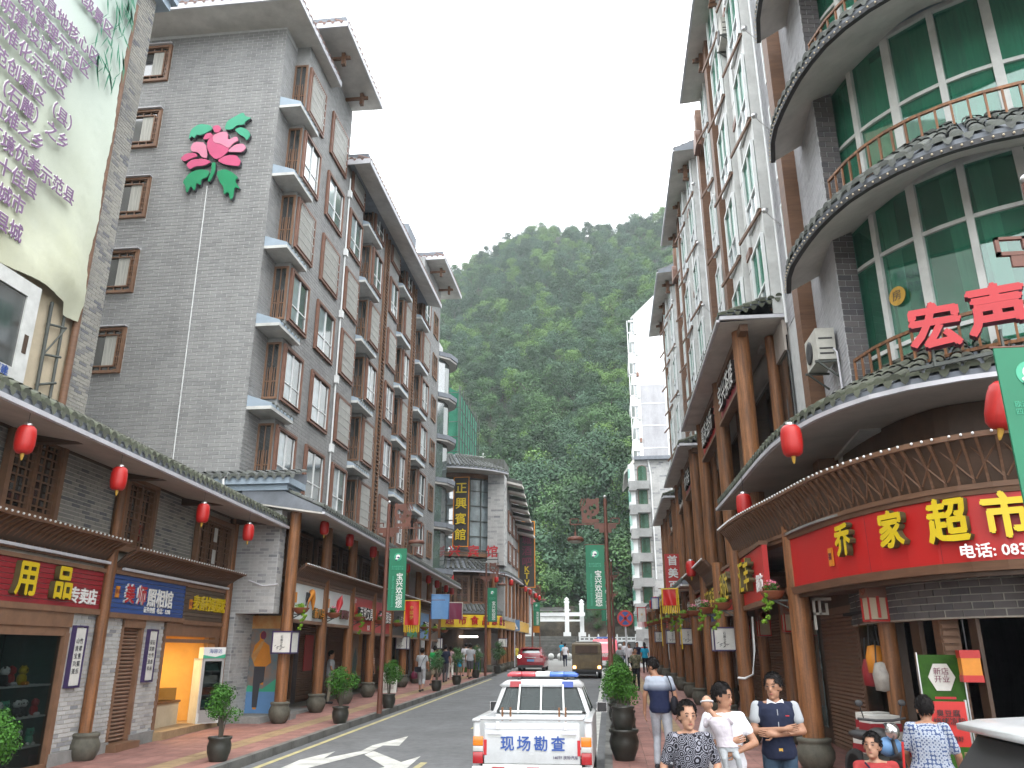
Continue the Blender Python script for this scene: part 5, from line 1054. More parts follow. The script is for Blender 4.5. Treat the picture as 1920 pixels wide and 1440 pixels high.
for i, (y, x) in enumerate([(50.35, -9.6), (51.9, -7.0), (54.5, -6.35), (60.5, -6.0), (63.5, -5.95), (68, -5.9), (71, -5.85)]):
    lantern(x, y, 6.6, '%s red lantern along the hotel porch eave going away from the corner' % nth(i), 'lanterns under the hotel porch eave')
# building wrapped in green netting
nt_ = thing('netted_building', 'building under construction wrapped in green netting behind the hotel', 'building', (-15, 64, gz(64)))
wpart('shell', MB().box(-24, -11.9, 60.5, 72, 1, 21), 'concrete', nt_)
vs = []; fs = []
for j in range(25):
    for i in range(41):
        x = -24 + 12.7 * i / 40; z = 8 + 14.2 * j / 24; vs.append((x, 60.1 + .10 * math.sin(i * 1.3) + .08 * math.sin(j * 1.7 + i), z + (.25 * math.sin(i * .9) if j == 24 else 0)))
for j in range(24):
    for i in range(40): a = j * 41 + i; fs.append((a, a + 1, a + 42, a + 41))
wpart('netting', MB().add(vs, fs, True), 'net_green', nt_); wpart('side_netting', MB().add([(-11.3, 60.1, 8), (-11.3, 70, 8), (-11.3, 70, 22), (-11.3, 60.1, 22.2)], [(0, 1, 2, 3)]), 'net_green', nt_)
sc_ = MB()
for i in range(14): sc_.tube([(-23.5 + i * .95, 59.9, 8), (-23.5 + i * .95, 59.9, 22.4)], .035, 4)
for j in range(12): sc_.tube([(-24, 59.88, 8.6 + j * 1.2), (-11.2, 59.88, 8.6 + j * 1.2)], .03, 4)
for i in range(9): sc_.tube([(-11.1, 60.2 + i * 1.2, 8), (-11.1, 60.2 + i * 1.2, 22.4)], .04, 4)
for j in range(12): sc_.tube([(-11.1, 60, 8.6 + j * 1.2), (-11.1, 70, 8.6 + j * 1.2)], .04, 4)
wpart('scaffold_tubes', sc_, 'scaffold', nt_, kind='stuff')
# ================================================================= corner supermarket building
def near_d(P, x, y):
    best = (1e9, 0)
    for k in range(int(P.L / .05)):
        p = P.pt(k * .05); q = (p[0] - x) ** 2 + (p[1] - y) ** 2; best = min(best, (q, k * .05))
    return best[1]
sm = thing('supermarket_building', 'curved corner building with green glass storeys, tiled eaves and the red supermarket sign', 'building', (5, 14, gz(14)))
SL = sm.location
SP2 = Path([(2.95, 19.2), (3.02, 17.4), (3.22, 16.0), (3.36, 15.2), (3.5, 14.2), (3.66, 13.1), (4.02, 12.0), (4.5, 11.2), (5.15, 10.72), (6.3, 10.35), (8.2, 10.1)], 1)
dS = near_d(SP2, 3.3, 15.3)
mb = MB(); sweep(mb, SP2, [(0, 3.38), (-.12, 3.38), (-.12, 4.22), (0, 4.22)], dS); wpart('sign_board', mb, 'sign_bright', sm)
mb = MB(); sweep(mb, SP2, [(.03, 3.26), (-.2, 3.26), (-.2, 3.378), (.06, 3.378)], dS - .3); sweep(mb, SP2, [(.03, 4.222), (-.2, 4.222), (-.2, 4.34), (.05, 4.34)], 0); wpart('sign_trim', mb, 'wood_h', sm)
for ch, (x, y), sz in zip('乔家超市', [(3.40, 12.9), (3.66, 11.75), (4.12, 10.85), (4.80, 10.3)], (.50, .53, .60, .60)):
    d = near_d(SP2, x, y); p = Vector(SP2.pt(d, .07, 3.88)); text('letter', ch, sz, ['letter_yellow', 'letter_side'], sm, p - SL, SP2.rz(d), .05, .035, sx=.92)
d = near_d(SP2, 5.05, 10.75); text('lettering', '电话: 0835-6822', .19, 'letter_white', sm, Vector(SP2.pt(d, .06, 3.49)) - SL, SP2.rz(d), .004, .012, 'stuff')
d = near_d(SP2, 3.32, 13.5); o = part('seal', MB().box(-.07, .07, -.03, 0, -.14, .14), 'letter_orange', sm, Vector(SP2.pt(d, .01, 3.72)) - SL, SP2.rz(d)); text('lettering', '福', .12, 'letter_maroon', o, (0, -.035, 0), 0, .003, 0, 'stuff')
for x, y in ((3.46, 12.4), (4.35, 11.3)):
    d = near_d(SP2, x, y); wpart('panel_joint', MB().tube([SP2.pt(d, .004, 3.39), SP2.pt(d, .004, 4.21)], .004, 4), 'sign_crimson', sm)
apron(sm, SP2, 0.1, SP2.L, 4.34, 4.92, .30, sp=.17, single=95, back='wood_dark')
xb = MB()
dd = dS
while dd < SP2.L - .5: xb.bar(SP2.pt(dd, .06, 4.42), SP2.pt(dd + .30, .22, 4.86), .02); xb.bar(SP2.pt(dd + .30, .06, 4.42), SP2.pt(dd, .22, 4.86), .02); dd += .34
wpart('cross_braces', xb, 'wood_h', sm, kind='stuff')
# brick band, lintel and shop below the sign
BP = Path([(4.6, 17.5), (4.35, 15.2), (4.25, 13.9), (4.35, 12.9), (4.7, 12.1), (5.3, 11.5), (6.3, 11.1), (8.2, 10.9)], 1)
mb = MB(); sweep(mb, BP, [(0, 2.72), (-.25, 2.72), (-.25, 4.3), (0, 4.3)], 1.6); wpart('brick_wall', mb, 'mortar_tan', sm)
bw, bh = .27, .098; me = MB().box(0, bw - .014, -.012, 0, 0, bh - .014).mesh('brick', 'dark_brick'); cnt = 0
for r in range(12):
    d = 1.6 + (r % 2) * bw / 2
    while d < BP.L - .3:
        pm = Vector(BP.pt(d + bw / 2, .008, 2.74 + r * bh)); a_ = BP.rz(d + bw / 2)
        if cnt < 300: link('brick', me, sm, pm - Vector((math.cos(a_), math.sin(a_), 0)) * (bw / 2) - SL, a_); cnt += 1
        d += bw
mb = MB(); sweep(mb, SP2, [(-.05, 3.2), (-1.6, 3.3), (-1.6, 3.36), (-.05, 3.26)], dS); wpart('sign_soffit', mb, 'wood_dark', sm)
def shop_post(x, y, w, m, z1=2.72, name='post'): return wpart(name, MB().box(x - w / 2, x + w / 2, y - w / 2, y + w / 2, wz(y), z1), m, sm)
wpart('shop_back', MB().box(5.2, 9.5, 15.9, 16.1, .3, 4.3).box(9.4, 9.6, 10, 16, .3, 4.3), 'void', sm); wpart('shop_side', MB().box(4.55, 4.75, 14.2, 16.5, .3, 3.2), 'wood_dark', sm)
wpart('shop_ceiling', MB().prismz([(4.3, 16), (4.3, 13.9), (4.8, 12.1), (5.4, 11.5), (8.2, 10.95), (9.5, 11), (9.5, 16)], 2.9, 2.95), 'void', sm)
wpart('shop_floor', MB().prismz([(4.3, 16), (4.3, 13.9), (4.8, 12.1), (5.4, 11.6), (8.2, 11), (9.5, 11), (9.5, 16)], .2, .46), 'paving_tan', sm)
for x, y in ((3.82, 18.67), (4.5, 15.3)): colbase(sm, x, y, wz(y), .15, 3.6)
wpart('column', MB().tube([(4.32, 13.7, .3), (4.32, 13.7, 2.72)], .13, 12), 'column', sm)
wpart('timber_post', MB().box(4.55, 4.62, 13.0, 13.35, .3, 2.72).box(4.95, 5.0, 12.0, 12.25, .3, 2.72), 'wood_dark', sm)
pf = wpart('panelled_post', MB().box(4.66, 4.92, 12.5, 12.75, .3, 2.72), 'wood_h', sm)
for k in range(22): part('slat', MB().box(4.68, 4.90, 12.47, 12.5, .5 + k * .1, .56 + k * .1), 'wood_frame', pf, (0, 0, 0))
wpart('display_glass', MB().box(4.32, 4.34, 13.85, 15.2, .5, 2.7), 'shop_glass', sm)
big = colbase(sm, 3.42, 15.45, wz(15.5) - .04, .185, 4.9)
wpart('fret_bracket', MB().box(3.62, 3.66, 15.3, 15.34, 2.65, 3.2).box(3.62, 3.95, 15.3, 15.34, 3.15, 3.2).box(3.72, 3.76, 15.3, 15.34, 2.9, 3.2).box(3.62, 3.85, 15.3, 15.34, 2.9, 2.94).box(3.84, 3.88, 15.3, 15.34, 2.9, 3.1), 'ac_white', sm)
# wall lamps, red frame with cream panes
def wall_lamp(x, y, z, rz, label, sc=1.):
    t = thing('wall_lamp', label, 'wall lamp', (x, y, z), rz, 'red framed wall lamps'); t.scale = (sc,) * 3
    part('top_panel', MB().box(-.15, .15, -.30, 0, .08, .36), 'frame_red', t); part('bottom_panel', MB().box(-.14, .14, -.29, 0, -.29, -.25), 'frame_red', t); part('carving', MB().lathe([(.09, 0), (.10, .01), (.06, .012), (.05, .0)], n=14), 'terracotta', t, (0, -.302, .22)).rotation_euler = (rad(90), 0, 0)
    part('pane', MB().box(-.125, .125, -.275, -.02, -.24, .08), 'paper_cream', t)
    f = MB()
    for sx_, sy_ in ((-1, -.29), (1, -.29), (-1, -.01), (1, -.01)): f.box(sx_ * .135 - .012, sx_ * .135 + .012, sy_ - .012, sy_ + .012, -.27, .10)
    f.box(-.15, .15, -.30, 0, -.275, -.25); part('frame', f, 'sign_red', t); part('arm', MB().box(.14, .16, -.17, -.13, -.22, .1), 'sign_red', t); return t
for i, (x, y, dz) in enumerate(((4.28, 13.5, 3.0), (5.6, 11.35, 3.12))):
    d = near_d(BP, x, y); p = BP.pt(d, .02, dz); wall_lamp(*p, BP.rz(d), ['red framed wall lamp on the dark brick band nearer the big column', 'red framed wall lamp on the dark brick band at the photo\'s right edge'][i])
# goods at the supermarket entrance
def simple(name, label, cat, boxes, m, loc, rz=0., grp=None, pn='panel'):
    t = thing(name, label, cat, loc, rz, grp)
    for i, (b, mm) in enumerate(zip(boxes, m if isinstance(m, list) else [m] * len(boxes))): part(pn if isinstance(pn, str) else pn[i], MB().box(*b), mm, t)
    return t
gp = simple('green_standee', 'tall green advertising standee with a white hexagon inside the dark shop entrance', 'standee', [(-.27, .27, -.03, .03, 0, 1.95), (-.285, -.27, -.05, .05, -.05, 1.98), (.27, .285, -.05, .05, -.05, 1.98)], ['leaf_hedge', 'silver', 'silver'], (4.50, 12.3, wz(12) - .05), rad(-8), pn=['panel', 'rail', 'rail'])
part('hexagon', MB().prism([(.17 * math.cos(a * PI / 3), 1.66 + .2 * math.sin(a * PI / 3 + PI / 6 * 0)) for a in range(6)], -.045, -.031), 'paper', gp); text('lettering', '新店\n开业', .10, 'letter_maroon', gp, (0, -.05, 1.68), 0, .002, .004, 'stuff'); part('stripe', MB().box(-.12, .14, -.04, -.031, 1.38, 1.41).box(-.05, .16, -.04, -.031, 1.28, 1.31), 'letter_red', gp)
simple('hanging_box_lantern', 'red and yellow square festive lantern hanging in the dark shop entrance', 'lantern', [(-.17, .17, -.17, .17, .12, .26), (-.16, .16, -.16, .16, -.18, .12), (-.17, .17, -.17, .17, -.30, -.18), (-.01, .01, -.01, .01, .26, .8)], ['sign_red', 'letter_orange', 'sign_red', 'rubber'], (4.77, 11.98, 2.12), rad(-10), pn=['top_band', 'yellow_panel', 'bottom_band', 'cord']).scale = (.72, .72, .72)
rb = simple('red_notice_board', 'red notice board with black characters on a stand behind the woman in patterned shirt', 'notice board', [(-.19, .19, -.02, .02, .85, 1.32), (-.21, -.19, -.02, .02, 0, 1.34), (.19, .21, -.02, .02, 0, 1.34)], ['sign_red', 'silver', 'silver'], (3.78, 10.3, wz(10) + .12), rad(-6), pn=['board', 'stand_leg', 'stand_leg'])
text('lettering', '臭豆腐\n烧烤凉粉', .085, 'letter_black', rb, (0, -.03, 1.15), 0, .003, .012, 'stuff'); text('lettering', '味道好', .06, 'letter_black', rb, (.03, -.03, .93), 0, .003, .004, 'stuff')
simple('wooden_cart', 'pale wooden cart edge beside the woman in the patterned shirt', 'cart', [(-.3, .3, -.2, .2, .7, .76), (-.3, .3, -.2, -.17, .3, .7), (-.3, -.27, -.2, .2, .3, .7), (.27, .3, -.2, .2, 0, .95)], 'paving_tan', (3.55, 9.75, wz(9.7)), .2, pn=['top', 'side_board', 'side_board', 'post'])
for i in range(6):
    x, y = 3.98 + .08 * (i % 2), 13.55 + .45 * (i // 3); z = wz(y) + (i % 3) * .34
    simple('striped_bag', 'red white and grey striped bag, %s of the %s stack at the shop door' % (['bottom', 'middle', 'topmost'][i % 3], ['front', 'rear'][i // 3]), 'bag', [(-.24, .24, -.18, .18, 0, .11), (-.24, .24, -.18, .18, .112, .22), (-.23, .23, -.17, .17, .222, .33)], ['goods_c', 'sign_crimson', 'paper'], (x, y, z), .1 * i, 'striped bags stacked at the shop door', ['fabric_band'] * 3)
for i, (y, m_, z) in enumerate(((14.3, 'sign_crimson', 1.75), (14.0, 'letter_orange', 1.95), (13.75, 'goods_c', 1.7))):
    t = thing('hanging_bag', '%s bag hanging in the shop window beside the big column' % ['crimson', 'orange', 'grey'][i], 'bag', (4.18, y, z), 0, 'bags hanging in the shop window'); part('bag', MB().lathe([(0, 0), (.13, .02), (.15, .25), (.10, .42), (0, .44)], n=12), m_, t); part('strap', MB().tube([(-.08, 0, .4), (-.05, 0, .75), (.05, 0, .75), (.08, 0, .4)], .012, 6), 'rubber', t)
# canopy over the sign (second tiled eave)
CP = Path([(3.05, 22.0), (3.10, 19.8), (3.12, 17.2), (3.16, 15.2), (3.30, 13.9), (3.60, 12.75), (4.2, 11.75), (5.3, 11.1), (6.8, 10.8), (8.8, 10.6)], 1)
eaves(sm, CP, 0, CP.L, 5.86, 1.75, .95, soff_rise=.12, spacing=.25, m='roof_moss', soffit='soffit_warm', top_singles=90)
mb = MB(); sweep(mb, CP, [(-1.55, 4.4), (-1.8, 4.4), (-1.8, 6.0), (-1.55, 6.0)]); wpart('recess_glass', mb, 'glass_dark', sm); mb = MB(); sweep(mb, CP, [(-1.5, 5.4), (-1.6, 5.4), (-1.6, 5.95), (-1.5, 5.95)]); wpart('recess_beam', mb, 'wood_dark', sm)
mb = MB(); sweep(mb, CP, [(-.1, 4.3), (-1.7, 4.3), (-1.7, 4.34), (-.1, 4.34)]); wpart('terrace_floor', mb, 'concrete', sm)
# glass storeys
WP_ = Path([(4.78, 14.35), (4.95, 13.75), (5.3, 13.1), (5.85, 12.45), (6.6, 11.95), (7.6, 11.6), (9.2, 11.3)], 1)
def storey(z0, z1, tz, green_share, pane_w=.84, seed=1):
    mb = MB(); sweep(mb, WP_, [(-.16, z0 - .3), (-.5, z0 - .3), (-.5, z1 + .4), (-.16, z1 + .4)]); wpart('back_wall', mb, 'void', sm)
    n = round(WP_.L / pane_w); rr = random.Random(seed)
    root = None; fr_ = MB()
    for k in range(n + 1):
        d = WP_.L * k / n; x, y, _ = WP_.pt(d, 0); M2 = Matrix.Translation((x, y, 0)) @ Matrix.Rotation(WP_.rz(d), 4, 'Z'); f = MB(M2); w_ = .055 if k % 2 else .075; f.box(-w_, w_, -.06, .10, z0, z1); fr_.add(f.v, f.f)
    sweep(fr_, WP_, [(.05, z1), (-.1, z1), (-.1, z1 + .10), (.05, z1 + .10)]); sweep(fr_, WP_, [(.05, z0 - .1), (-.1, z0 - .1), (-.1, z0), (.05, z0)]); 
    for q in tz: sweep(fr_, WP_, [(.03, z0 + q), (-.08, z0 + q), (-.08, z0 + q + .07), (.03, z0 + q + .07)])
    root = wpart('window_frame', fr_, 'white_dirty', sm)
    for k in range(n):
        a, b = WP_.L * k / n + .06, WP_.L * (k + 1) / n - .06; pa, pb = Vector(WP_.pt(a, -.02)), Vector(WP_.pt(b, -.02)); rz = math.atan2(pb.y - pa.y, pb.x - pa.x); L_ = (pb - pa).length
        lv = [z0] + [z0 + q for q in tz] + [z1]
        for z_a, z_b in [(lv[i] + (.07 if i else 0), lv[i + 1]) for i in range(len(lv) - 1)]:
            M2 = Matrix.Translation(pa) @ Matrix.Rotation(rz, 4, 'Z'); g_ = MB(M2); g_.box(0, L_, -.012, .0, z_a, z_b); o = wpart('pane', g_, 'glass_green', sm); o.parent = root; o.location = (0, 0, 0)
        if rr.random() < green_share and green_share > .9: g_ = MB(Matrix.Translation(pa) @ Matrix.Rotation(rz, 4, 'Z')); g_.box(.03, L_ - .03, .05, .06, z0 + .03, z1 - .25 * rr.random()); o = wpart('curtain_or_reflection', g_, 'mint_reflection', sm); o.parent = root; o.location = (0, 0, 0)  # mint sheet filling the pane: a pale reflection painted in, not cloth
        if rr.random() < .8:
            g_ = MB(Matrix.Translation(pa) @ Matrix.Rotation(rz, 4, 'Z')); q = rr.choice([0, .5]); pts = [(L_ * q, z0 + .1), (L_ * (q + .15), z0 + .9), (L_ * (q + .05), z1), (L_ * (q + .5), z1), (L_ * (q + .5), z0 + .1)]; g_.prism(pts, .03, .04); o = wpart('curtain_or_reflection', g_, 'curtain_or_reflection', sm); o.parent = root; o.location = (0, 0, 0)
storey(6.45, 9.96, (.75, 2.5), .5, seed=2); storey(10.42, 13.08, (1.15,), .95, seed=5); storey(13.56, 16.3, (1.15,), .95, seed=7)
# brick pier left of the glass
wpart('pier', MB().prismz([(4.42, 14.0), (4.80, 14.05), (4.95, 16.0), (4.62, 16.6)], 5.9, 18), 'mortar', sm)
for a, b, ln, nm in (((4.42, 14.0), (4.80, 14.05), .38, 1), ((4.62, 16.6), (4.42, 14.0), 2.6, 0)):
    rz = math.atan2(b[1] - a[1], b[0] - a[0]); Mx = Matrix.Translation(Vector((a[0], a[1], 0)) - SL) @ Matrix.Rotation(rz, 4, 'Z'); bricks(sm, Mx, 0, ln, 6.0, 18, .26, .085 if not nm else .115, 'dark_brick' if nm else 'grey_tile_r', singles=150, near=(ln, 9))
# tiled eaves between the storeys
def rp_(pts): return Path(pts, 1)
E2 = rp_([(3.92, 15.6), (3.72, 14.6), (3.78, 13.6), (3.92, 12.7), (4.22, 11.85), (4.8, 11.1), (5.5, 10.65), (6.4, 10.4), (8.6, 10.2)])
for z in (9.28, 12.40, 15.6):
    P2 = E2
    eaves(sm, P2, 0, P2.L, z, 1.5, 1.15, soff_rise=.70, spacing=.26, m='roof_tile', top_singles=60, gut=False); mb = MB(); sweep(mb, P2, [(-.05, z - .02), (.04, z - .02), (.04, z + .07), (-.02, z + .07)]); wpart('eave_edge', mb, 'rubber', sm)
    st = MB(); k = 0
    while k < P2.L: st.ell(P2.pt(k, .06, z + .02), (.018, .018, .018), 6, 4); k += .13
    wpart('lamp_string', st, 'paper_cream', sm, kind='stuff'); mb = MB(); sweep(mb, WP_, [(.0, z + .69), (-.3, z + .69), (-.3, z + 1.16), (.0, z + 1.16)]); wpart('spandrel', mb, 'pale_blue' if z > 9 else 'mortar', sm)
def railing(P, d0, d1, z, h, sp=.24, sing=60):
    rt_ = MB(); sweep(rt_, P, [(.02, z + h - .05), (-.03, z + h - .05), (-.03, z + h), (.02, z + h)], d0, d1); sweep(rt_, P, [(.02, z), (-.03, z), (-.03, z + .05), (.02, z + .05)], d0, d1); o = wpart('balcony_rail', rt_, 'column', sm)
    me = MB().box(-.017, .017, -.017, .017, .05, h - .05).mesh('baluster', 'column'); k = d0
    while k <= d1: link('baluster', me, o, Vector(P.pt(k, -.005, z)), P.rz(k)); k += sp
    return o
RR = Path([(4.42, 13.75), (4.62, 12.9), (5.1, 12.1), (5.9, 11.5), (6.9, 11.15), (8.6, 10.9)], 1); railing(RR, 0, RR.L, 6.50, .62); railing(RR, 0, RR.L, 10.05, .68); railing(RR, 0, RR.L, 13.2, .68)
# gold round sticker on the glass
d = near_d(WP_, 5.1, 13.3); p = Vector(WP_.pt(d, .03, 8.1)); st_ = part('gold_sticker', MB().prism([(.17 * math.cos(a * PI / 12), .17 * math.sin(a * PI / 12)) for a in range(24)], -.012, .0), 'gold', sm, p - SL, WP_.rz(d)); text('lettering', '房', .2, 'letter_ink', st_, (0, -.016, 0), 0, .002, 0, 'stuff')
# big red characters standing on the eave
hs = thing('red_shop_characters', 'two thick glossy red characters standing on the tiled eave in front of the railing', 'sign', (4.9, 11.1, 6.2))
for ch, dx, dy, z, s in (('宏', -.13, .10, .42, .70), ('声', .60, -.18, .52, .76)): text('letter', ch, s, ['letter_red', 'letter_maroon'], hs, (dx, dy, z), rad(-22), .09, .055)
part('prop_rail', MB().bar((-.5, .3, -.1), (1.2, -.35, .05), .05).bar((-.2, .15, -.1), (-.2, .15, .3), .03).bar((.6, -.15, -.1), (.6, -.15, .3), .03), 'scaffold', hs)
# air conditioner
def ac_unit(x, y, z, rz, label):
    t = thing('air_conditioner', label, 'air conditioner', (x, y, z), rz, 'outdoor air conditioner units'); part('casing', MB().box(-.42, .42, -.34, 0, 0, .62), 'ac_white', t); part('fan_grille', MB().lathe([(.22, 0), (.23, .015), (.18, .02), (.06, .02), (0, .015)], n=16), 'rubber', t, (-.12, -.341, .31)).rotation_euler = (rad(90), 0, 0)
    part('bracket', MB().box(-.4, -.36, -.4, .05, -.05, -.01).box(.36, .4, -.4, .05, -.05, -.01).bar((-.38, -.35, -.03), (-.38, .02, -.35), .03).bar((.38, -.35, -.03), (.38, .02, -.35), .03), 'scaffold', t); part('vent_slots', MB().box(.421, .43, -.30, -.05, .1, .13).box(.421, .43, -.30, -.05, .2, .23).box(.421, .43, -.30, -.05, .4, .43), 'rubber', t); part('pipe', MB().tube([(.42, -.05, .2), (.5, -.02, .1), (.46, .0, -.6), (.44, 0, -1.2)], .02, 6), 'gutter', t); return t
ac_unit(4.40, 15.0, 7.45, RZR, 'dirty white air conditioner unit beside the curved green glass, above the tiled eave'); ac_unit(4.45, 21.0, 20.3, RZR, 'white air conditioner unit high up under the top right eave')

# ================================================================= right hand block with the porches
rbk = thing('porch_block', 'long right hand block with brown pilasters, pale window strips and tall timber porches', 'apartment building', (6, 30, gz(30)))
RLc = rbk.location; WX = 4.62
wpart('wall', MB().box(WX + .02, 16, 15.9, 27.4, .3, 23.6).box(WX + .02, 16, 27.4, 39.4, .3, 23.6).box(WX + .02, 16, 39.4, 52, .3, 23.4), 'mortar', rbk)
bricks(rbk, Matrix.Translation(Vector((WX + .02, 27.4, 0)) - RLc) @ Matrix.Rotation(RZR, 4, 'Z'), 0, 11.4, 9.8, 23.5, .34, .12, 'grey_tile_r', singles=0, gap=.012); bricks(rbk, Matrix.Translation(Vector((WX + .02, 51.9, 0)) - RLc) @ Matrix.Rotation(RZR, 4, 'Z'), 0, 24.4, 9.8, 23.4, .42, .15, 'grey_tile_r', singles=0, gap=.014)
def rframe(y): return Vector((WX, y, 0)) - RLc
def win_strip(y0, w, style, out=.0, zs=(10.4, 13.2, 16.0, 18.8, 21.2), h=2.1):
    for z in zs: window(rbk, style, w, h if z < 21 else 1.9, Vector((WX - out, y0 + w, z)) - RLc, RZR)
def pilaster(y, w=.45, out=.34, z0=4.3, z1=23.4, m='wood_h'): wpart('pilaster', MB().box(WX - out, WX + .02, y, y + w, z0, z1), m, rbk)
def bay(y0, w, out=.30):
    wpart('bay_core', MB().box(WX - out, WX + .02, y0 - .05, y0 + w + .05, 10.2, 23.3), 'white_dirty', rbk)
    for z in (10.4, 13.2, 16.0, 18.8, 21.2): window(rbk, 'green', w, 2.1 if z < 21 else 1.9, Vector((WX - out, y0 + w, z)) - RLc, RZR); wpart('awning_bar', MB().bar((WX - out - .35, y0 + w, z - .25), (WX - out - .02, y0, z - .05), .05, .09), 'wood_h', rbk)
for base in (16.3, 28.4, 40.4):
    s = 1.0
    pilaster(base); win_strip(base + .6, .75, 'green', .05); bay(base + 2.6, 1.5); wpart('pipe', MB().tube([(WX - .1, base + 2.2, 9.8), (WX - .1, base + 2.2, 23)], .035, 6), 'white', rbk)
    bay(base + 5.2, 1.6, .42); wpart('panel_strip', MB().box(WX - .3, WX + .02, base + 4.45, base + 4.95, 10, 23.2), 'white_dirty', rbk)
    for z in (11.0, 12.4, 13.8, 15.2, 16.6, 18, 19.4, 20.8): wpart('joint', MB().box(WX - .305, WX - .2, base + 4.45, base + 4.95, z, z + .03), 'scaffold', rbk)
    for z in (12.8, 17.2, 21.2): wpart('brown_block', MB().box(WX - .34, WX, base + 4.43, base + 4.97, z, z + .22), 'frame_red', rbk)
    pilaster(base + 7.6, .5, .5); win_strip(base + 8.3, .8, 'green', .1); wpart('pipe', MB().tube([(WX - .15, base + 9.5, 9.8), (WX - .15, base + 9.5, 23)], .045, 6), 'white', rbk); bay(base + 9.9, 1.0, .2)
    for z in (12.3, 15.1, 17.9, 20.7):
        wpart('spotlight', MB().tube([(WX, base + 2.0, z), (WX - .35, base + 1.9, z + .35)], .012, 5).lathe([(.0, 0), (.07, .02), (.08, .1), (0, .12)], (WX - .38, base + 1.88, z + .33), 10), 'silver', rbk)
# top eaves
def reave(y0, y1, z, x1=3.62, hood=False):
    P = Path([(x1, y1), (x1, y0)]); eaves(rbk, P, 0, P.L, z, 1.3, .5, soff_rise=.12, spacing=.33, m='roof_tile', top_singles=40)
    y = y0 + 1.2
    while y < y1: o = part('roof_bracket', MB().box(0, .85, -.05, .05, -.2, -.06).box(.45, .62, -.10, .10, -.5, .12).box(.62, .74, -.05, .05, -.16, -.02).box(.40, .66, -.06, .06, -.62, -.5), 'wood_h', rbk, Vector((WX, y, z - .1)) - RLc, PI); y += 3.1
    if hood: wpart('eave_end', MB().prismx([(y0 - .03, z), (y0, z), (y0, z + .9), (y0 - .03, z + .9)], x1, x1 + .01).add([(x1, y0 - .02, z), (5.2, y0 - .02, z + .1), (5.2, y0 - .02, z + .75), (x1 + .35, y0 - .02, z + .28)], [(0, 1, 2, 3)]), 'roof_under', rbk)
reave(17.2, 27.3, 22.9); reave(30.2, 38.8, 22.7, 3.55, True); reave(41.8, 51.6, 22.6, 3.5, True)
# arched round headed window hoods on the brown pilasters
for y in (28.0, 40.0): wpart('arched_hood', MB().prismx([(y + .8 * math.cos(a * PI / 10) * .5, 21.2 + .9 * math.sin(a * PI / 10)) for a in range(11)], WX - .52, WX - .3), 'frame_red', rbk)
# porches: tall columns, tiled lean-to roofs, sign boards
def porch(y0, y1, zr, cols, zf=4.5, signs=()):
    P = Path([(3.02, y1), (3.02, y0)]); eaves(rbk, P, 0, P.L, zr, 1.6, .55, soff_rise=.05, spacing=.26, m='roof_moss', top_singles=45)
    wpart('porch_end', MB().add([(3.02, y0, zr), (4.6, y0, zr + .05), (4.6, y0, zr + .6), (3.02, y0, zr + .1)], [(0, 1, 2, 3)]), 'roof_under', rbk); tm = TP.setdefault(('short',), tile_piece(.5, .15, .08, 'roof_moss'))
    P3 = [(3.1 + .2 * k, y0 - .06, zr + .16 + .045 * k * 1.4) for k in range(8)]
    for p in P3: link('roof_tile', tm, rbk, Vector(p) - RLc, 0)
    wpart('gutter', MB().box(3.0, 4.6, y0 - .12, y0 - .04, zr + .02, zr + .11), 'gutter', rbk)
    for y in cols:
        wpart('tall_column', MB().tube([(3.62, y, zf), (3.62, y, zr + .02)], .21, 16), 'column', rbk)
        wpart('inner_column', MB().tube([(4.45, y + .4, zf), (4.45, y + .4, zr)], .15, 12), 'column', rbk)
    wpart('porch_beam', MB().box(3.52, 3.72, y0 + .2, y1, zr - .18, zr + .0), 'wood_h', rbk); wpart('porch_glass', MB().box(4.56, 4.60, y0, y1, 4.4, zr - .4), 'glass_dark', rbk); wpart('back_panel', MB().box(4.50, 4.61, y0, y1, zr - .8, zr), 'soffit_warm', rbk)
    for (a, b, m_, s, col) in signs:
        o = wpart('sign_board', MB().box(3.56, 3.66, a, b, zr - 1.35, zr - .35), m_, rbk); wpart('sign_ledge', MB().box(3.48, 3.72, a, b, zr - 1.45, zr - 1.352), 'wood_h', rbk)
        text('lettering', s, .72, [col, 'letter_black'], rbk, Vector((3.50, (a + b) / 2, zr - .82)) - RLc, RZR, .05, .015, 'stuff')
porch(18.9, 29.5, 10.05, (19.7, 23.9, 28.7), signs=((20.1, 23.5, 'sign_crimson', '宝兴茶楼', 'letter_white'), (24.3, 28.3, 'sign_red', '藏茶会所', 'letter_white')))
porch(31.2, 39.7, 9.9, (31.9, 35.6, 39.2), signs=((32.3, 35.2, 'sign_crimson', '休闲会', 'letter_white'), (36, 38.8, 'paper', '网吧', 'letter_ink')))
porch(41.4, 51.2, 9.7, (42, 45.2, 48.4, 50.8), signs=((42.4, 44.8, 'paper', '茶坊', 'letter_ink'),))
wpart('terrace_floor', MB().box(3.2, 4.6, 16, 52, 4.32, 4.42), 'wood_dark', rbk)
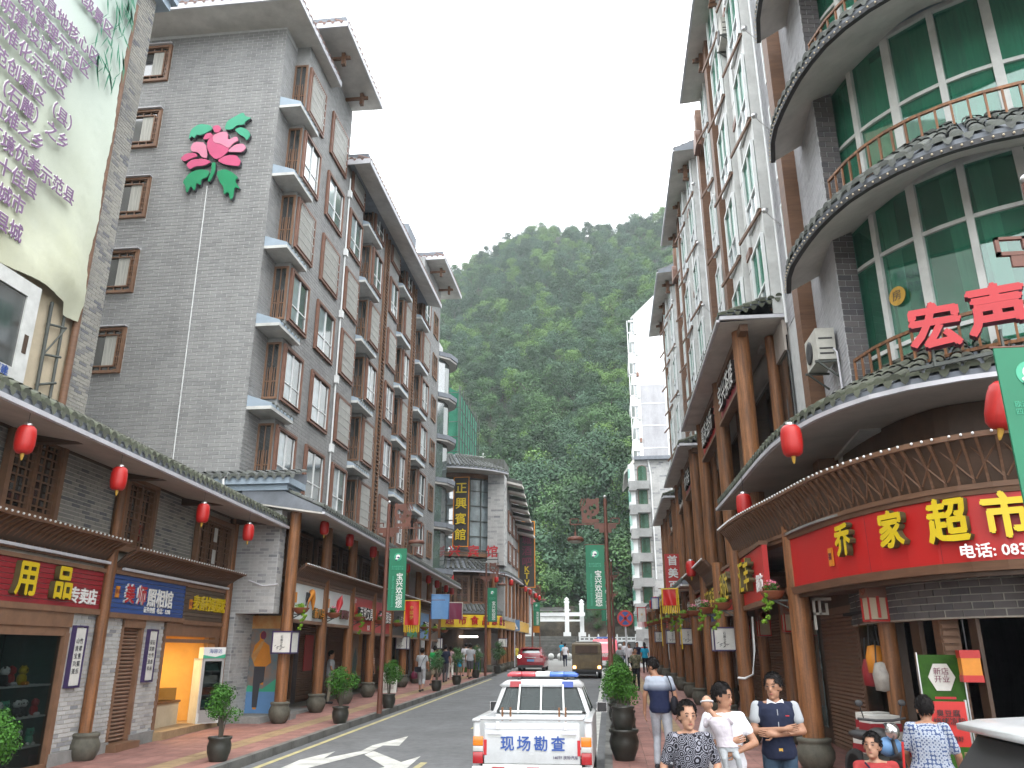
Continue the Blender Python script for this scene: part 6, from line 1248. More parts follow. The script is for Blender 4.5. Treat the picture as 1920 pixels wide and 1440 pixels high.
# street level arcade
ra = thing('right_arcade', 'right hand shop arcade with two rows of timber columns on stone drums', 'shop arcade', (3.5, 30, gz(30)))
CR_ = [18.7, 21.8, 24.9, 28.3, 31.5, 35.4, 39.2, 44.2, 48.9, 54.0, 58.9]
for i, y in enumerate(CR_):
    colbase(ra, 2.87, y, wz(y), .155, wz(y) + 3.95)
    if i: colbase(ra, 3.85, y, wz(y), .14, wz(y) + 3.5)
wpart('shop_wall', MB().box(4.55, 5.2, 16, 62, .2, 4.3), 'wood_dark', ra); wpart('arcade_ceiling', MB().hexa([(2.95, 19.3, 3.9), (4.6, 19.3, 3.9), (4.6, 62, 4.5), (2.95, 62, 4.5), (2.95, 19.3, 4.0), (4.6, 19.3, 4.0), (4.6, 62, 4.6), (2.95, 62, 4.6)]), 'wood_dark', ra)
SR = [('sign_bright', '汇丰', 'letter_yellow', '超市'), ('sign_red', '利达', 'letter_yellow', '鞋城'), ('sign_blue', '好又来副食', 'letter_yellow', ''), ('sign_red', '潮流前线', 'letter_white', ''), ('sign_crimson', '美发', 'letter_white', ''), ('sign_white', '药房', 'letter_ink', ''), ('sign_lightblue', '手机', 'letter_white', ''), ('sign_red', '小吃', 'letter_white', ''), ('sign_red', '面馆', 'letter_white', ''), ('sign_white', '水果', 'letter_ink', '')]
ys = [15.75] + CR_
for i in range(len(ys) - 1):
    a, b = ys[i] + .2, ys[i + 1] - .2
    if i >= len(SR): break
    m_, s, col, s2 = SR[i]; zt = 4.22 if i < 2 else wz(a) + 3.5; zb = zt - .95 if i > 1 else 3.22; x = 2.97
    sb_ = wpart('sign_board', MB().box(x - .02, x + .08, a, b, zb, zt), m_, ra); wpart('sign_trim', MB().box(x - .06, x + .1, a, b, zb - .1, zb - .002).box(x - .06, x + .1, a, b, zt + .002, zt + .08), 'wood_h', ra)
    text('lettering' if len(s) > 1 else 'letter', s, .70 if i < 3 else .5, [col, 'letter_side' if col != 'letter_ink' else 'letter_ink'], ra, Vector((x - .09, (a + b) / 2 + (.35 if s2 else 0), (zb + zt) / 2)) - ra.location, RZR, .06, .02, 'stuff')
    if s2: text('lettering', s2, .34, 'letter_white', ra, Vector((x - .04, a + .45, (zb + zt) / 2 - .2)) - ra.location, RZR, .01, .01, 'stuff')
    base = Vector((4.52, b, 0)) - ra.location; w = b - a; z0 = wz(a)
    if i % 3 != 1:
        s_ = part('shutter', MB().box(0, w, -.01, .02, z0, z0 + 2.7), 'shutter', ra, base, RZR); me = MB().prismx([(-.01, 0), (-.04, .035), (-.01, .07)], .05, w - .05).mesh('slat', 'shutter')
        if i < 6:
            for k in range(34): link('slat', me, s_, (0, 0, z0 + .1 + k * .073))
    else: part('shop_window', MB().box(0, w, -.03, 0, z0 + .3, z0 + 2.5), 'glass', ra, base, RZR); part('poster', MB().box(.3, .9, -.06, -.031, z0 + .5, z0 + 2.2), 'sign_lightblue' if i == 1 else 'poster_mix', ra, base, RZR)
AP2 = Path([(2.93, 28.2), (2.93, 19.45)]); apron(ra, Path([(2.93, 28.1), (2.93, 22.2)]), 0, 5.9, 4.1, 4.6, .34, sp=.16, single=40); 
for a, b in ((28.6, 35.2), (36, 44), (44.8, 53.5), (54.5, 61)):
    P = Path([(2.55, b), (2.55, a)]); eaves(ra, P, 0, P.L, wz(a) + 3.75, .75, .4, spacing=.3, m='roof_tile', top_singles=12)
wpart('hose', MB().tube([(2.70, 18.62, 1.75), (2.82, 18.50, 1.74), (3.0, 18.52, 1.82), (3.08, 18.6, 2.3), (3.12, 18.7, 3.0)], .025, 8), 'white', ra)
for i, y in enumerate((18.7, 21.8, 24.9)):
    wall_lamp(3.85, y - .12, 2.95 - .03 * i, 0, '%s red framed lamp on the inner arcade columns, counted from the big column' % nth(i))
# lanterns
for (x, y, z, lb, sc) in ((2.98, 12.75, 5.45, 'large red lantern hanging from the curved mossy eave above the supermarket sign', 1.25), (2.98, 17.6, 5.25, 'large red lantern at the left end of the curved mossy eave', 1.25), (2.5, 24.9, 4.62, 'red lantern above the blue shop sign on the right arcade', 1.15), (2.45, 44, 4.75, 'small red lantern far down the right arcade, nearer one', 1.2), (2.45, 47, 4.75, 'small red lantern far down the right arcade, farther one', 1.2)):
    lantern(x, y, z, lb, 'lanterns on the right side of the street', sc)
tl = lantern(4.88, 10.0, 5.14, 'big tilted red lantern behind the near green banner', 'lanterns on the right side of the street', 1.45); tl.rotation_euler = (rad(8), rad(12), 0)
# ================================================================= distant buildings on the right
kb = thing('brick_balcony_building', 'grey brick building with stacked white balconies and green arched windows beyond the right block', 'apartment building', (8, 70, gz(70)))
wpart('wall', MB().box(2.75, 14, 70, 82, 1, 18.2), 'mortar', kb); bricks(kb, Matrix.Translation(Vector((2.75, 70, 0)) - kb.location), 0, 3.0, 5, 18.1, .42, .15, 'light_brick', singles=0, gap=.014)
for k in range(7):
    z = 4.0 + k * 2.05
    arch = [(3.0, z), (3.75, z), (3.75, z + 1.1)] + [(3.375 + .375 * math.cos(a * PI / 6), z + 1.1 + .32 * math.sin(a * PI / 6)) for a in range(1, 6)] + [(3.0, z + 1.1)]
    wpart('arched_window', MB().prism(arch, 69.93, 70), 'glass_green', kb); wpart('arch_shade', MB().prism([(x - (.06 if x < 3.3 else -.03), zz + .05) for x, zz in arch], 69.95, 70.0), 'frame_red', kb)
    wpart('balcony', MB().box(2.2, 3.9, 69.2, 69.95, z - .75, z - .05).box(2.15, 2.8, 68.9, 69.6, z - .95, z - .7), 'facade_grey', kb); wpart('white_bay', MB().box(2.15, 2.7, 69.3, 71.5, z - .1, z + 1.4), 'white', kb); wpart('bay_glass', MB().box(2.12, 2.3, 69.25, 69.6, z + .2, z + 1.0).box(2.12, 2.16, 69.7, 71.2, z + .2, z + 1.2), 'glass_green', kb)
wpart('pipe', MB().tube([(4.1, 69.9, 8), (4.1, 69.9, 17)], .07, 8).tube([(4.1, 69.9, 17), (3.9, 69.9, 18.5)], .07, 8), 'white', kb)
wpart('soffit_wing', MB().hexa([(1.8, 69.6, 16.9), (2.75, 69.6, 18.0), (2.75, 78, 18.0), (1.8, 78, 16.9), (1.8, 69.6, 17.1), (2.75, 69.6, 18.4), (2.75, 78, 18.4), (1.8, 78, 17.1)]), 'soffit', kb); wpart('roof', MB().box(2.7, 14, 69.5, 82, 18.2, 18.5), 'roof_under', kb)
wb = thing('white_apartment_block', 'tall white apartment block with stacked balconies rising beyond the right block', 'apartment building', (12, 97, gz(97)))
wpart('wall', MB().box(4.6, 22, 97, 112, 1, 43.2), 'white', wb); wpart('gable', MB().prism([(4.2, 43.2), (7.5, 46.4), (12, 46.4), (12, 43.2)], 97, 112), 'white', wb)
wpart('grey_panel', MB().box(5.0, 8, 96.94, 97, 6, 34.0), 'grey_tile_r', wb)
for k in range(14):
    z = 3 + k * 2.85
    wpart('balcony', MB().box(3.75 + .25 * (k % 2), 4.6, 97.2, 103, z, z + 1.1), 'white', wb); wpart('balcony_frame', MB().box(3.7, 3.8, 97.1, 97.3, z, z + 2.85).box(4.2, 4.28, 97.05, 97.15, z, z + 2.85).box(3.7, 4.65, 97.1, 97.3, z + 1.1, z + 1.25).box(3.9, 4.6, 96.9, 97.2, z + 2.6, z + 2.8), 'white', wb)
    wpart('balcony_glass', MB().box(4.3, 4.6, 97.1, 97.15, z + 1.2, z + 2.6), 'glass', wb); wpart('ac_box', MB().box(4.62, 4.9, 96.7, 97, z + .8, z + 1.3), 'frame_red' if k % 3 == 2 else 'white_dirty', wb); wpart('floor_line', MB().box(5.0, 8, 96.9, 96.94, z, z + .1), 'white', wb)
# red vertical sign
vsn = thing('red_vertical_sign', 'red vertical sign board with white characters sticking out over the right arcade', 'sign', (3.25, 40.6, 4.9))
part('board', MB().box(-.42, .42, -.05, .05, 0, 1.9), 'sign_red', vsn)
for k, ch in enumerate('首美百'): text('letter', ch, .5, 'letter_white', vsn, (-.05, -.07, 1.55 - k * .6), 0, .01, .02)
# ================================================================= street furniture
EMB = None
def green_banner(par, x0, x1, zt, zb, small=False):
    """printed on both faces; reads from the camera's side (-Y)"""
    w = x1 - x0; h = zt - zb; b = part('banner', MB().box(x0, x1, -.012, .012, zb, zt), 'banner_green', par); cx_ = (x0 + x1) / 2
    part('banner_emblem', MB().prism([(cx_ + w * .22 * math.cos(a * PI / 10), zt - h * .14 + w * .22 * math.sin(a * PI / 10)) for a in range(20)], -.017, -.013), 'flower_mint', b)
    part('emblem_figure', MB().ell((cx_, -.018, zt - h * .135), (w * .12, .004, w * .12), 12, 6).ell((cx_ - w * .06, -.02, zt - h * .17), (w * .09, .004, w * .05), 10, 5), 'letter_white', b); part('emblem_patch', MB().ell((cx_ + w * .03, -.022, zt - h * .15), (w * .08, .004, w * .045), 10, 5).ell((cx_ - w * .09, -.022, zt - h * .19), (w * .05, .004, w * .035), 8, 5), 'frame_purple', b)
    text('lettering', '欧洲熊猫粉丝\n四川探索之旅', w * .115, 'flower_mint', b, (cx_, -.016, zt - h * .32), 0, .002, .003, 'stuff', line=1.1)
    text('lettering', '宝\n兴\n欢\n迎\n您', w * .40, 'letter_white', b, (cx_ + w * .15, -.016, zb + h * .31), 0, .002, .004, 'stuff', line=.95)
    text('lettering', 'WELCOME TO BAOXING', w * .15, 'flower_mint', b, (cx_ - w * .24, -.016, zb + h * .30), 0, .002, .002, 'stuff', rot=(rad(90), rad(90), 0))
    part('banner_rod', MB().tube([(x0 - .03, 0, zt + .01), (x1 + .03, 0, zt + .01)], .012, 6).tube([(x0 - .03, 0, zb - .01), (x1 + .03, 0, zb - .01)], .012, 6), 'steel_brown', par)
PLATE = {}
def lamp_post(x, y, side, label, banner=True, h=6.1, rz=0., bs=0):
    """side +1: arm and lamp reach to +X"""
    z = wz(y); t = thing('street_lamp', label, 'street lamp', (x, y, z), rz, 'brown street lamps with panda fretwork'); s = side
    part('pole', MB().tube([(0, 0, 0), (0, 0, h * .5), (0, 0, h)], [.078, .065, .05], 10), 'steel_brown', t); part('ball', MB().ell((0, 0, h + .06), (.05, .05, .05), 10, 8), 'silver', t)
    a = MB(); za = h - .78
    def bx(x0, x1, z0, z1, t_=.02): a.box(min(s * x0, s * x1), max(s * x0, s * x1), -t_, t_, z0, z1)
    bx(-.42, 1.08, za, za + .04); bx(-.42, -.385, za, za + .20); bx(-.42, -.14, za + .17, za + .20); bx(-.17, -.14, za + .07, za + .2); bx(1.045, 1.08, za, za + .20); bx(.80, 1.08, za + .17, za + .2); bx(.80, .83, za + .07, za + .2); bx(-.3, .35, za - .12, za - .0, .015); bx(-.16, .2, za - .24, za - .12, .015)
    part('arm', a, 'steel_brown', t)
    # cut metal plate with round holes
    if 'p' not in PLATE:
        P = MB(); nx, nz = 30, 26
        for i in range(nx):
            for j in range(nz):
                u, v = (i + .5) / nx, (j + .5) / nz; el = lambda a, b, c, d: ((u - a) / c) ** 2 + ((v - b) / d) ** 2 < 1
                solid = (el(.38, .62, .33, .36) or el(.68, .38, .27, .34) or el(.15, .92, .1, .09) or el(.60, .93, .1, .09) or (v < .16 and .1 < u < .92)) or (v > .5 and u > .6 and math.sin(u * 44 + v * 19) > .2)
                hole = el(.30, .64, .10, .12) or el(.48, .60, .08, .10) or el(.38, .44, .06, .05) or el(.75, .46, .07, .09) or el(.60, .24, .07, .07)
                if solid and not hole: P.box(.14 + .62 * i / nx, .14 + .62 * (i + 1) / nx, -.008, .008, .06 + .74 * j / nz, .06 + .74 * (j + 1) / nz)
        PLATE['p'] = P.mesh('fretwork_plate', 'steel_brown')
    fp = link('fretwork_plate', PLATE['p'], t, (0, 0, za)); fp.scale = (s, 1, 1); fp['kind'] = 'stuff'
    part('lamp_shade', MB().lathe([(.03, -.20), (.035, -.33), (.20, -.36), (.245, -.40), (.25, -.46), (.22, -.48), (.0, -.48)], (s * .92, 0, za), 18), 'steel_brown', t); part('lamp_bowl', MB().ell((s * .92, 0, za - .48), (.19, .19, .07), 14, 8), 'ac_white', t); part('lamp_chain', MB().tube([(s * .92, 0, za), (s * .92, 0, za - .25)], .012, 6), 'steel_brown', t)
    if banner: green_banner(t, *((.09, .63) if (bs or s) > 0 else (-.63, -.09)), 4.72, 2.88)
    return t
lamp_post(-6.72, 24.5, 1, 'brown lamp post with green banner on the left pavement, nearest on that side')
lamp_post(-6.85, 46.4, 1, 'brown lamp post with green banner before the hotel corner')
lamp_post(-6.2, 68, 1, 'brown lamp post with green banner beyond the crossing on the left')
lamp_post(.02, 24.3, -1, 'brown lamp post with green banner rising from the hedge on the right')
lamp_post(.25, 46.5, -1, 'second brown lamp post along the right hedge, partly behind the first')
lamp_post(.4, 68, -1, 'third brown lamp post along the right kerb, by the far crossing')
ln = lamp_post(4.30, 7.5, 1, 'brown lamp post at the right edge with the large near green banner', h=6.45, bs=-1)
# round no-stopping sign
ns = thing('no_stopping_sign', 'round blue no stopping sign with red ring and cross beside the hedge', 'traffic sign', (.62, 31.5, wz(31.5)))
part('post', MB().tube([(0, 0, 0), (0, 0, 3.05)], .03, 8), 'gutter', ns)
def disc(r, y0, y1, n=28, z=2.75): return MB().prism([(r * math.cos(2 * PI * a / n), z + r * math.sin(2 * PI * a / n)) for a in range(n)], y0, y1)
part('plate', disc(.30, -.05, -.03), 'sign_red', ns); part('blue_field', disc(.235, -.056, -.05), 'sign_blue', ns)
c_ = MB(); c_.k = 0
for s in (-1, 1): c_.prism([(-.17 - .03, 2.75 + s * -.17 + .03), (-.17 + .03, 2.75 - s * .17 - .03), (.17 + .03, 2.75 + s * .17 - .03), (.17 - .03, 2.75 + s * .17 + .03)] if s > 0 else [(-.20, 2.89), (-.14, 2.95), (.20, 2.61), (.14, 2.55)], -.062, -.056)
part('cross', c_, 'sign_red', ns)
cs = thing('crossing_sign', 'blue square pedestrian crossing sign on a post before the hotel arcade', 'traffic sign', (-6.75, 60, wz(60)))
part('post', MB().tube([(0, 0, 0), (0, 0, 3.6)], .035, 8), 'gutter', cs); part('plate', MB().box(-.38, .38, -.06, -.03, 2.45, 3.2), 'sign_lightblue', cs); part('triangle', MB().prism([(-.28, 2.55), (.28, 2.55), (0, 3.08)], -.068, -.06), 'letter_white', cs); part('walker', MB().prism([(-.05, 2.58), (0, 2.75), (.05, 2.58), (.1, 2.6), (.03, 2.85), (0, 2.95), (-.05, 2.85), (-.1, 2.6)], -.074, -.068), 'letter_ink', cs)
# orange banner and flags
ob = thing('orange_banner', 'narrow orange and white vertical banner past the hotel arcade', 'banner', (-5.95, 68.5, 3.7)); part('cloth', MB().box(-.3, .3, -.015, .015, 0, 1.75), 'letter_orange', ob); text('lettering', '福\n建', .36, 'letter_white', ob, (0, -.02, .9), 0, .003, .01, 'stuff'); part('pole', MB().tube([(.32, 0, -2.4), (.32, 0, 1.9)], .035, 8), 'steel_brown', ob)
def cloth(x0, x1, z0, z1, amp=.04, sag=0., n=14, m=10, y=0.):
    vs = []; fs = []
    for j in range(m + 1):
        for i in range(n + 1): u, v = i / n, j / m; vs.append((x0 + (x1 - x0) * u, y + amp * math.sin(u * 7 + v * 2) * (1 - v * .7), z0 + (z1 - z0) * v - sag * math.sin(PI * u) * (1 - v)))
    for j in range(m):
        for i in range(n): a = j * (n + 1) + i; fs.append((a, a + 1, a + n + 2, a + n + 1))
    return MB().add(vs, fs, True)
def pennant(name, label, loc, w, h, field, edge, rz=0., fringe=True, txt=None, rod=True):
    t = thing(name, label, 'flag', loc, rz); part('field', cloth(-w / 2 + .05, w / 2 - .05, -h, 0), field, t); part('border', cloth(-w / 2, -w / 2 + .05, -h, 0, y=-.002).add(*[(q.v, q.f) for q in [cloth(w / 2 - .05, w / 2, -h, 0)]][0]).box(-w / 2, w / 2, -.02, .02, 0, .035), edge, t)
    if fringe:
        f = MB(); n = 9
        for k in range(n): x = -w / 2 + w * (k + .5) / n; f.add([(x - w * .03, 0, -h), (x + w * .03, 0, -h), (x + w * .03, .01, -h - .26 - .05 * (k % 2)), (x - w * .03, .01, -h - .26)], [(0, 1, 2, 3)])
        part('fringe', f, edge, t)
    if txt: text('lettering', txt, w * .24, 'gold', t, (0, -.06, -h / 2), 0, .003, .003, 'stuff', line=1.2)
    if rod: part('rod', MB().tube([(-w / 2 - .1, 0, .03), (w / 2 + 1.0, 0, .03)], .014, 6), 'steel_brown', t)
    return t
pennant('fringed_flag', 'red fringed flag with yellow edge hanging over the left pavement', (-7.75, 32.4, 4.18), .66, .92, 'sign_bright', 'sign_yellow', 0, txt='中\n国\n梦')
pennant('blue_flag', 'blue flag hanging beside the red fringed one over the left arcade', (-7.55, 37.0, 4.7), .85, 1.05, 'sign_lightblue', 'sign_lightblue', rad(25), False)
pennant('mauve_flag', 'mauve flag behind the blue one over the left arcade', (-7.75, 41.5, 4.6), .9, .8, 'letter_maroon', 'goods_c', rad(20), False)
pennant('fringed_flag', 'red flag with yellow edge and long fringe over the right arcade', (2.15, 29.5, 4.35), .55, .55, 'sign_bright', 'sign_yellow', rad(-10))
part('yellow_staff', MB().tube([(.30, 0, .05), (.34, 0, -2.0)], .022, 6).tube([(-.34, 0, -.3), (-.32, 0, -1.9)], .012, 6), 'sign_yellow', bpy.data.objects['fringed_flag.001'])
pennant('white_flag', 'small white flag with a red edge far down the right arcade', (1.75, 44.5, 4.45), .5, .7, 'paper', 'letter_red', 0, True, txt='茶')
pennant('tricolour_flag', 'small white blue and red flag under the right arcade eave', (2.25, 40.5, 4.7), .4, .5, 'paper', 'flag_blue', .2, False)
# white box lanterns round the columns
def box_lantern(x, y, z, label, sc=1., rz=0.):
    t = thing('box_lantern', label, 'box lantern', (x, y, z), rz, 'white box lanterns round the columns'); t.scale = (sc,) * 3
    part('panel', MB().box(-.24, .24, -.255, -.235, .04, .54), 'paper', t); part('panel', MB().box(.235, .255, -.24, .24, .04, .54), 'paper', t); part('panel', MB().box(-.255, -.235, -.24, .24, .04, .54), 'paper', t)
    f = MB()
    for a in (-1, 1):
        for b in (-1, 1): f.box(a * .255 - .016, a * .255 + .016, b * .255 - .016, b * .255 + .016, 0, .58)
    f.box(-.27, .27, -.27, -.24, .54, .575).box(-.27, .27, -.27, -.24, .005, .04).box(.24, .27, -.24, .27, .54, .575).box(.24, .27, -.24, .27, .005, .04).box(-.27, -.24, -.24, .27, .54, .575).box(-.27, -.24, -.24, .27, .005, .04); part('frame', f, 'frame_purple', t)
    text('lettering', '石\n雕\n之\n乡', .075, 'letter_ink', t, (0, -.262, .30), 0, .001, 0, 'stuff', line=1.05); g_ = MB(); rr = random.Random(3)
    for k in range(9): a = (-.2 + .4 * rr.random() * .6, rr.uniform(.08, .2)); g_.add([(a[0], -.258, a[1]), (a[0] + .05, -.258, a[1] + .03), (a[0] + .06, -.258, a[1] + .05), (a[0] + .01, -.258, a[1] + .02)], [(0, 1, 2, 3)])
    part('ink_drawing', g_, 'letter_ink', t, kind='stuff'); return t
box_lantern(cx_(21.6) + .02, 21.55, 2.22, 'white box lantern round the first left arcade column'); box_lantern(cx_(36.5), 36.4, 2.35, 'white box lantern round the sixth left arcade column', .95); box_lantern(cx_(45.4), 45.3, 2.4, 'white box lantern round the last left arcade column', .95)
for i, (y, z) in enumerate(((21.8, 2.28), (31.5, 2.5), (39.2, 2.6), (48.9, 2.75))): box_lantern(2.87, y - .03, z, '%s white box lantern on the right arcade columns, counted from the camera' % nth(i), 1.02)
box_lantern(-6.75, 53.2, 2.5, 'white box lantern on the hotel corner column', .95)
# ================================================================= plants
LEAFM = {}
def leaf_mesh(name, m, seed, r, hh, n, leaf, lobes, base):
    return crown_mesh(name, m, seed, r, hh, n, leaf, lobes, base)
SH = [leaf_mesh('foliage', 'leaf_hedge', 70 + i, .56, .62, 2600, .062, 22, .0) for i in range(3)] + [leaf_mesh('foliage', 'leaf_mid', 75, .50, .7, 2200, .06, 20, 0)]
def stems(seed, h=.5, n=7, sp=.12):
    rr = random.Random(seed); mb = MB()
    for k in range(n): a = rr.uniform(0, 6.28); mb.tube([(0.02 * math.cos(a), .02 * math.sin(a), -.12), (sp * .5 * math.cos(a), sp * .5 * math.sin(a), h * .5), (sp * math.cos(a), sp * math.sin(a), h)], [.013, .01, .006], 5)
    return mb.mesh('stem', 'bark')
STM = [stems(1), stems(2, .75, 5, .2)]
POT1 = MB().lathe([(0, 0), (.15, 0), (.16, .02), (.205, .15), (.215, .26), (.19, .35), (.215, .38), (.215, .41), (.185, .41), (.17, .37), (0, .36)], n=18).mesh('pot', 'pot_dark')
POT2 = MB().lathe([(0, 0), (.17, 0), (.18, .02), (.25, .2), (.27, .32), (.235, .44), (.27, .48), (.27, .52), (.23, .52), (.21, .48), (0, .47)], n=18).mesh('pot', 'pot_dark')
def potted(x, y, label, sc=1., sh=0, tall=True, grp='potted shrubs along the left kerb', pot=POT1, lift=.0, fs=1.):
    t = thing('potted_shrub', label, 'potted plant', (x, y, wz(y)), R.uniform(0, 6), grp); t.scale = (sc,) * 3; hp = .40 if pot == POT1 else .5
    link('pot', pot, t); link('stem', STM[0], t, (0, 0, hp)); f = link('foliage', SH[sh], t, (0, 0, hp + .28 + lift)); f.scale = (fs, fs, fs); return t
potted(-7.12, 15.2, 'round clipped shrub in a dark pot, nearest the white road arrow on the left', 1.0, 0, fs=.72, lift=.08); potted(-6.98, 21.7, 'round potted shrub between two arcade columns by the kerb', 1.0, 1, fs=.80, lift=.12); potted(-6.93, 26.3, 'round potted shrub right beside the near left lamp post', 1.0, 2, fs=.84, lift=.12)
potted(-7.05, 34.2, 'potted shrub beside the walker in the grey shirt', 1.0, 3, fs=.85, lift=.2); potted(-7.0, 38.5, 'thin loose potted shrub by the walkers', 1.0, 3, fs=.8, lift=.28); potted(-7.1, 44.6, 'potted shrub beside the man in grey shorts', 1.0, 3, fs=.9, lift=.2); potted(-6.6, 49.5, 'potted shrub at the hotel corner kerb', 1.05, 3, fs=1.05, lift=.15); potted(-7.72, 10.1, 'bright shrub at the left edge before the toy shop', .95, 1, fs=.8, lift=.1)
potted(.20, 16.05, 'tall potted shrub in a double dark pot, nearest on the right kerb', 1.0, 0, grp='potted shrubs making the right hedge', pot=POT2, lift=.40, fs=.64)
link('pot', POT1, bpy.data.objects['potted_shrub.008'], (0, 0, .50))
for i in range(12):
    y = 18.2 + i * 1.75
    if abs(y - 24.3) < .3: y += .5
    potted(.22 + .05 * math.sin(i * 2), y, '%s round shrub of the hedge behind the nearest right potted shrub' % nth(i), 1.0, i % 3, grp='potted shrubs making the right hedge', pot=POT2, lift=.0 + .1 * (i < 2), fs=.78)
HG = [leaf_mesh('foliage', 'leaf_lime', 90, .22, .16, 420, .05, 8, 0), leaf_mesh('trailing_foliage', 'leaf_lime', 91, .13, .62, 420, .05, 10, 0), leaf_mesh('foliage', 'leaf_hedge', 92, .2, .2, 380, .045, 8, 0)]; FLW = leaf_mesh('flowers', 'petal_pink', 93, .2, .16, 170, .045, 8, 0)
BOWL = MB().lathe([(0, 0), (.09, 0), (.17, .05), (.215, .13), (.23, .15), (.205, .15), (.16, .10), (0, .09)], n=16).mesh('bowl', 'terracotta')
def hanging_pot(x, y, z, side, label, trail=True, flow=False, grp=''):
    t = thing('hanging_flower_bowl', label, 'hanging plant', (x, y, z), 0, grp); link('bowl', BOWL, t); link('foliage', HG[2 if flow else 0], t, (0, 0, .08))
    if trail: link('trailing_foliage', HG[1], t, (side * -.12, -.1, -.52))
    if flow: link('flowers', FLW, t, (0, 0, .14))
    part('bracket', MB().box(-.02, .34, -.02, .02, -.03, 0).bar((.02, 0, -.02), (.34, 0, -.18), .025) if side > 0 else MB().box(-.34, .02, -.02, .02, -.03, 0).bar((-.02, 0, -.02), (-.34, 0, -.18), .025), 'scaffold', t); return t
for i, y in enumerate(CY): hanging_pot(cx_(y) + .36, y, 3.18 - .01 * i + .01 * y * .3, -1, '%s hanging flower bowl on the left arcade columns' % nth(i), i in (0, 2, 5, 6), i in (1, 3), 'flower bowls on the left arcade columns')
hanging_pot(2.98, 15.5, 3.18, 1, 'hanging bowl of pink flowers on the big corner column', True, True, 'flower bowls on the right arcade columns')
for i, y in enumerate(CR_[:10]): hanging_pot(2.87 - .38, y, wz(y) + 2.68, 1, '%s hanging flower bowl on the straight right arcade' % nth(i), i in (0, 1, 3, 4), i in (1, 2, 4), 'flower bowls on the right arcade columns')
hg_ = MB(); cv = thing('easel_board', 'pale advertising board leaning by the left arcade column', 'sign board', (-8.7, 33.0, wz(33))); part('board', MB().hexa([(-.3, -.05, 0), (.3, -.05, 0), (.3, -.03, 0), (-.3, -.03, 0), (-.3, .2, .95), (.3, .2, .95), (.3, .22, .95), (-.3, .22, .95)]), 'paper', cv); part('printed_map', MB().hexa([(-.2, -.06, .15), (.2, -.06, .15), (.2, -.05, .15), (-.2, -.05, .15), (-.2, .12, .8), (.2, .12, .8), (.2, .13, .8), (-.2, .13, .8)]), 'goods_c', cv); part('leg', MB().bar((-.2, .22, .9), (-.2, .5, 0), .025).bar((.2, .22, .9), (.2, .5, 0), .025), 'scaffold', cv)
# ================================================================= vehicles
def loft(sections, cap=True):
    """sections: list of closed rings with equal point counts"""
    n = len(sections[0]); vs = [p for s in sections for p in s]; fs = []
    for i in range(len(sections) - 1):
        for t in range(n): fs.append((i * n + t, i * n + (t + 1) % n, (i + 1) * n + (t + 1) % n, (i + 1) * n + t))
    if cap: fs += [tuple(reversed(range(n))), tuple(range((len(sections) - 1) * n, len(sections) * n))]
    return vs, fs
def bevel(me, w=.02, seg=2, ang=35):
    bm = bmesh.new(); bm.from_mesh(me); bmesh.ops.recalc_face_normals(bm, faces=bm.faces); es = [e for e in bm.edges if len(e.link_faces) == 2 and e.calc_face_angle(0) > rad(ang)]
    bmesh.ops.bevel(bm, geom=es, offset=w, segments=seg, affect='EDGES', profile=.6, clamp_overlap=True); bm.to_mesh(me); bm.free()
    for p in me.polygons: p.use_smooth = True
    me.update(); return me
def rring(w, z0, z1, y, r=.06, n=3, x=0.):
    pts = []
    for cx0, cz0, a0 in ((w - r, z1 - r, 0), (-w + r, z1 - r, 90), (-w + r, z0 + r, 180), (w - r, z0 + r, 270)):
        for k in range(n + 1): a = rad(a0 + 90 * k / n); pts.append((x + cx0 + r * math.cos(a), y, cz0 + r * math.sin(a)))
    return pts
def wheel(par, x, y, r=.34, w=.2, side=1):
    o = part('wheel', MB(Matrix.Rotation(rad(90), 4, 'Y')).lathe([(r * .55, -w / 2), (r * .9, -w / 2), (r, -w * .36), (r, w * .36), (r * .9, w / 2), (r * .55, w / 2)], n=24), 'tyre', par, (x, y, r)); part('rim', MB(Matrix.Rotation(rad(90), 4, 'Y')).lathe([(0, side * w * .3), (r * .2, side * w * .42), (r * .5, side * w * .3), (r * .58, side * w * .46)], n=18), 'chrome', o); return o
# ---- white pickup of the inspection service
pk = thing('pickup_truck', 'white police pickup truck with red and blue light bar driving away', 'pickup truck', (-1.135, 12.22, gz(13.8)))
W_ = .845
def P2(n, mb, m, b=0., par=None, sm_=False):
    me = mb.mesh(n, m)
    if b: bevel(me, b)
    return link(n, me, par or pk)
body = MB(); v, f = loft([rring(W_, .50, 1.02, .06, .05), rring(W_ + .01, .42, 1.05, .3, .06), rring(W_ + .01, .38, 1.06, 1.55, .06), rring(W_ + .01, .38, 1.06, 3.6, .07), rring(W_, .38, 1.02, 4.3, .1), rring(W_ - .06, .42, .92, 4.85, .12)])
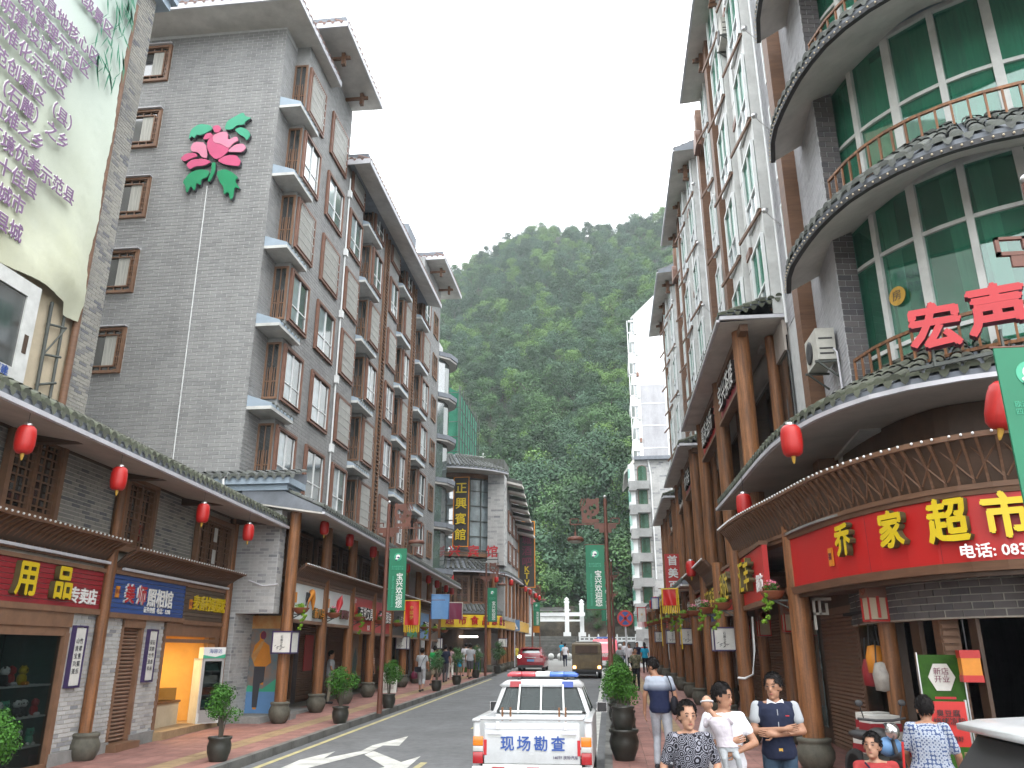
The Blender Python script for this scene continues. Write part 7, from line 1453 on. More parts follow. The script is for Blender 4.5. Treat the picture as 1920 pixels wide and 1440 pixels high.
# open load bed: two side walls, floor and tailgate
for s in (-1, 1): P2('bed_side', MB().prismx([(.05, .46), (1.62, .42), (1.62, 1.12), (.05, 1.10)], s * W_ if s < 0 else W_ - .11, -W_ + .11 if s < 0 else W_), 'car_white', .03)
P2('bed_floor', MB().box(-W_ + .1, W_ - .1, .06, 1.62, .62, .66), 'white_dirty')
for s in (-1, 1): P2('bed_rail', MB().box(min(s * .74, s * .855), max(s * .74, s * .855), .02, 1.62, 1.09, 1.13), 'car_white', .015)
tg = P2('tailgate', MB().box(-W_ + .17, W_ - .17, -.0, .06, .55, 1.08), 'car_white', .015)
P2('tailgate_rail', MB().tube([(-W_ + .12, .01, 1.135), (W_ - .12, .01, 1.135)], .024, 8), 'car_white'); P2('tailgate_rib', MB().box(-W_ + .19, W_ - .19, -.008, 0, 1.00, 1.055), 'gutter', 0, tg); P2('hinge', MB().box(-.50, -.46, -.025, .0, 1.0, 1.10).box(.46, .50, -.025, 0, 1.0, 1.10), 'white', 0, tg)
for s in (-1, 1): P2('handle_recess', MB().box(s * .50 - .12, s * .50 + .12, -.006, .0, .895, .965), 'white_dirty', 0, tg); P2('handle', MB().box(s * .53 - .10, s * .53 + .10, -.022, -.006, .93, .955), 'gutter', 0, tg)
P2('lower_panel', MB().box(-W_ + .15, W_ - .15, -.015, .05, .36, .545), 'white_dirty', .012)
for k in (-.47, .02, .53): P2('reflector_strip', MB().box(k - .085, k + .085, -.02, -.014, .46, .51), 'letter_red')
for s in (-1, 1): P2('reflector_strip', MB().box(s * .66 - .022, s * .66 + .022, -.006, .0, .66, .86), 'letter_red', 0, tg)
for ch, x in zip('现场勘查', (-.355, -.12, .12, .36)): text('letter', ch, .205, 'letter_blue', tg, (x + .01, -.008, .80), 0, .002, .006)
text('lettering', '140TF 庆铃汽车', .052, 'frame_purple', tg, (.47, -.006, .635), 0, .002, 0, 'stuff')
# tail lamps
for s in (-1, 1):
    for z0, z1, m in ((.55, .70, 'lamp_red'), (.703, .775, 'lamp_clear'), (.778, .90, 'lamp_orange')): P2('tail_lamp', MB().box(min(s * .69, s * .835), max(s * .69, s * .835), -.012, .06, z0, z1), m, .008)
    P2('bumper_corner', MB().box(min(s * .68, s * .85), max(s * .68, s * .85), -.04, .10, .28, .52), 'car_white', .03)
P2('bumper', MB().box(-.68, .68, -.06, .02, .22, .34), 'white_dirty', .02); P2('number_lamp', MB().box(-.52, -.34, -.07, -.055, .23, .33), 'lamp_red'); P2('tow_bracket', MB().box(-.25, -.2, -.03, .03, .2, .36).box(.42, .47, -.03, .03, .2, .36).box(.08, .11, -.03, .03, .24, .36), 'frame_purple'); P2('dirt_guard', MB().box(-.66, .66, .1, .14, .18, .4), 'rubber')
# cab: lower body then greenhouse made of posts, roof and panes
v, f = loft([rring(W_ - .02, .40, 1.08, 1.64, .05), rring(W_, .38, 1.10, 2.2, .06), rring(W_, .38, 1.06, 3.6, .08), rring(W_ - .01, .38, .98, 4.3, .1), rring(W_ - .08, .42, .88, 4.82, .12)]); me = MB().add(v, f, True).mesh('cab_body', 'car_white'); link('cab_body', bevel(me, .01), pk)
zb_, zt_ = 1.09, 1.66; rb_, rt_ = 1.70, 1.86   # rear glass leans forward
def gh(x, top): return x * (.80 if top else 1.)
postm = MB()
for s in (-1, 1):
    xb, xt = s * (W_ - .05), s * .64
    postm.hexa([(xb - .075 * s, 1.66, zb_), (xb + 0.0, 1.68, zb_), (xb + 0.0, 1.78, zb_), (xb - .075 * s, 1.78, zb_), (xt - .075 * s, 1.82, zt_), (xt, 1.86, zt_), (xt, 1.98, zt_), (xt - .075 * s, 1.96, zt_)])
    postm.hexa([(xb - .05 * s, 3.45, zb_ - .02), (xb, 3.45, zb_ - .02), (xb, 3.55, zb_ - .02), (xb - .05 * s, 3.55, zb_ - .02), (xt - .05 * s, 2.95, zt_), (xt, 2.95, zt_), (xt, 3.05, zt_), (xt - .05 * s, 3.05, zt_)]); postm.hexa([(xb - .03 * s, 2.5, zb_), (xb, 2.5, zb_), (xb, 2.58, zb_), (xb - .03 * s, 2.58, zb_), (xt - .03 * s, 2.46, zt_), (xt, 2.46, zt_), (xt, 2.54, zt_), (xt - .03 * s, 2.54, zt_)])
P2('roof_post', postm, 'car_white', .015)
v, f = loft([[(-.66, 1.80, 1.60), (-.70, 1.82, 1.64), (-.60, 1.84, 1.725), (-.3, 1.84, 1.745), (.3, 1.84, 1.745), (.60, 1.84, 1.725), (.70, 1.82, 1.64), (.66, 1.80, 1.60)], [(-.66, 2.4, 1.62), (-.68, 2.4, 1.66), (-.58, 2.4, 1.755), (-.3, 2.4, 1.785), (.3, 2.4, 1.785), (.58, 2.4, 1.755), (.68, 2.4, 1.66), (.66, 2.4, 1.62)], [(-.62, 3.05, 1.60), (-.64, 3.05, 1.64), (-.54, 3.0, 1.71), (-.3, 3.0, 1.735), (.3, 3.0, 1.735), (.54, 3.0, 1.71), (.64, 3.05, 1.64), (.62, 3.05, 1.60)]]); P2('roof', MB().add(v, f, True), 'car_white')
for s, m in ((-1, 'sign_crimson'), (1, 'flag_blue')): P2('roof_sticker', MB().hexa([(s * .43 - .09, 1.790, 1.60), (s * .43 + .09, 1.790, 1.60), (s * .43 + .09, 1.80, 1.60), (s * .43 - .09, 1.80, 1.60), (s * .43 - .09, 1.825, 1.725), (s * .43 + .09, 1.825, 1.725), (s * .43 + .09, 1.835, 1.725), (s * .43 - .09, 1.835, 1.725)]), m)
P2('rear_window', MB().hexa([(-.71, 1.69, zb_ + .02), (.71, 1.69, zb_ + .02), (.71, 1.70, zb_ + .02), (-.71, 1.70, zb_ + .02), (-.555, 1.83, 1.605), (.555, 1.83, 1.605), (.555, 1.84, 1.605), (-.555, 1.84, 1.605)]), 'car_glass'); P2('window_rubber', MB().tube([(-.72, 1.68, zb_ + .02), (.72, 1.68, zb_ + .02), (.565, 1.82, 1.61), (-.565, 1.82, 1.61), (-.72, 1.68, zb_ + .02)], .014, 6, False), 'rubber')
P2('windscreen', MB().hexa([(-.72, 3.48, 1.08), (.72, 3.48, 1.08), (.72, 3.49, 1.08), (-.72, 3.49, 1.08), (-.56, 3.0, 1.62), (.56, 3.0, 1.62), (.56, 3.01, 1.62), (-.56, 3.01, 1.62)]), 'car_glass')
for s in (-1, 1): P2('side_window', MB().hexa([(s * .785, 1.8, zb_), (s * .795, 1.8, zb_), (s * .795, 3.4, zb_), (s * .785, 3.4, zb_), (s * .625, 1.98, 1.64), (s * .635, 1.98, 1.64), (s * .635, 3.0, 1.64), (s * .625, 3.0, 1.64)]), 'car_glass')
P2('seat', MB().box(-.60, -.16, 2.35, 2.5, .7, 1.33).box(.16, .60, 2.35, 2.5, .7, 1.33).box(-.48, -.28, 2.38, 2.48, 1.36, 1.52).box(.22, .54, 2.38, 2.48, 1.34, 1.54), 'rubber', .05); P2('dashboard', MB().box(-.72, .72, 3.1, 3.4, .8, 1.10), 'rubber', .04); P2('driver_shape', MB().ell((-.38, 2.55, 1.48), (.10, .11, .13), 12, 8).ell((-.38, 2.6, 1.18), (.22, .14, .28), 12, 8), 'letter_ink'); P2('rear_mirror', MB().box(-.1, .14, 3.02, 3.05, 1.50, 1.57), 'rubber', .02)
P2('guard_rail', MB().tube([(-.66, 1.62, 1.12), (.66, 1.62, 1.12)], .018, 8).tube([(-.37, 1.60, 1.10), (-.35, 1.80, 1.66)], .016, 8).tube([(0, 1.60, 1.10), (0, 1.80, 1.70)], .016, 8).tube([(.37, 1.60, 1.10), (.35, 1.80, 1.66)], .016, 8).box(-.70, .70, 1.60, 1.66, 1.02, 1.06), 'white')
for x in (-.59, -.46, .31, .41): P2('tie_hook', MB().box(x - .015, x + .015, 1.35, 1.38, 1.0, 1.20), 'wood')
# roof light bar
P2('light_bar_base', MB().box(-.58, .58, 2.05, 2.40, 1.79, 1.815).box(-.46, -.40, 1.95, 2.45, 1.74, 1.80).box(.40, .46, 1.95, 2.45, 1.74, 1.80), 'rubber', .01)
def lb(x0, x1, m, e0=0., e1=0.): v, f = loft([[(x0, 2.06, 1.815), (x0, 2.03, 1.87), (x0 + e0, 2.06, 1.925), (x0 + e0, 2.36, 1.925), (x0, 2.40, 1.87), (x0, 2.38, 1.815)], [(x1, 2.06, 1.815), (x1, 2.03, 1.87), (x1 - e1, 2.06, 1.925), (x1 - e1, 2.36, 1.925), (x1, 2.40, 1.87), (x1, 2.38, 1.815)]]); return MB().add(v, f)
P2('light_bar_lens', lb(-.66, -.40, 'bar_red', .07), 'bar_red', .006); P2('light_bar_lens', lb(-.395, -.135, 'bar_red'), 'bar_red', .006); P2('light_bar_centre', lb(-.13, .13, 'white'), 'white', .006); P2('light_bar_lens', lb(.135, .395, 'bar_blue'), 'bar_blue', .006); P2('light_bar_lens', lb(.40, .66, 'bar_blue', 0, .07), 'bar_blue', .006)
# door mirrors
for s in (-1, 1): o = P2('door_mirror', MB().box(s * .96 - .085, s * .96 + .085, 3.22, 3.30, 1.02, 1.18), 'rubber', .03); P2('mirror_glass', MB().box(s * .96 - .07, s * .96 + .07, 3.208, 3.218, 1.035, 1.165), 'rubber', 0, o); P2('mirror_arm', MB().tube([(s * .93, 3.28, 1.06), (s * .80, 3.30, 1.00)], .018, 6), 'chrome', 0, o); P2('mirror_trim', frame_mb(.18, .17, .010, -.0, .012, s * .96 - .09, 1.015), 'chrome', 0, o).location = (0, 3.22, 0)
for x in (-.72, .72):
    for y in (.85, 3.95): wheel(pk, x, y, .34, .2, 1 if x > 0 else -1)
P2('side_stripe', MB().box(-W_ - .012, -W_ - .004, .3, 4.2, .60, .68), 'flag_blue')
for c in pk.children:      # the cab of this old model is low: bring everything above the sills down
    if c.name.startswith('seat') or c.name.startswith('driver'): pass
    for q in (c.data.vertices if c.data.users == 1 else []):
        if q.co.z > 1.2: q.co.z = 1.2 + (q.co.z - 1.2) * .71
        if c.name.startswith('light_bar'): q.co.x *= .9
# ---- brown van
vn = thing('delivery_van', 'muddy brown minivan seen from behind with glowing tail lamps', 'van', (-1.28, 46.9, gz(48)))
secs = [rring(.80, .35, 1.0, .0, .08), rring(.81, .33, 1.05, .1, .08)]
v, f = loft([rring(.80, .36, 1.78, .02, .13), rring(.82, .34, 1.86, .25, .14), rring(.82, .34, 1.90, 1.8, .15), rring(.82, .34, 1.86, 3.2, .15), rring(.80, .36, 1.15, 3.9, .1)]); link('body', bevel(MB().add(v, f, True).mesh('body', 'van_brown'), .01), vn)
for n, b, m in (('rear_window', (-.62, .62, -.01, .05, 1.30, 1.70), 'wood_dark'), ('bumper', (-.80, .80, -.08, .08, .33, .46), 'rubber'), ('number_panel', (-.25, .25, -.012, .02, .52, .64), 'van_brown'), ('rear_seam', (-.70, .70, -.005, .02, 1.24, 1.255), 'rubber'), ('under_guard', (-.5, .5, .1, .3, .18, .35), 'rubber')): part(n, MB().box(*b), m, vn)
for s in (-1, 1): part('tail_lamp', MB().box(s * .68 - .08, s * .68 + .08, -.02, .05, .50, .64), 'lamp_lit', vn); wheel(vn, s * .68, .75, .3, .18, s); wheel(vn, s * .68, 3.1, .3, .18, s)
part('roof_rack', MB().box(-.6, .6, .5, 2.4, 1.90, 1.93), 'bars', vn)
# ---- red hatchback
rc = thing('red_hatchback', 'dark red hatchback driving away with its left rear lamp glowing', 'car', (-5.14, 54.9, gz(56)))
v, f = loft([rring(.86, .30, .92, .0, .12), rring(.92, .26, 1.0, .3, .12), rring(.92, .24, .98, 2.2, .12), rring(.90, .26, .92, 3.7, .12), rring(.82, .3, .78, 4.3, .14)]); link('body', bevel(MB().add(v, f, True).mesh('body', 'car_red'), .01), rc)
v, f = loft([rring(.74, .8, 1.0, .10, .04), rring(.72, .85, 1.40, .45, .1), rring(.68, .85, 1.53, 1.3, .13), rring(.66, .85, 1.50, 2.2, .13), rring(.74, .8, 1.0, 3.3, .05)]); link('cabin', bevel(MB().add(v, f, True).mesh('cabin', 'car_red'), .01), rc)
part('rear_window', MB().hexa([(-.62, .13, 1.02), (.62, .13, 1.02), (.62, .2, 1.02), (-.62, .2, 1.02), (-.52, .40, 1.37), (.52, .40, 1.37), (.52, .48, 1.37), (-.52, .48, 1.37)]), 'glass_dark', rc); part('chrome_bar', MB().box(-.36, .36, -.03, .0, .86, .89), 'chrome', rc); part('number_plate', MB().box(-.23, .23, -.04, -.0, .62, .76), 'sign_lightblue', rc); part('spoiler', MB().hexa([(-.62, .30, 1.40), (.62, .30, 1.40), (.66, .6, 1.44), (-.66, .6, 1.44), (-.62, .30, 1.43), (.62, .30, 1.43), (.66, .6, 1.5), (-.66, .6, 1.5)]), 'car_red', rc); part('bumper_lower', MB().box(-.8, .8, -.03, .1, .24, .40), 'rubber', rc)
for s in (-1, 1): part('tail_lamp', MB().ell((s * .72, .03, .92), (.13, .06, .10), 12, 8), 'lamp_lit_white' if s < 0 else 'lamp_red', rc); wheel(rc, s * .78, .8, .32, .2, s); wheel(rc, s * .78, 3.4, .32, .2, s)
# ---- pinkish red fire vehicle further on
fv = thing('fire_service_van', 'bright pinkish red service van with blue roof lights, parked facing the camera', 'van', (-.35, 62, gz(62)))
v, f = loft([rring(.88, .35, 1.05, .0, .12), rring(.92, .3, 1.2, .5, .12), rring(.92, .3, 2.0, 1.3, .18), rring(.92, .3, 2.05, 4.4, .18)]); link('body', bevel(MB().add(v, f, True).mesh('body', 'car_pink'), .01), fv)
part('windscreen', MB().hexa([(-.76, .62, 1.24), (.76, .62, 1.24), (.76, .7, 1.24), (-.76, .7, 1.24), (-.66, 1.08, 1.80), (.66, 1.08, 1.80), (.66, 1.16, 1.80), (-.66, 1.16, 1.80)]), 'glass_sky', fv); part('light_bar', MB().box(-.6, .6, 1.5, 1.75, 2.05, 2.17), 'bar_blue', fv); text('lettering', '消防', .3, 'letter_white', fv, (0, -.02, .86), 0, .004, .01, 'stuff'); part('bumper', MB().box(-.88, .88, -.06, .08, .28, .5), 'white', fv)
for s in (-1, 1): part('headlight', MB().box(s * .7 - .12, s * .7 + .12, -.02, .06, .66, .8), 'lamp_clear', fv); wheel(fv, s * .8, .8, .34, .2, s); wheel(fv, s * .8, 3.5, .34, .2, s)
# ---- white car, only its rear roof corner is in the frame
wc = thing('white_hatchback', 'shiny white car whose rear roof corner and spoiler cut into the lower right', 'car', (2.62, 7.05, gz(7)), rad(-90))
v, f = loft([rring(.84, .32, .95, .0, .12), rring(.90, .28, 1.02, .3, .12), rring(.90, .26, 1.0, 2.2, .12), rring(.88, .28, .95, 3.7, .12), rring(.80, .32, .8, 4.3, .14)]); link('body', bevel(MB().add(v, f, True).mesh('body', 'car_white'), .01), wc)
v, f = loft([rring(.80, .85, 1.05, .12, .05, 4), rring(.76, .9, 1.42, .42, .12, 4), rring(.72, .9, 1.60, .8, .16, 4), rring(.70, .9, 1.66, 1.5, .18, 4), rring(.68, .9, 1.60, 2.4, .16, 4), rring(.76, .85, 1.05, 3.4, .06, 4)]); link('cabin', bevel(MB().add(v, f, True).mesh('cabin', 'car_white'), .01), wc)
part('spoiler', (lambda vf: MB().add(vf[0], vf[1], True))(loft([rring(.60, 1.55, 1.60, .24, .02, 4), rring(.66, 1.53, 1.63, .42, .045, 4), rring(.70, 1.50, 1.655, .9, .07, 4)])), 'car_white', wc); part('rear_window', MB().hexa([(-.66, .06, 1.04), (.66, .06, 1.04), (.66, .2, 1.04), (-.66, .2, 1.04), (-.58, .38, 1.50), (.58, .38, 1.50), (.58, .5, 1.50), (-.58, .5, 1.50)]), 'rubber', wc)
for s in (-1, 1): part('side_window', MB().prismx([(1.5, 1.05), (3.1, 1.05), (2.4, 1.50), (1.6, 1.54)], s * .74 - .02, s * .74 + .02), 'glass_dark', wc); wheel(wc, s * .78, .8, .32, .2, s); wheel(wc, s * .78, 3.4, .32, .2, s); part('tail_lamp', MB().box(s * .74 - .09, s * .74 + .09, -.02, .1, .8, 1.0), 'lamp_red', wc)
# ---- dark scooter parked behind the big column
mc = thing('motorcycle', 'dark motorcycle with a blue tank panel parked behind the big timber column', 'motorcycle', (3.62, 12.6, wz(12.6)), rad(12))
for y in (-.62, .62): o = part('wheel', MB(Matrix.Rotation(rad(90), 4, 'Y')).lathe([(.22, -.05), (.28, -.05), (.30, 0), (.28, .05), (.22, .05), (.22, -.05)], n=20), 'tyre', mc, (0, y, .30)); part('rim', MB(Matrix.Rotation(rad(90), 4, 'Y')).lathe([(.0, -.04), (.05, -.04), (.05, .04), (0, .04)], n=10).bar((0, 0, -.2), (0, 0, .2), .02).bar((0, -.2, 0), (0, .2, 0), .02), 'chrome', o)
part('frame', MB().tube([(0, -.62, .30), (0, -.42, .85), (0, -.30, 1.0)], .028, 8).tube([(0, -.40, .8), (0, .1, .55), (0, .62, .3)], .03, 8).tube([(0, -.3, .45), (0, .3, .42)], .05, 8), 'rubber', mc); part('tank', MB().ell((0, -.12, .80), (.15, .27, .14), 14, 10), 'letter_black', mc); part('tank_panel', MB().ell((0, -.34, .72), (.17, .12, .13), 12, 8), 'sign_lightblue', mc); part('seat', MB().ell((0, .32, .80), (.14, .38, .07), 12, 8), 'rubber', mc); part('engine', MB().box(-.13, .13, -.18, .16, .30, .58), 'scaffold', mc)
part('handlebar', MB().tube([(-.34, -.22, 1.06), (-.12, -.30, 1.04), (.12, -.30, 1.04), (.34, -.22, 1.06)], .018, 8), 'rubber', mc); part('headlight', MB().ell((0, -.46, .92), (.10, .08, .11), 12, 8), 'chrome', mc); part('mudguard', MB().tube([(0, -.90, .48), (0, -.64, .64), (0, -.40, .56)], .06, 8), 'letter_black', mc)
for s in (-1, 1): part('mirror', MB().tube([(s * .26, -.24, 1.06), (s * .30, -.25, 1.22)], .008, 5).ell((s * .31, -.25, 1.26), (.06, .02, .045), 10, 6), 'rubber', mc)
# ================================================================= people: one continuous body, hair and clothes as children
mat('skin', (.33, .165, .098), .55, .1, 6, fine=.08); mat('skin_light', (.42, .225, .145), .55, .1, 6, fine=.08); mat('baby_cloth', (.50, .46, .50), .9, .1, 9); mat('hair', (.010, .008, .008), .75, .1, 20, spec=.2); mat('lips', (.30, .09, .07), .5, .05, 5); mat('eye_dark', (.015, .012, .012), .3, .05, 5)
mat('jeans', (.05, .085, .13), .85, .2, 6); mat('grey_jeans', (.36, .38, .42), .85, .15, 5); mat('black_cloth', (.015, .015, .02), .85, .1, 5); mat('navy', (.02, .025, .05), .85, .1, 5); mat('grey_cloth', (.36, .38, .40), .9, .08, 5); mat('white_cloth', (.66, .66, .70), .9, .05, 5); mat('rust', (.36, .05, .05), .9, .1, 5); mat('teal', (.02, .30, .48), .85, .1, 5); mat('grass_green', (.03, .35, .10), .85, .1, 5); mat('khaki', (.30, .27, .20), .9, .12, 5); mat('mauve_cloth', (.38, .26, .27), .9, .1, 5); mat('shoe', (.03, .03, .035), .7, .1, 5); mat('yellow_cloth', (.60, .50, .08), .9, .1, 5); mat('orange_cloth', (.45, .13, .05), .9, .1, 5); mat('dark_grey', (.09, .09, .10), .9, .1, 5)
for k_ in 'jeans grey_jeans black_cloth navy grey_cloth white_cloth rust teal grass_green khaki mauve_cloth shoe yellow_cloth dark_grey baby_cloth'.split(): M[k_].node_tree.nodes['Principled BSDF'].inputs['Specular IOR Level'].default_value = .12
def patmat(name, cols, kind='voronoi', scale=14., rough=.85):
    m = mat(name, cols[0], rough, .02, spec=.12); N = m.node_tree.nodes; L = m.node_tree.links; tc = N.new('ShaderNodeTexCoord')
    cr = N.new('ShaderNodeValToRGB'); cr.color_ramp.interpolation = 'CONSTANT'; e = cr.color_ramp.elements; e[0].color = (*cols[0], 1); e[1].position = 1 / len(cols); e[1].color = (*cols[1], 1)
    for i, c in enumerate(cols[2:]): x = e.new((i + 2) / len(cols)); x.color = (*c, 1)
    if kind == 'camo': t = N.new('ShaderNodeTexNoise'); t.inputs['Scale'].default_value = scale; t.inputs['Detail'].default_value = 1.; r = N.new('ShaderNodeMapRange'); r.inputs[1].default_value = .32; r.inputs[2].default_value = .68; L.new(t.outputs[0], r.inputs[0]); o = r.outputs[0]
    elif kind == 'rings': t = N.new('ShaderNodeTexVoronoi'); t.inputs['Scale'].default_value = scale; s = N.new('ShaderNodeMath'); s.operation = 'MULTIPLY'; s.inputs[1].default_value = 34; L.new(t.outputs['Distance'], s.inputs[0]); s2 = N.new('ShaderNodeMath'); s2.operation = 'SINE'; L.new(s.outputs[0], s2.inputs[0]); r = N.new('ShaderNodeMapRange'); r.inputs[1].default_value = -1; L.new(s2.outputs[0], r.inputs[0]); o = r.outputs[0]
    elif kind == 'grad': t = N.new('ShaderNodeSeparateXYZ'); L.new(tc.outputs['Object'], t.inputs[0]); r = N.new('ShaderNodeMapRange'); r.inputs[1].default_value = 1.20; r.inputs[2].default_value = 1.31; L.new(t.outputs[2], r.inputs[0]); o = r.outputs[0]; cr.color_ramp.interpolation = 'LINEAR'; e[1].position = 1
    elif kind == 'stripe': t = N.new('ShaderNodeTexWave'); t.bands_direction = 'Z'; t.inputs['Scale'].default_value = scale; o = t.outputs[0]
    else:
        t = N.new('ShaderNodeTexVoronoi'); t.inputs['Scale'].default_value = scale; t.inputs['Randomness'].default_value = .15; r = N.new('ShaderNodeMapRange'); r.inputs[2].default_value = .75; L.new(t.outputs['Distance'], r.inputs[0]); o = r.outputs[0]
    if kind != 'grad': L.new(tc.outputs['Object'], t.inputs['Vector'])
    L.new(o, cr.inputs[0]); L.new(cr.outputs[0], N['Principled BSDF'].inputs['Base Color']); return m
patmat('dip_dye', [(.015, .02, .05), (.33, .37, .44)], 'grad'); patmat('camo', [(.05, .05, .03), (.14, .13, .08), (.07, .08, .05), (.20, .17, .11)], 'camo', 9.); patmat('blue_print', [(.04, .06, .13), (.27, .30, .37), (.36, .39, .45), (.07, .10, .20)], 'vor', 24.); patmat('black_print', [(.012, .012, .016), (.012, .012, .018), (.24, .24, .28)], 'rings', 13.); patmat('striped', [(.25, .06, .05), (.5, .46, .38)], 'stripe', 4.)
def capsule(mb, a, b, ra, rb, n=12, flat=1.):
    a, b = Vector(a), Vector(b); d = (b - a); L_ = d.length
    if L_ < 1e-5: return mb.ell(a, (ra, ra, ra), n, 8)
    d /= L_; u = d.orthogonal().normalized(); w = d.cross(u); rings = []
    for k in range(5): t = PI / 2 * k / 4; rings.append((a - d * ra * math.cos(t), max(ra * math.sin(t), 1e-4)))
    for k in range(5): t = PI / 2 * k / 4; rings.append((b + d * rb * math.sin(t), max(rb * math.cos(t), 1e-4)))
    vs = []; fs = []
    for c, r in rings: vs += [c + (u * math.cos(2 * PI * i / n) + w * math.sin(2 * PI * i / n)) * r for i in range(n)]
    for i in range(len(rings) - 1):
        for t in range(n): fs.append((i * n + t, i * n + (t + 1) % n, (i + 1) * n + (t + 1) % n, (i + 1) * n + t))
    fs += [tuple(reversed(range(n))), tuple(range((len(rings) - 1) * n, len(rings) * n))]; return mb.add(vs, fs, True)
def torso(mb, rings, n=20):
    vs = []; fs = []
    for (x, y, z, rx, ry) in rings: vs += [(x + rx * math.copysign(abs(math.cos(2 * PI * i / n)) ** .85, math.cos(2 * PI * i / n)), y + ry * math.sin(2 * PI * i / n), z) for i in range(n)]
    for i in range(len(rings) - 1):
        for t in range(n): fs.append((i * n + t, i * n + (t + 1) % n, (i + 1) * n + (t + 1) % n, (i + 1) * n + t))
    fs += [tuple(reversed(range(n))), tuple(range((len(rings) - 1) * n, len(rings) * n))]; return mb.add(vs, fs, True)
REM = []
def remesh_obj(name, mb, m, parent, voxel, extra=None, wrinkle=0.):
    me = mb.mesh(name, m); o = link(name, me, parent); md = o.modifiers.new('r', 'REMESH'); md.mode = 'VOXEL'; md.voxel_size = voxel; md.use_smooth_shade = True
    sm_ = o.modifiers.new('s', 'SMOOTH'); sm_.iterations = 3; sm_.factor = .5
    if wrinkle:
        tx = bpy.data.textures.get('folds') or bpy.data.textures.new('folds', 'CLOUDS'); tx.noise_scale = .09; ds = o.modifiers.new('d', 'DISPLACE'); ds.texture = tx; ds.strength = wrinkle; ds.mid_level = .5
    REM.append((o, extra)); return o
def finish_remesh():
    dg = bpy.context.evaluated_depsgraph_get(); res = [bpy.data.meshes.new_from_object(o.evaluated_get(dg)) for o, _ in REM]
    for (o, ex), me in zip(REM, res):
        o.modifiers.clear(); old = o.data; mats = list(old.materials)
        if ex:
            bm = bmesh.new(); bm.from_mesh(me); t = ex.mesh('tmp', mats); bm.from_mesh(t); bm.to_mesh(me); bm.free(); bpy.data.meshes.remove(t)
        me.materials.clear()
        for q in mats: me.materials.append(q)
        me.polygons.foreach_set('use_smooth', [True] * len(me.polygons)); me.update(); o.data = me; bpy.data.meshes.remove(old)
DEF = dict(pelvis=(0, 0, .93), waist=(0, .005, 1.08), chest=(0, 0, 1.27), neck=(0, -.01, 1.43), head=(0, .01, 1.575), sR=(.172, -.01, 1.375), sL=(-.172, -.01, 1.375), eR=(.235, -.03, 1.11), eL=(-.235, -.03, 1.11), wR=(.245, .05, .87), wL=(-.245, .05, .87), hR=(0, .03, -1), hL=(0, .03, -1), pR=(.09, 0, .90), pL=(-.09, 0, .90), kR=(.10, .02, .49), kL=(-.10, .02, .49), aR=(.105, -.02, .08), aL=(-.105, -.02, .08))
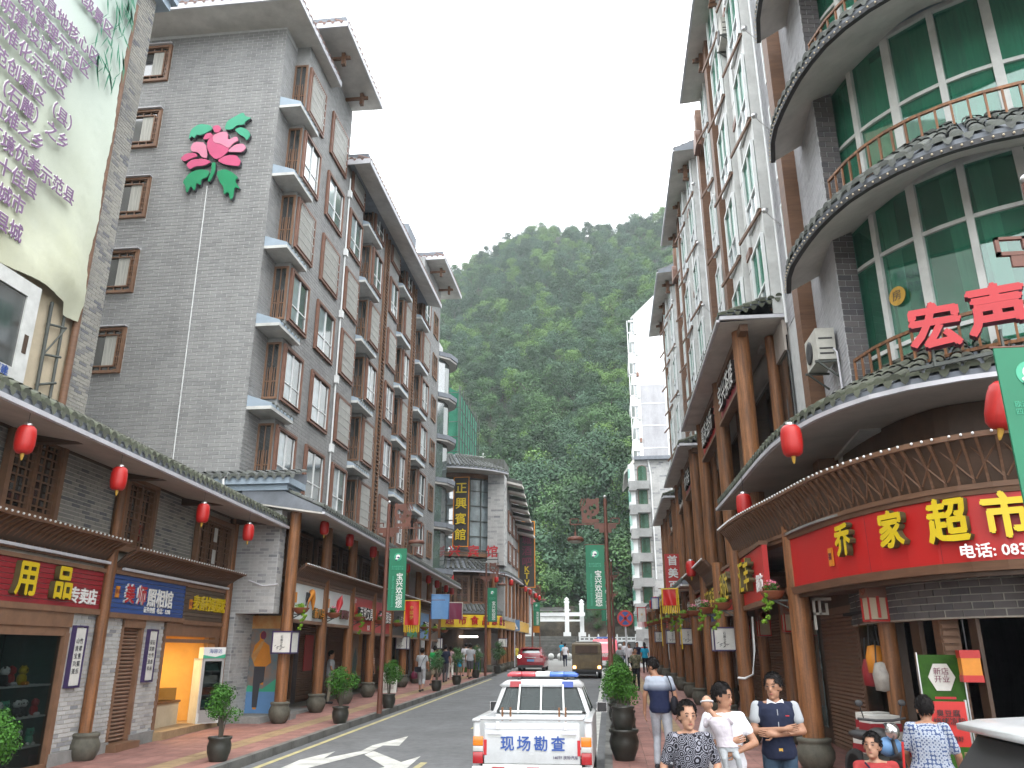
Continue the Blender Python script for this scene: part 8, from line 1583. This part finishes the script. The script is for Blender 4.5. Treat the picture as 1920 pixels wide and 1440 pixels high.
def person(label, loc, rz, h=1.68, pose=None, top='white_cloth', bottom='jeans', sleeve='short', legs='long', near=True, female=False, turn=0., tilt=0., hair='short', skin='skin', shoes='shoe', stout=1., look=None, group=None, child=False, z=None, vneck=False, bag=None):
    J = {k: Vector(v) for k, v in DEF.items()}
    for k, v in (pose or {}).items(): J[k] = Vector(v)
    x, y = loc; t = thing('person', label, 'person', (x, y, wz(y) if z is None else z), rz, group); s = h / 1.70; t.scale = (s,) * 3; vx = .011 if near else .022; st_ = stout
    hs = 1.10 if not child else 1.5
    B = MB(); T_ = MB(); Q = MB()
    ln = J['chest'] - J['pelvis']; off = lambda z_: J['pelvis'].lerp(J['neck'], (z_ - .93) / .50)
    w = .92 if female else 1.
    prof = [(.86, .150, .105), (.93, .165 if not female else .175, .115), (1.03, .142, .105), (1.10, .138 * (1 if not female else .97), .102), (1.20, .155, .112), (1.29, .165 * w, .115), (1.36, .155 * w, .100), (1.41, .09, .075), (1.45, .058, .058)]
    def ringset(g, z0, z1):
        out = []
        for zz, rx, ry in prof:
            if z0 <= zz <= z1: c = off(zz); out.append((c.x, c.y + (.01 if zz > 1.15 else 0), c.z, rx * st_ + g, ry * st_ + g))
        return out
    torso(B, ringset(0, 0, 2)); torso(T_, [(J['pelvis'].x, J['pelvis'].y, J['pelvis'].z - .07, .172 * st_, .128 * st_)] * (1 if J['pelvis'].z > .8 and not child else 0) + ringset(.024, .88, 1.415) + [(off(1.435).x, off(1.435).y + .0, off(1.435).z, .074, .066)])
    H = J['head']; hd = MB(Matrix.Translation(H) @ Matrix.Rotation(turn, 4, 'Z') @ Matrix.Rotation(tilt, 4, 'X') @ Matrix.Scale(hs, 4))
    hd.ell((0, -.005, .025), (.076, .094, .10), 20, 14).ell((0, .018, -.045), (.058, .066, .072), 16, 12).ell((0, .088, -.02), (.013, .020, .026), 10, 8).ell((0, .060, -.095), (.026, .024, .018), 10, 8)
    for q in (-1, 1): hd.ell((q * .078, -.005, -.005), (.010, .020, .032), 8, 8)
    B.add(hd.v, hd.f, True); capsule(B, J['neck'] - Vector((0, 0, .03)), H + Vector((0, -.015, -.06)), .056 if not female else .047, .052 if not female else .045)
    ex = MB()
    for S in ('R', 'L'):
        q = 1 if S == 'R' else -1; sh, el, wr = J['s' + S], J['e' + S], J['w' + S]; sr = 1
        capsule(B, sh, el, .050 * sr, .041 * sr); capsule(B, el, wr, .040 * sr, .027); capsule(B, J['neck'] + Vector((q * .06, 0, -.04)), sh, .055, .052)
        if sleeve == 'short': capsule(T_, sh, sh.lerp(el, .55), .058, .058)
        elif sleeve == 'long': capsule(T_, sh, el, .064, .054); capsule(T_, el, el.lerp(wr, .88), .054, .042)
        elif sleeve == 'half': capsule(T_, sh, sh.lerp(el, .8), .060 * sr, .054 * sr)
        else: capsule(T_, sh, sh, .060, .060)
        capsule(T_, J['neck'] + Vector((q * .075, 0, -.055)), sh, .062, .062)
        # hand: palm, four unequal bent fingers, thumb leaving the side of the palm
        hdv = J['h' + S].normalized(); fa = (el - wr).normalized(); side = hdv.cross(Vector((0, 1, 0)) if abs(hdv.y) < .8 else Vector((0, 0, 1))).normalized() * q; side = Vector((0, 1, 0)) if abs(hdv.z) > .8 else side; nrm = hdv.cross(side).normalized()
        pc = wr + hdv * .045; capsule(B, wr, wr + hdv * .03, .026, .03); M3 = Matrix((side, hdv, nrm)).transposed(); B.ell(pc + hdv * .01, (.040, .048, .018), 12, 8, M3)
        inward = Vector((-q, 0, 0)) if abs(hdv.z) > .8 else -nrm if nrm.y > 0 else nrm
        for f_, (o_, fl) in enumerate(((.028, .072), (.010, .080), (-.009, .075), (-.027, .058))):
            p0 = pc + hdv * .045 + side * o_; p1 = p0 + hdv * fl * .5 + inward * .008; p2 = p1 + hdv * fl * .36 + inward * .020; capsule(ex, p0 - hdv * .02, p1, .0088, .0082, 7); capsule(ex, p1, p2, .0082, .0068, 7)
        p0 = pc + side * .034 - hdv * .012; p1 = p0 + side * .022 + hdv * .022; capsule(ex, p0, p1, .0105, .0095, 7); capsule(ex, p1, p1 + hdv * .030 + side * .004 + inward * .006, .0095, .008, 7)
        hp, kn, an = J['p' + S], J['k' + S], J['a' + S]
        capsule(B, hp, kn, .082 * st_, .054); capsule(B, kn, an, .052, .036); toe = J.get('t' + S, an + Vector((0, .15, -.045))); capsule(B, an + Vector((0, -.03, -.04)), toe, .036, .030)
        if legs == 'long': capsule(Q, hp, kn, .096 * st_, .068); capsule(Q, kn, an + (kn - an) * .04, .066, .052)
        elif legs == 'short': capsule(Q, hp, kn + (hp - kn) * .12, .102 * st_, .085)
        elif legs == 'crop': capsule(Q, hp, kn, .098 * st_, .072); capsule(Q, kn, kn.lerp(an, .4), .072, .066)
        sh_ = MB(); capsule(sh_, an + Vector((0, -.045, -.035)), toe, .044, .040); remesh_obj('shoe', sh_, shoes, t, vx)
    torso(Q, ringset(.010, .86, .96)); hipc = J['pelvis']; Q.ell(hipc, (.165 * st_, .12 * st_, .10), 16, 10)
    remesh_obj('body', B, skin, t, vx, ex if near else None); remesh_obj('shirt', T_, top, t, vx, None, .014); remesh_obj('trousers', Q, bottom, t, vx, None, .014)
    # hair
    HM = Matrix.Translation(H) @ Matrix.Rotation(turn, 4, 'Z') @ Matrix.Rotation(tilt, 4, 'X') @ Matrix.Scale(hs, 4); full = MB(); full.ell((0, -.012, .038), (.086, .102, .104), 26, 20); hv = [Vector(v) for v in full.v]; fs = []
    for f in full.f:
        c = sum((hv[i] for i in f), Vector()) / len(f); lim = .062 if hair != 'bun' else .075
        if (c.y > .035 and c.z < lim + (.02 if abs(c.x) < .05 else -.02)) or (c.z < (-.045 if hair != 'bob' else -.09)) or (abs(c.x) > .06 and c.z < .0 and c.y > -.03 and hair != 'bob'): continue
        fs.append(f)
    if hair != 'none':
        hm = MB(HM); hm.add([v + Vector((0, 0, 0)) + v.normalized() * .004 * math.sin(v.x * 160 + v.z * 210) for v in hv], fs, True)
        rh = random.Random(len(label))
        for _ in range(420 if near else 0):     # loose locks lying along the scalp
            f = rh.choice(fs); v = hv[f[0]]; n_ = Vector((v.x, v.y + .012, v.z - .038)).normalized(); dn = Vector((rh.uniform(-.5, .5), rh.uniform(-.2, .9) * (1 if v.z > .05 else -.2), rh.uniform(-.9, -.1))); dn = (dn - n_ * dn.dot(n_)).normalized(); L_ = rh.uniform(.018, .042); wd = n_.cross(dn) * .004; lift = n_ * rh.uniform(.003, .011)
            hm.add([v + wd, v - wd, v + dn * L_ * .6 - wd * .7 + lift, v + dn * L_ + lift * .6, v + dn * L_ * .6 + wd * .7 + lift], [(0, 1, 2, 3, 4)])
        if hair == 'bun': hm.ell((0, -.115, .05), (.045, .045, .045), 12, 8)
        if hair == 'long': hm.ell((0, -.075, -.07), (.07, .035, .12), 12, 8)
        if hair == 'tail': hm.ell((0, -.12, -.01), (.028, .030, .08), 10, 8)
        part('hair', hm, 'hair' if not child else 'hair', t)
    if near:
        fm = MB(HM)
        for q in (-1, 1): fm.ell((q * .030, .0835, .012), (.014, .006, .0055), 10, 6)
        part('eyes', fm, 'eye_dark', t); fm = MB(HM)
        for q in (-1, 1): fm.tube([(q * .016, .088, .033), (q * .030, .088, .037), (q * .046, .080, .032)], .0035, 6)
        part('eyebrows', fm, 'hair', t); part('lips', MB(HM).ell((0, .0805, -.060), (.021, .008, .0065), 12, 6), 'lips', t)
    return t
# ---------------------------------------------------------------- nearest figures on the right pavement
p = person('young man seen from behind in a grey to navy tee, looking down', (.83, 15.0), rad(-8), 1.76, dict(head=(-.10, .08, 1.575), neck=(-.04, .02, 1.43), kL=(-.09, .12, .50), aL=(-.10, .02, .09), kR=(.11, .0, .49), aR=(.13, -.22, .12), eL=(-.25, .0, 1.12), wL=(-.27, .06, .88), eR=(.25, -.02, 1.12), wR=(.26, .10, .90)), 'dip_dye', 'grey_jeans', turn=rad(62), tilt=rad(-16), hair='short')
part('shoulder_bag', MB().ell((.235, -.06, .98), (.07, .15, .15), 14, 10), 'black_cloth', p); part('bag_strap', MB().tube([(.22, -.08, 1.1), (.20, -.14, 1.3), (.15, -.10, 1.43), (.12, .0, 1.46), (.16, .12, 1.35), (.22, .06, 1.1)], .010, 6), 'black_cloth', p)
p = person('woman facing the camera in a black top with white swirling print and a necklace', (.70, 8.15), rad(186), 1.56, dict(eR=(.27, -.02, 1.12), wR=(.30, .06, .86), eL=(-.27, -.04, 1.12), wL=(-.16, .20, 1.02), hL=(.9, .35, .15), head=(.015, .02, 1.575)), 'black_print', 'black_cloth', sleeve='half', female=True, stout=1.08, turn=rad(8), hair='bun', skin='skin_light')
part('necklace', MB().tube([(-.085, .03, 1.40), (-.06, .10, 1.34), (0, .135, 1.30), (.06, .10, 1.34), (.085, .03, 1.40)], .006, 6).ell((0, .14, 1.27), (.012, .008, .03), 8, 6), 'gold', p); part('hair_band', MB().tube([(-.083, .0, 1.62), (-.06, .03, 1.685), (0, .045, 1.71), (.06, .03, 1.685), (.083, .0, 1.62)], .008, 6), 'black_cloth', p); part('bracelet', MB().tube([(.30 + .03 * math.cos(a), .06 + .03 * math.sin(a), .90) for a in [k * PI / 5 for k in range(11)]], .006, 6, False), 'gold', p)
fa = person('man in a white tee carrying a baby against his chest, looking to the right', (1.16, 9.25), rad(188), 1.66, dict(eR=(.29, .08, 1.13), wR=(.02, .27, 1.16), hR=(-.95, .1, .25), eL=(-.29, .08, 1.13), wL=(-.02, .28, 1.06), hL=(.95, .12, -.1)), 'white_cloth', 'black_cloth', turn=rad(48), tilt=rad(-4), stout=1.1, skin='skin')
bb_ = person('baby in pale clothes with a white headband held on the man\'s shoulder', (1.16, 9.25), rad(188), .78, dict(pelvis=(.10, .52, 2.36), waist=(.12, .52, 2.5), chest=(.18, .50, 2.76), neck=(.28, .44, 2.98), head=(.46, .38, 3.22), sR=(.38, .46, 2.90), sL=(.10, .50, 2.94), eR=(.50, .30, 2.78), wR=(.46, .14, 2.9), eL=(-.06, .36, 2.84), wL=(-.04, .16, 2.9), pR=(.20, .52, 2.34), pL=(.02, .52, 2.34), kR=(.24, .66, 2.14), kL=(-.06, .66, 2.14), aR=(.20, .64, 1.88), aL=(-.10, .64, 1.88)), 'baby_cloth', 'grey_cloth', sleeve='long', child=True, hair='none', stout=1.3, turn=rad(150), skin='skin_light', shoes='skin_light')
bb_.rotation_euler = (0, 0, rad(188)); part('headband', MB(Matrix.Translation((.46, .37, 3.28))).tube([(.13 * math.cos(a), .155 * math.sin(a), .03 * math.sin(a)) for a in [k * PI / 8 for k in range(17)]], .018, 6, False), 'white_cloth', bb_)
p = person('young man with crossed arms in a navy polo with grey sleeves and jeans', (1.80, 9.85), rad(178), 1.73, dict(eR=(.26, .05, 1.13), wR=(-.04, .22, 1.17), hR=(-.9, -.05, .15), eL=(-.26, .05, 1.14), wL=(.06, .20, 1.11), hL=(.9, -.08, .1)), 'navy', 'jeans', turn=rad(-28), tilt=rad(0), skin='skin')
for q in (-1, 1): sl_m = MB(); capsule(sl_m, (q * .195, -.01, 1.38), (q * .222, .02, 1.25), .060, .064); part('sleeve', sl_m, 'grey_cloth', p)
part('collar', MB().hexa([(-.09, .05, 1.42), (-.01, .115, 1.36), (-.02, .125, 1.34), (-.10, .07, 1.38), (-.08, .03, 1.46), (-.0, .085, 1.42), (-.01, .095, 1.40), (-.09, .05, 1.42)]).hexa([(.09, .05, 1.42), (.01, .115, 1.36), (.02, .125, 1.34), (.10, .07, 1.38), (.08, .03, 1.46), (.0, .085, 1.42), (.01, .095, 1.40), (.09, .05, 1.42)]), 'white_cloth', p); part('zip', MB().box(-.004, .004, .128, .142, 1.17, 1.36), 'grey_cloth', p); part('belt_buckle', MB().box(-.02, .02, .12, .135, .945, .975), 'gold', p); part('chest_logo', MB().box(-.12, -.07, .118, .128, 1.29, 1.30), 'letter_red', p)
p = person('old woman seen from behind in a blue and white patterned blouse at the supermarket corner', (3.17, 9.25), rad(-12), 1.56, dict(head=(.02, .10, 1.55), neck=(0, .04, 1.42), eL=(-.25, .04, 1.12), wL=(-.2, .2, .95), eR=(.27, .0, 1.10), wR=(.30, .12, .88)), 'blue_print', 'black_cloth', sleeve='half', female=True, stout=1.25, turn=rad(8), tilt=rad(-14), hair='bob')
p = person('woman sitting low in a rust red tee with a dark strap, looking up', (2.62, 9.25), rad(176), 1.56, dict(pelvis=(0, 0, .42), waist=(0, .02, .57), chest=(0, .03, .76), neck=(0, .03, .92), head=(.02, .06, 1.07), sR=(.18, .02, .87), sL=(-.18, .02, .87), eR=(.24, .16, .66), wR=(.14, .36, .62), hR=(-.2, .9, 0), eL=(-.25, .12, .64), wL=(-.2, .36, .58), hL=(.2, .9, 0), pR=(.10, .02, .40), pL=(-.10, .02, .40), kR=(.16, .42, .48), kL=(-.16, .42, .48), aR=(.15, .34, .09), aL=(-.15, .34, .09)), 'rust', 'black_cloth', female=True, turn=rad(-28), tilt=rad(10), hair='tail', skin='skin_light', stout=1.05, z=wz(9.25) + .10)
part('bag_strap', MB().tube([(.13, .12, .92), (.02, .16, .78), (-.12, .16, .62)], .010, 6), 'navy', p)
simple('low_stool', 'low dark stool under the seated woman in the rust red tee', 'stool', [(-.17, .17, -.15, .15, .26, .30), (-.15, -.12, -.13, .13, 0, .26), (.12, .15, -.13, .13, 0, .26)], 'wood_dark', (2.62, 9.28, wz(9.2)), 0, pn=['seat', 'leg', 'leg'])
tod = person('toddler with very short hair standing before the seated woman', (2.84, 8.92), rad(60), .86, dict(), 'paper_cream', 'flower_mint', child=True, hair='none', turn=0, skin='skin'); 
rst = thing('red_toy_stick', 'thin red plastic stick upright beside the seated woman', 'toy', (2.80, 9.05, wz(9)), 0); part('stick', MB().tube([(0, 0, .45), (.05, 0, 1.15)], .012, 6), 'sign_bright', rst)
# ---------------------------------------------------------------- farther figures, right side
arms_f = dict(eR=(.27, .06, 1.13), wR=(.22, .28, 1.12), hR=(0, 1, 0), eL=(-.27, .06, 1.13), wL=(-.22, .28, 1.12), hL=(0, 1, 0)); walk = dict(kL=(-.09, .14, .50), aL=(-.09, .16, .09), kR=(.09, .04, .49), aR=(.10, -.24, .14)); walk2 = dict(kR=(.09, .14, .50), aR=(.09, .16, .09), kL=(-.09, .04, .49), aL=(-.10, -.24, .14)); carry = dict(walk, eR=(.25, -.02, 1.12), wR=(.28, .06, .86))
rgt = 'people on the right pavement'; lft = 'people on the left pavement'
person('man in a camouflage jacket and black trousers walking towards the camera', (1.06, 35.8), rad(180), 1.62, dict(walk, **arms_f), 'camo', 'black_cloth', sleeve='long', near=False, group=rgt)
person('person in a bright blue tee seen from behind far along the right pavement', (2.05, 50.5), 0, 1.66, walk, 'teal', 'black_cloth', near=False, female=True, group=rgt, hair='long')
person('woman in a white blouse and dark trousers far along the right pavement', (1.22, 53.5), rad(160), 1.6, walk2, 'white_cloth', 'black_cloth', near=False, female=True, group=rgt, hair='long')
person('man in a dark jacket beside the woman in the white blouse', (1.75, 54.5), rad(175), 1.68, walk, 'navy', 'dark_grey', sleeve='long', near=False, group=rgt)
person('man in a white shirt at the far end of the right pavement', (1.0, 58.5), rad(180), 1.7, walk, 'white_cloth', 'jeans', near=False, group=rgt); person('man in a red shirt far behind the blue tee', (2.3, 57), rad(180), 1.66, walk2, 'rust', 'dark_grey', near=False, group=rgt)
rd = person('motorcycle rider with a white helmet and grey shirt beyond the hedge', (.58, 47.5), rad(180), 1.62, dict(arms_f, kR=(.14, .30, .62), kL=(-.14, .30, .62), aR=(.14, .18, .25), aL=(-.14, .18, .25)), 'grey_cloth', 'black_cloth', sleeve='long', near=False, group=rgt, hair='none'); part('helmet', MB().ell((0, 0, 1.64), (.13, .145, .12), 16, 10), 'white', rd)
sc2 = thing('motor_scooter', 'small scooter ridden by the person with the white helmet', 'motorcycle', (.58, 47.4, wz(47.5)), rad(180))
for yy in (-.45, .65): part('wheel', MB(Matrix.Rotation(rad(90), 4, 'Y')).lathe([(.1, -.05), (.24, -.05), (.24, .05), (.1, .05), (.1, -.05)], n=14), 'tyre', sc2, (0, yy, .25))
part('body', MB().ell((0, -.1, .6), (.16, .5, .18), 12, 8).ell((0, .5, .7), (.18, .1, .28), 12, 8), 'frame_purple', sc2); part('handlebar', MB().tube([(-.3, .45, 1.05), (.3, .45, 1.05)], .02, 6), 'rubber', sc2); part('headlight', MB().ell((0, .6, .85), (.08, .05, .06), 10, 6), 'lamp_clear', sc2)
person('pedestrian in a white shirt carrying a red bag across the end of the street', (-3.35, 63.6), rad(0), 1.66, carry, 'white_cloth', 'navy', near=False, z=gz(63.6)); m_ = bpy.data.objects[-1] if False else None
person('person in a light blue shirt standing by the stairs', (-4.4, 78), 0, 1.66, {}, 'teal', 'dark_grey', near=False, z=gz(78)); person('person in a yellow shirt by the crossing sign', (-6.9, 62), rad(180), 1.6, {}, 'yellow_cloth', 'khaki', near=False, z=gz(62))
# left pavement
person('man in a grey shirt with a black shoulder bag and red carrier bag', (-7.5, 33.4), 0, 1.66, dict(walk, eR=(.26, .0, 1.12), wR=(.28, .08, .88), eL=(-.26, .05, 1.12), wL=(-.30, .16, .90)), 'grey_cloth', 'grey_cloth', legs='crop', near=False, group=lft)
cbg = thing('carrier_bag', 'crimson carrier bag in the hand of the man in the grey shirt', 'bag', (-7.82, 33.5, wz(33.4) + .48), 0); part('bag', MB().lathe([(0, 0), (.13, .03), (.14, .18), (.06, .30), (0, .32)], n=10), 'letter_maroon', cbg); part('handle', MB().tube([(-.03, 0, .3), (0, 0, .40), (.03, 0, .3)], .008, 5), 'letter_maroon', cbg)
sbg = thing('shoulder_bag', 'black bag on the hip of the man in the grey shirt', 'bag', (-7.62, 33.25, wz(33.4) + .86), 0); part('bag', MB().box(-.13, .13, -.05, .05, -.1, .1), 'black_cloth', sbg); part('strap', MB().tube([(.1, 0, .1), (.2, 0, .35), (.32, .05, .56)], .012, 5), 'black_cloth', sbg)
person('man in a bright green tee walking away on the left pavement', (-7.75, 37.1), rad(-5), 1.70, walk2, 'grass_green', 'khaki', legs='short', near=False, group=lft); person('man in a dark shirt just beyond the green tee', (-7.85, 40.0), 0, 1.70, walk, 'navy', 'dark_grey', near=False, group=lft)
person('woman in a mauve blouse and pale trousers on the left pavement', (-8.15, 43.0), rad(15), 1.60, walk, 'mauve_cloth', 'paper', legs='long', near=False, female=True, group=lft, hair='tail'); person('child in a blue top holding close to the woman in mauve', (-7.8, 43.6), 0, 1.15, walk2, 'teal', 'khaki', legs='short', near=False, group=lft)
person('man in a light blue and white shirt walking before the hotel', (-7.75, 45.2), 0, 1.74, walk2, 'white_cloth', 'grey_cloth', legs='short', near=False, group=lft); person('man in a grey tee and grey shorts by the last left shrub', (-7.2, 43.4), rad(-4), 1.72, walk, 'grey_cloth', 'dark_grey', legs='short', near=False, group=lft)
person('person in a dark blue dress at the hotel corner', (-7.6, 58.5), rad(180), 1.6, {}, 'navy', 'navy', legs='short', near=False, female=True, group=lft, hair='long', z=gz(58.5)); person('person with a white top at the hotel porch', (-7.9, 50.2), rad(160), 1.62, {}, 'white_cloth', 'jeans', near=False, group=lft)
person('man in a grey tee and khaki trousers standing at the shop fronts', (-9.35, 27.7), rad(-75), 1.66, dict(eR=(.24, .05, 1.12), wR=(.24, .18, .96)), 'grey_cloth', 'khaki', near=False, group=lft); person('person in dark clothes in the shade beside the yellow shop poster', (-9.75, 24.3), rad(120), 1.64, arms_f, 'dark_grey', 'dark_grey', near=False, group=lft); person('person in a striped top half hidden by an arcade column', (-9.25, 32.0), rad(-20), 1.6, {}, 'striped', 'jeans', near=False, group=lft)
finish_remesh(); finish_texts()
# ================================================================= air between the camera and the mountain
hz = MB().box(-460, 460, -80, 470, -3.2, 260); hzo = link('haze', hz.mesh('haze', []), None)
hm = bpy.data.materials.new('haze'); hm.use_nodes = True; N = hm.node_tree.nodes; L_ = hm.node_tree.links; N.remove(N['Principled BSDF']); pv = N.new('ShaderNodeVolumePrincipled'); pv.inputs['Color'].default_value = (.86, .93, 1, 1); pv.inputs['Density'].default_value = .00038; pv.inputs['Anisotropy'].default_value = 0
L_.new(pv.outputs[0], N['Material Output'].inputs['Volume']); hzo.data.materials.append(hm); hzo['kind'] = 'stuff'; hzo['label'] = 'thin pale haze in front of the mountain'
print('OBJECTS', len(bpy.data.objects), 'time', round(time.time() - T0, 1))
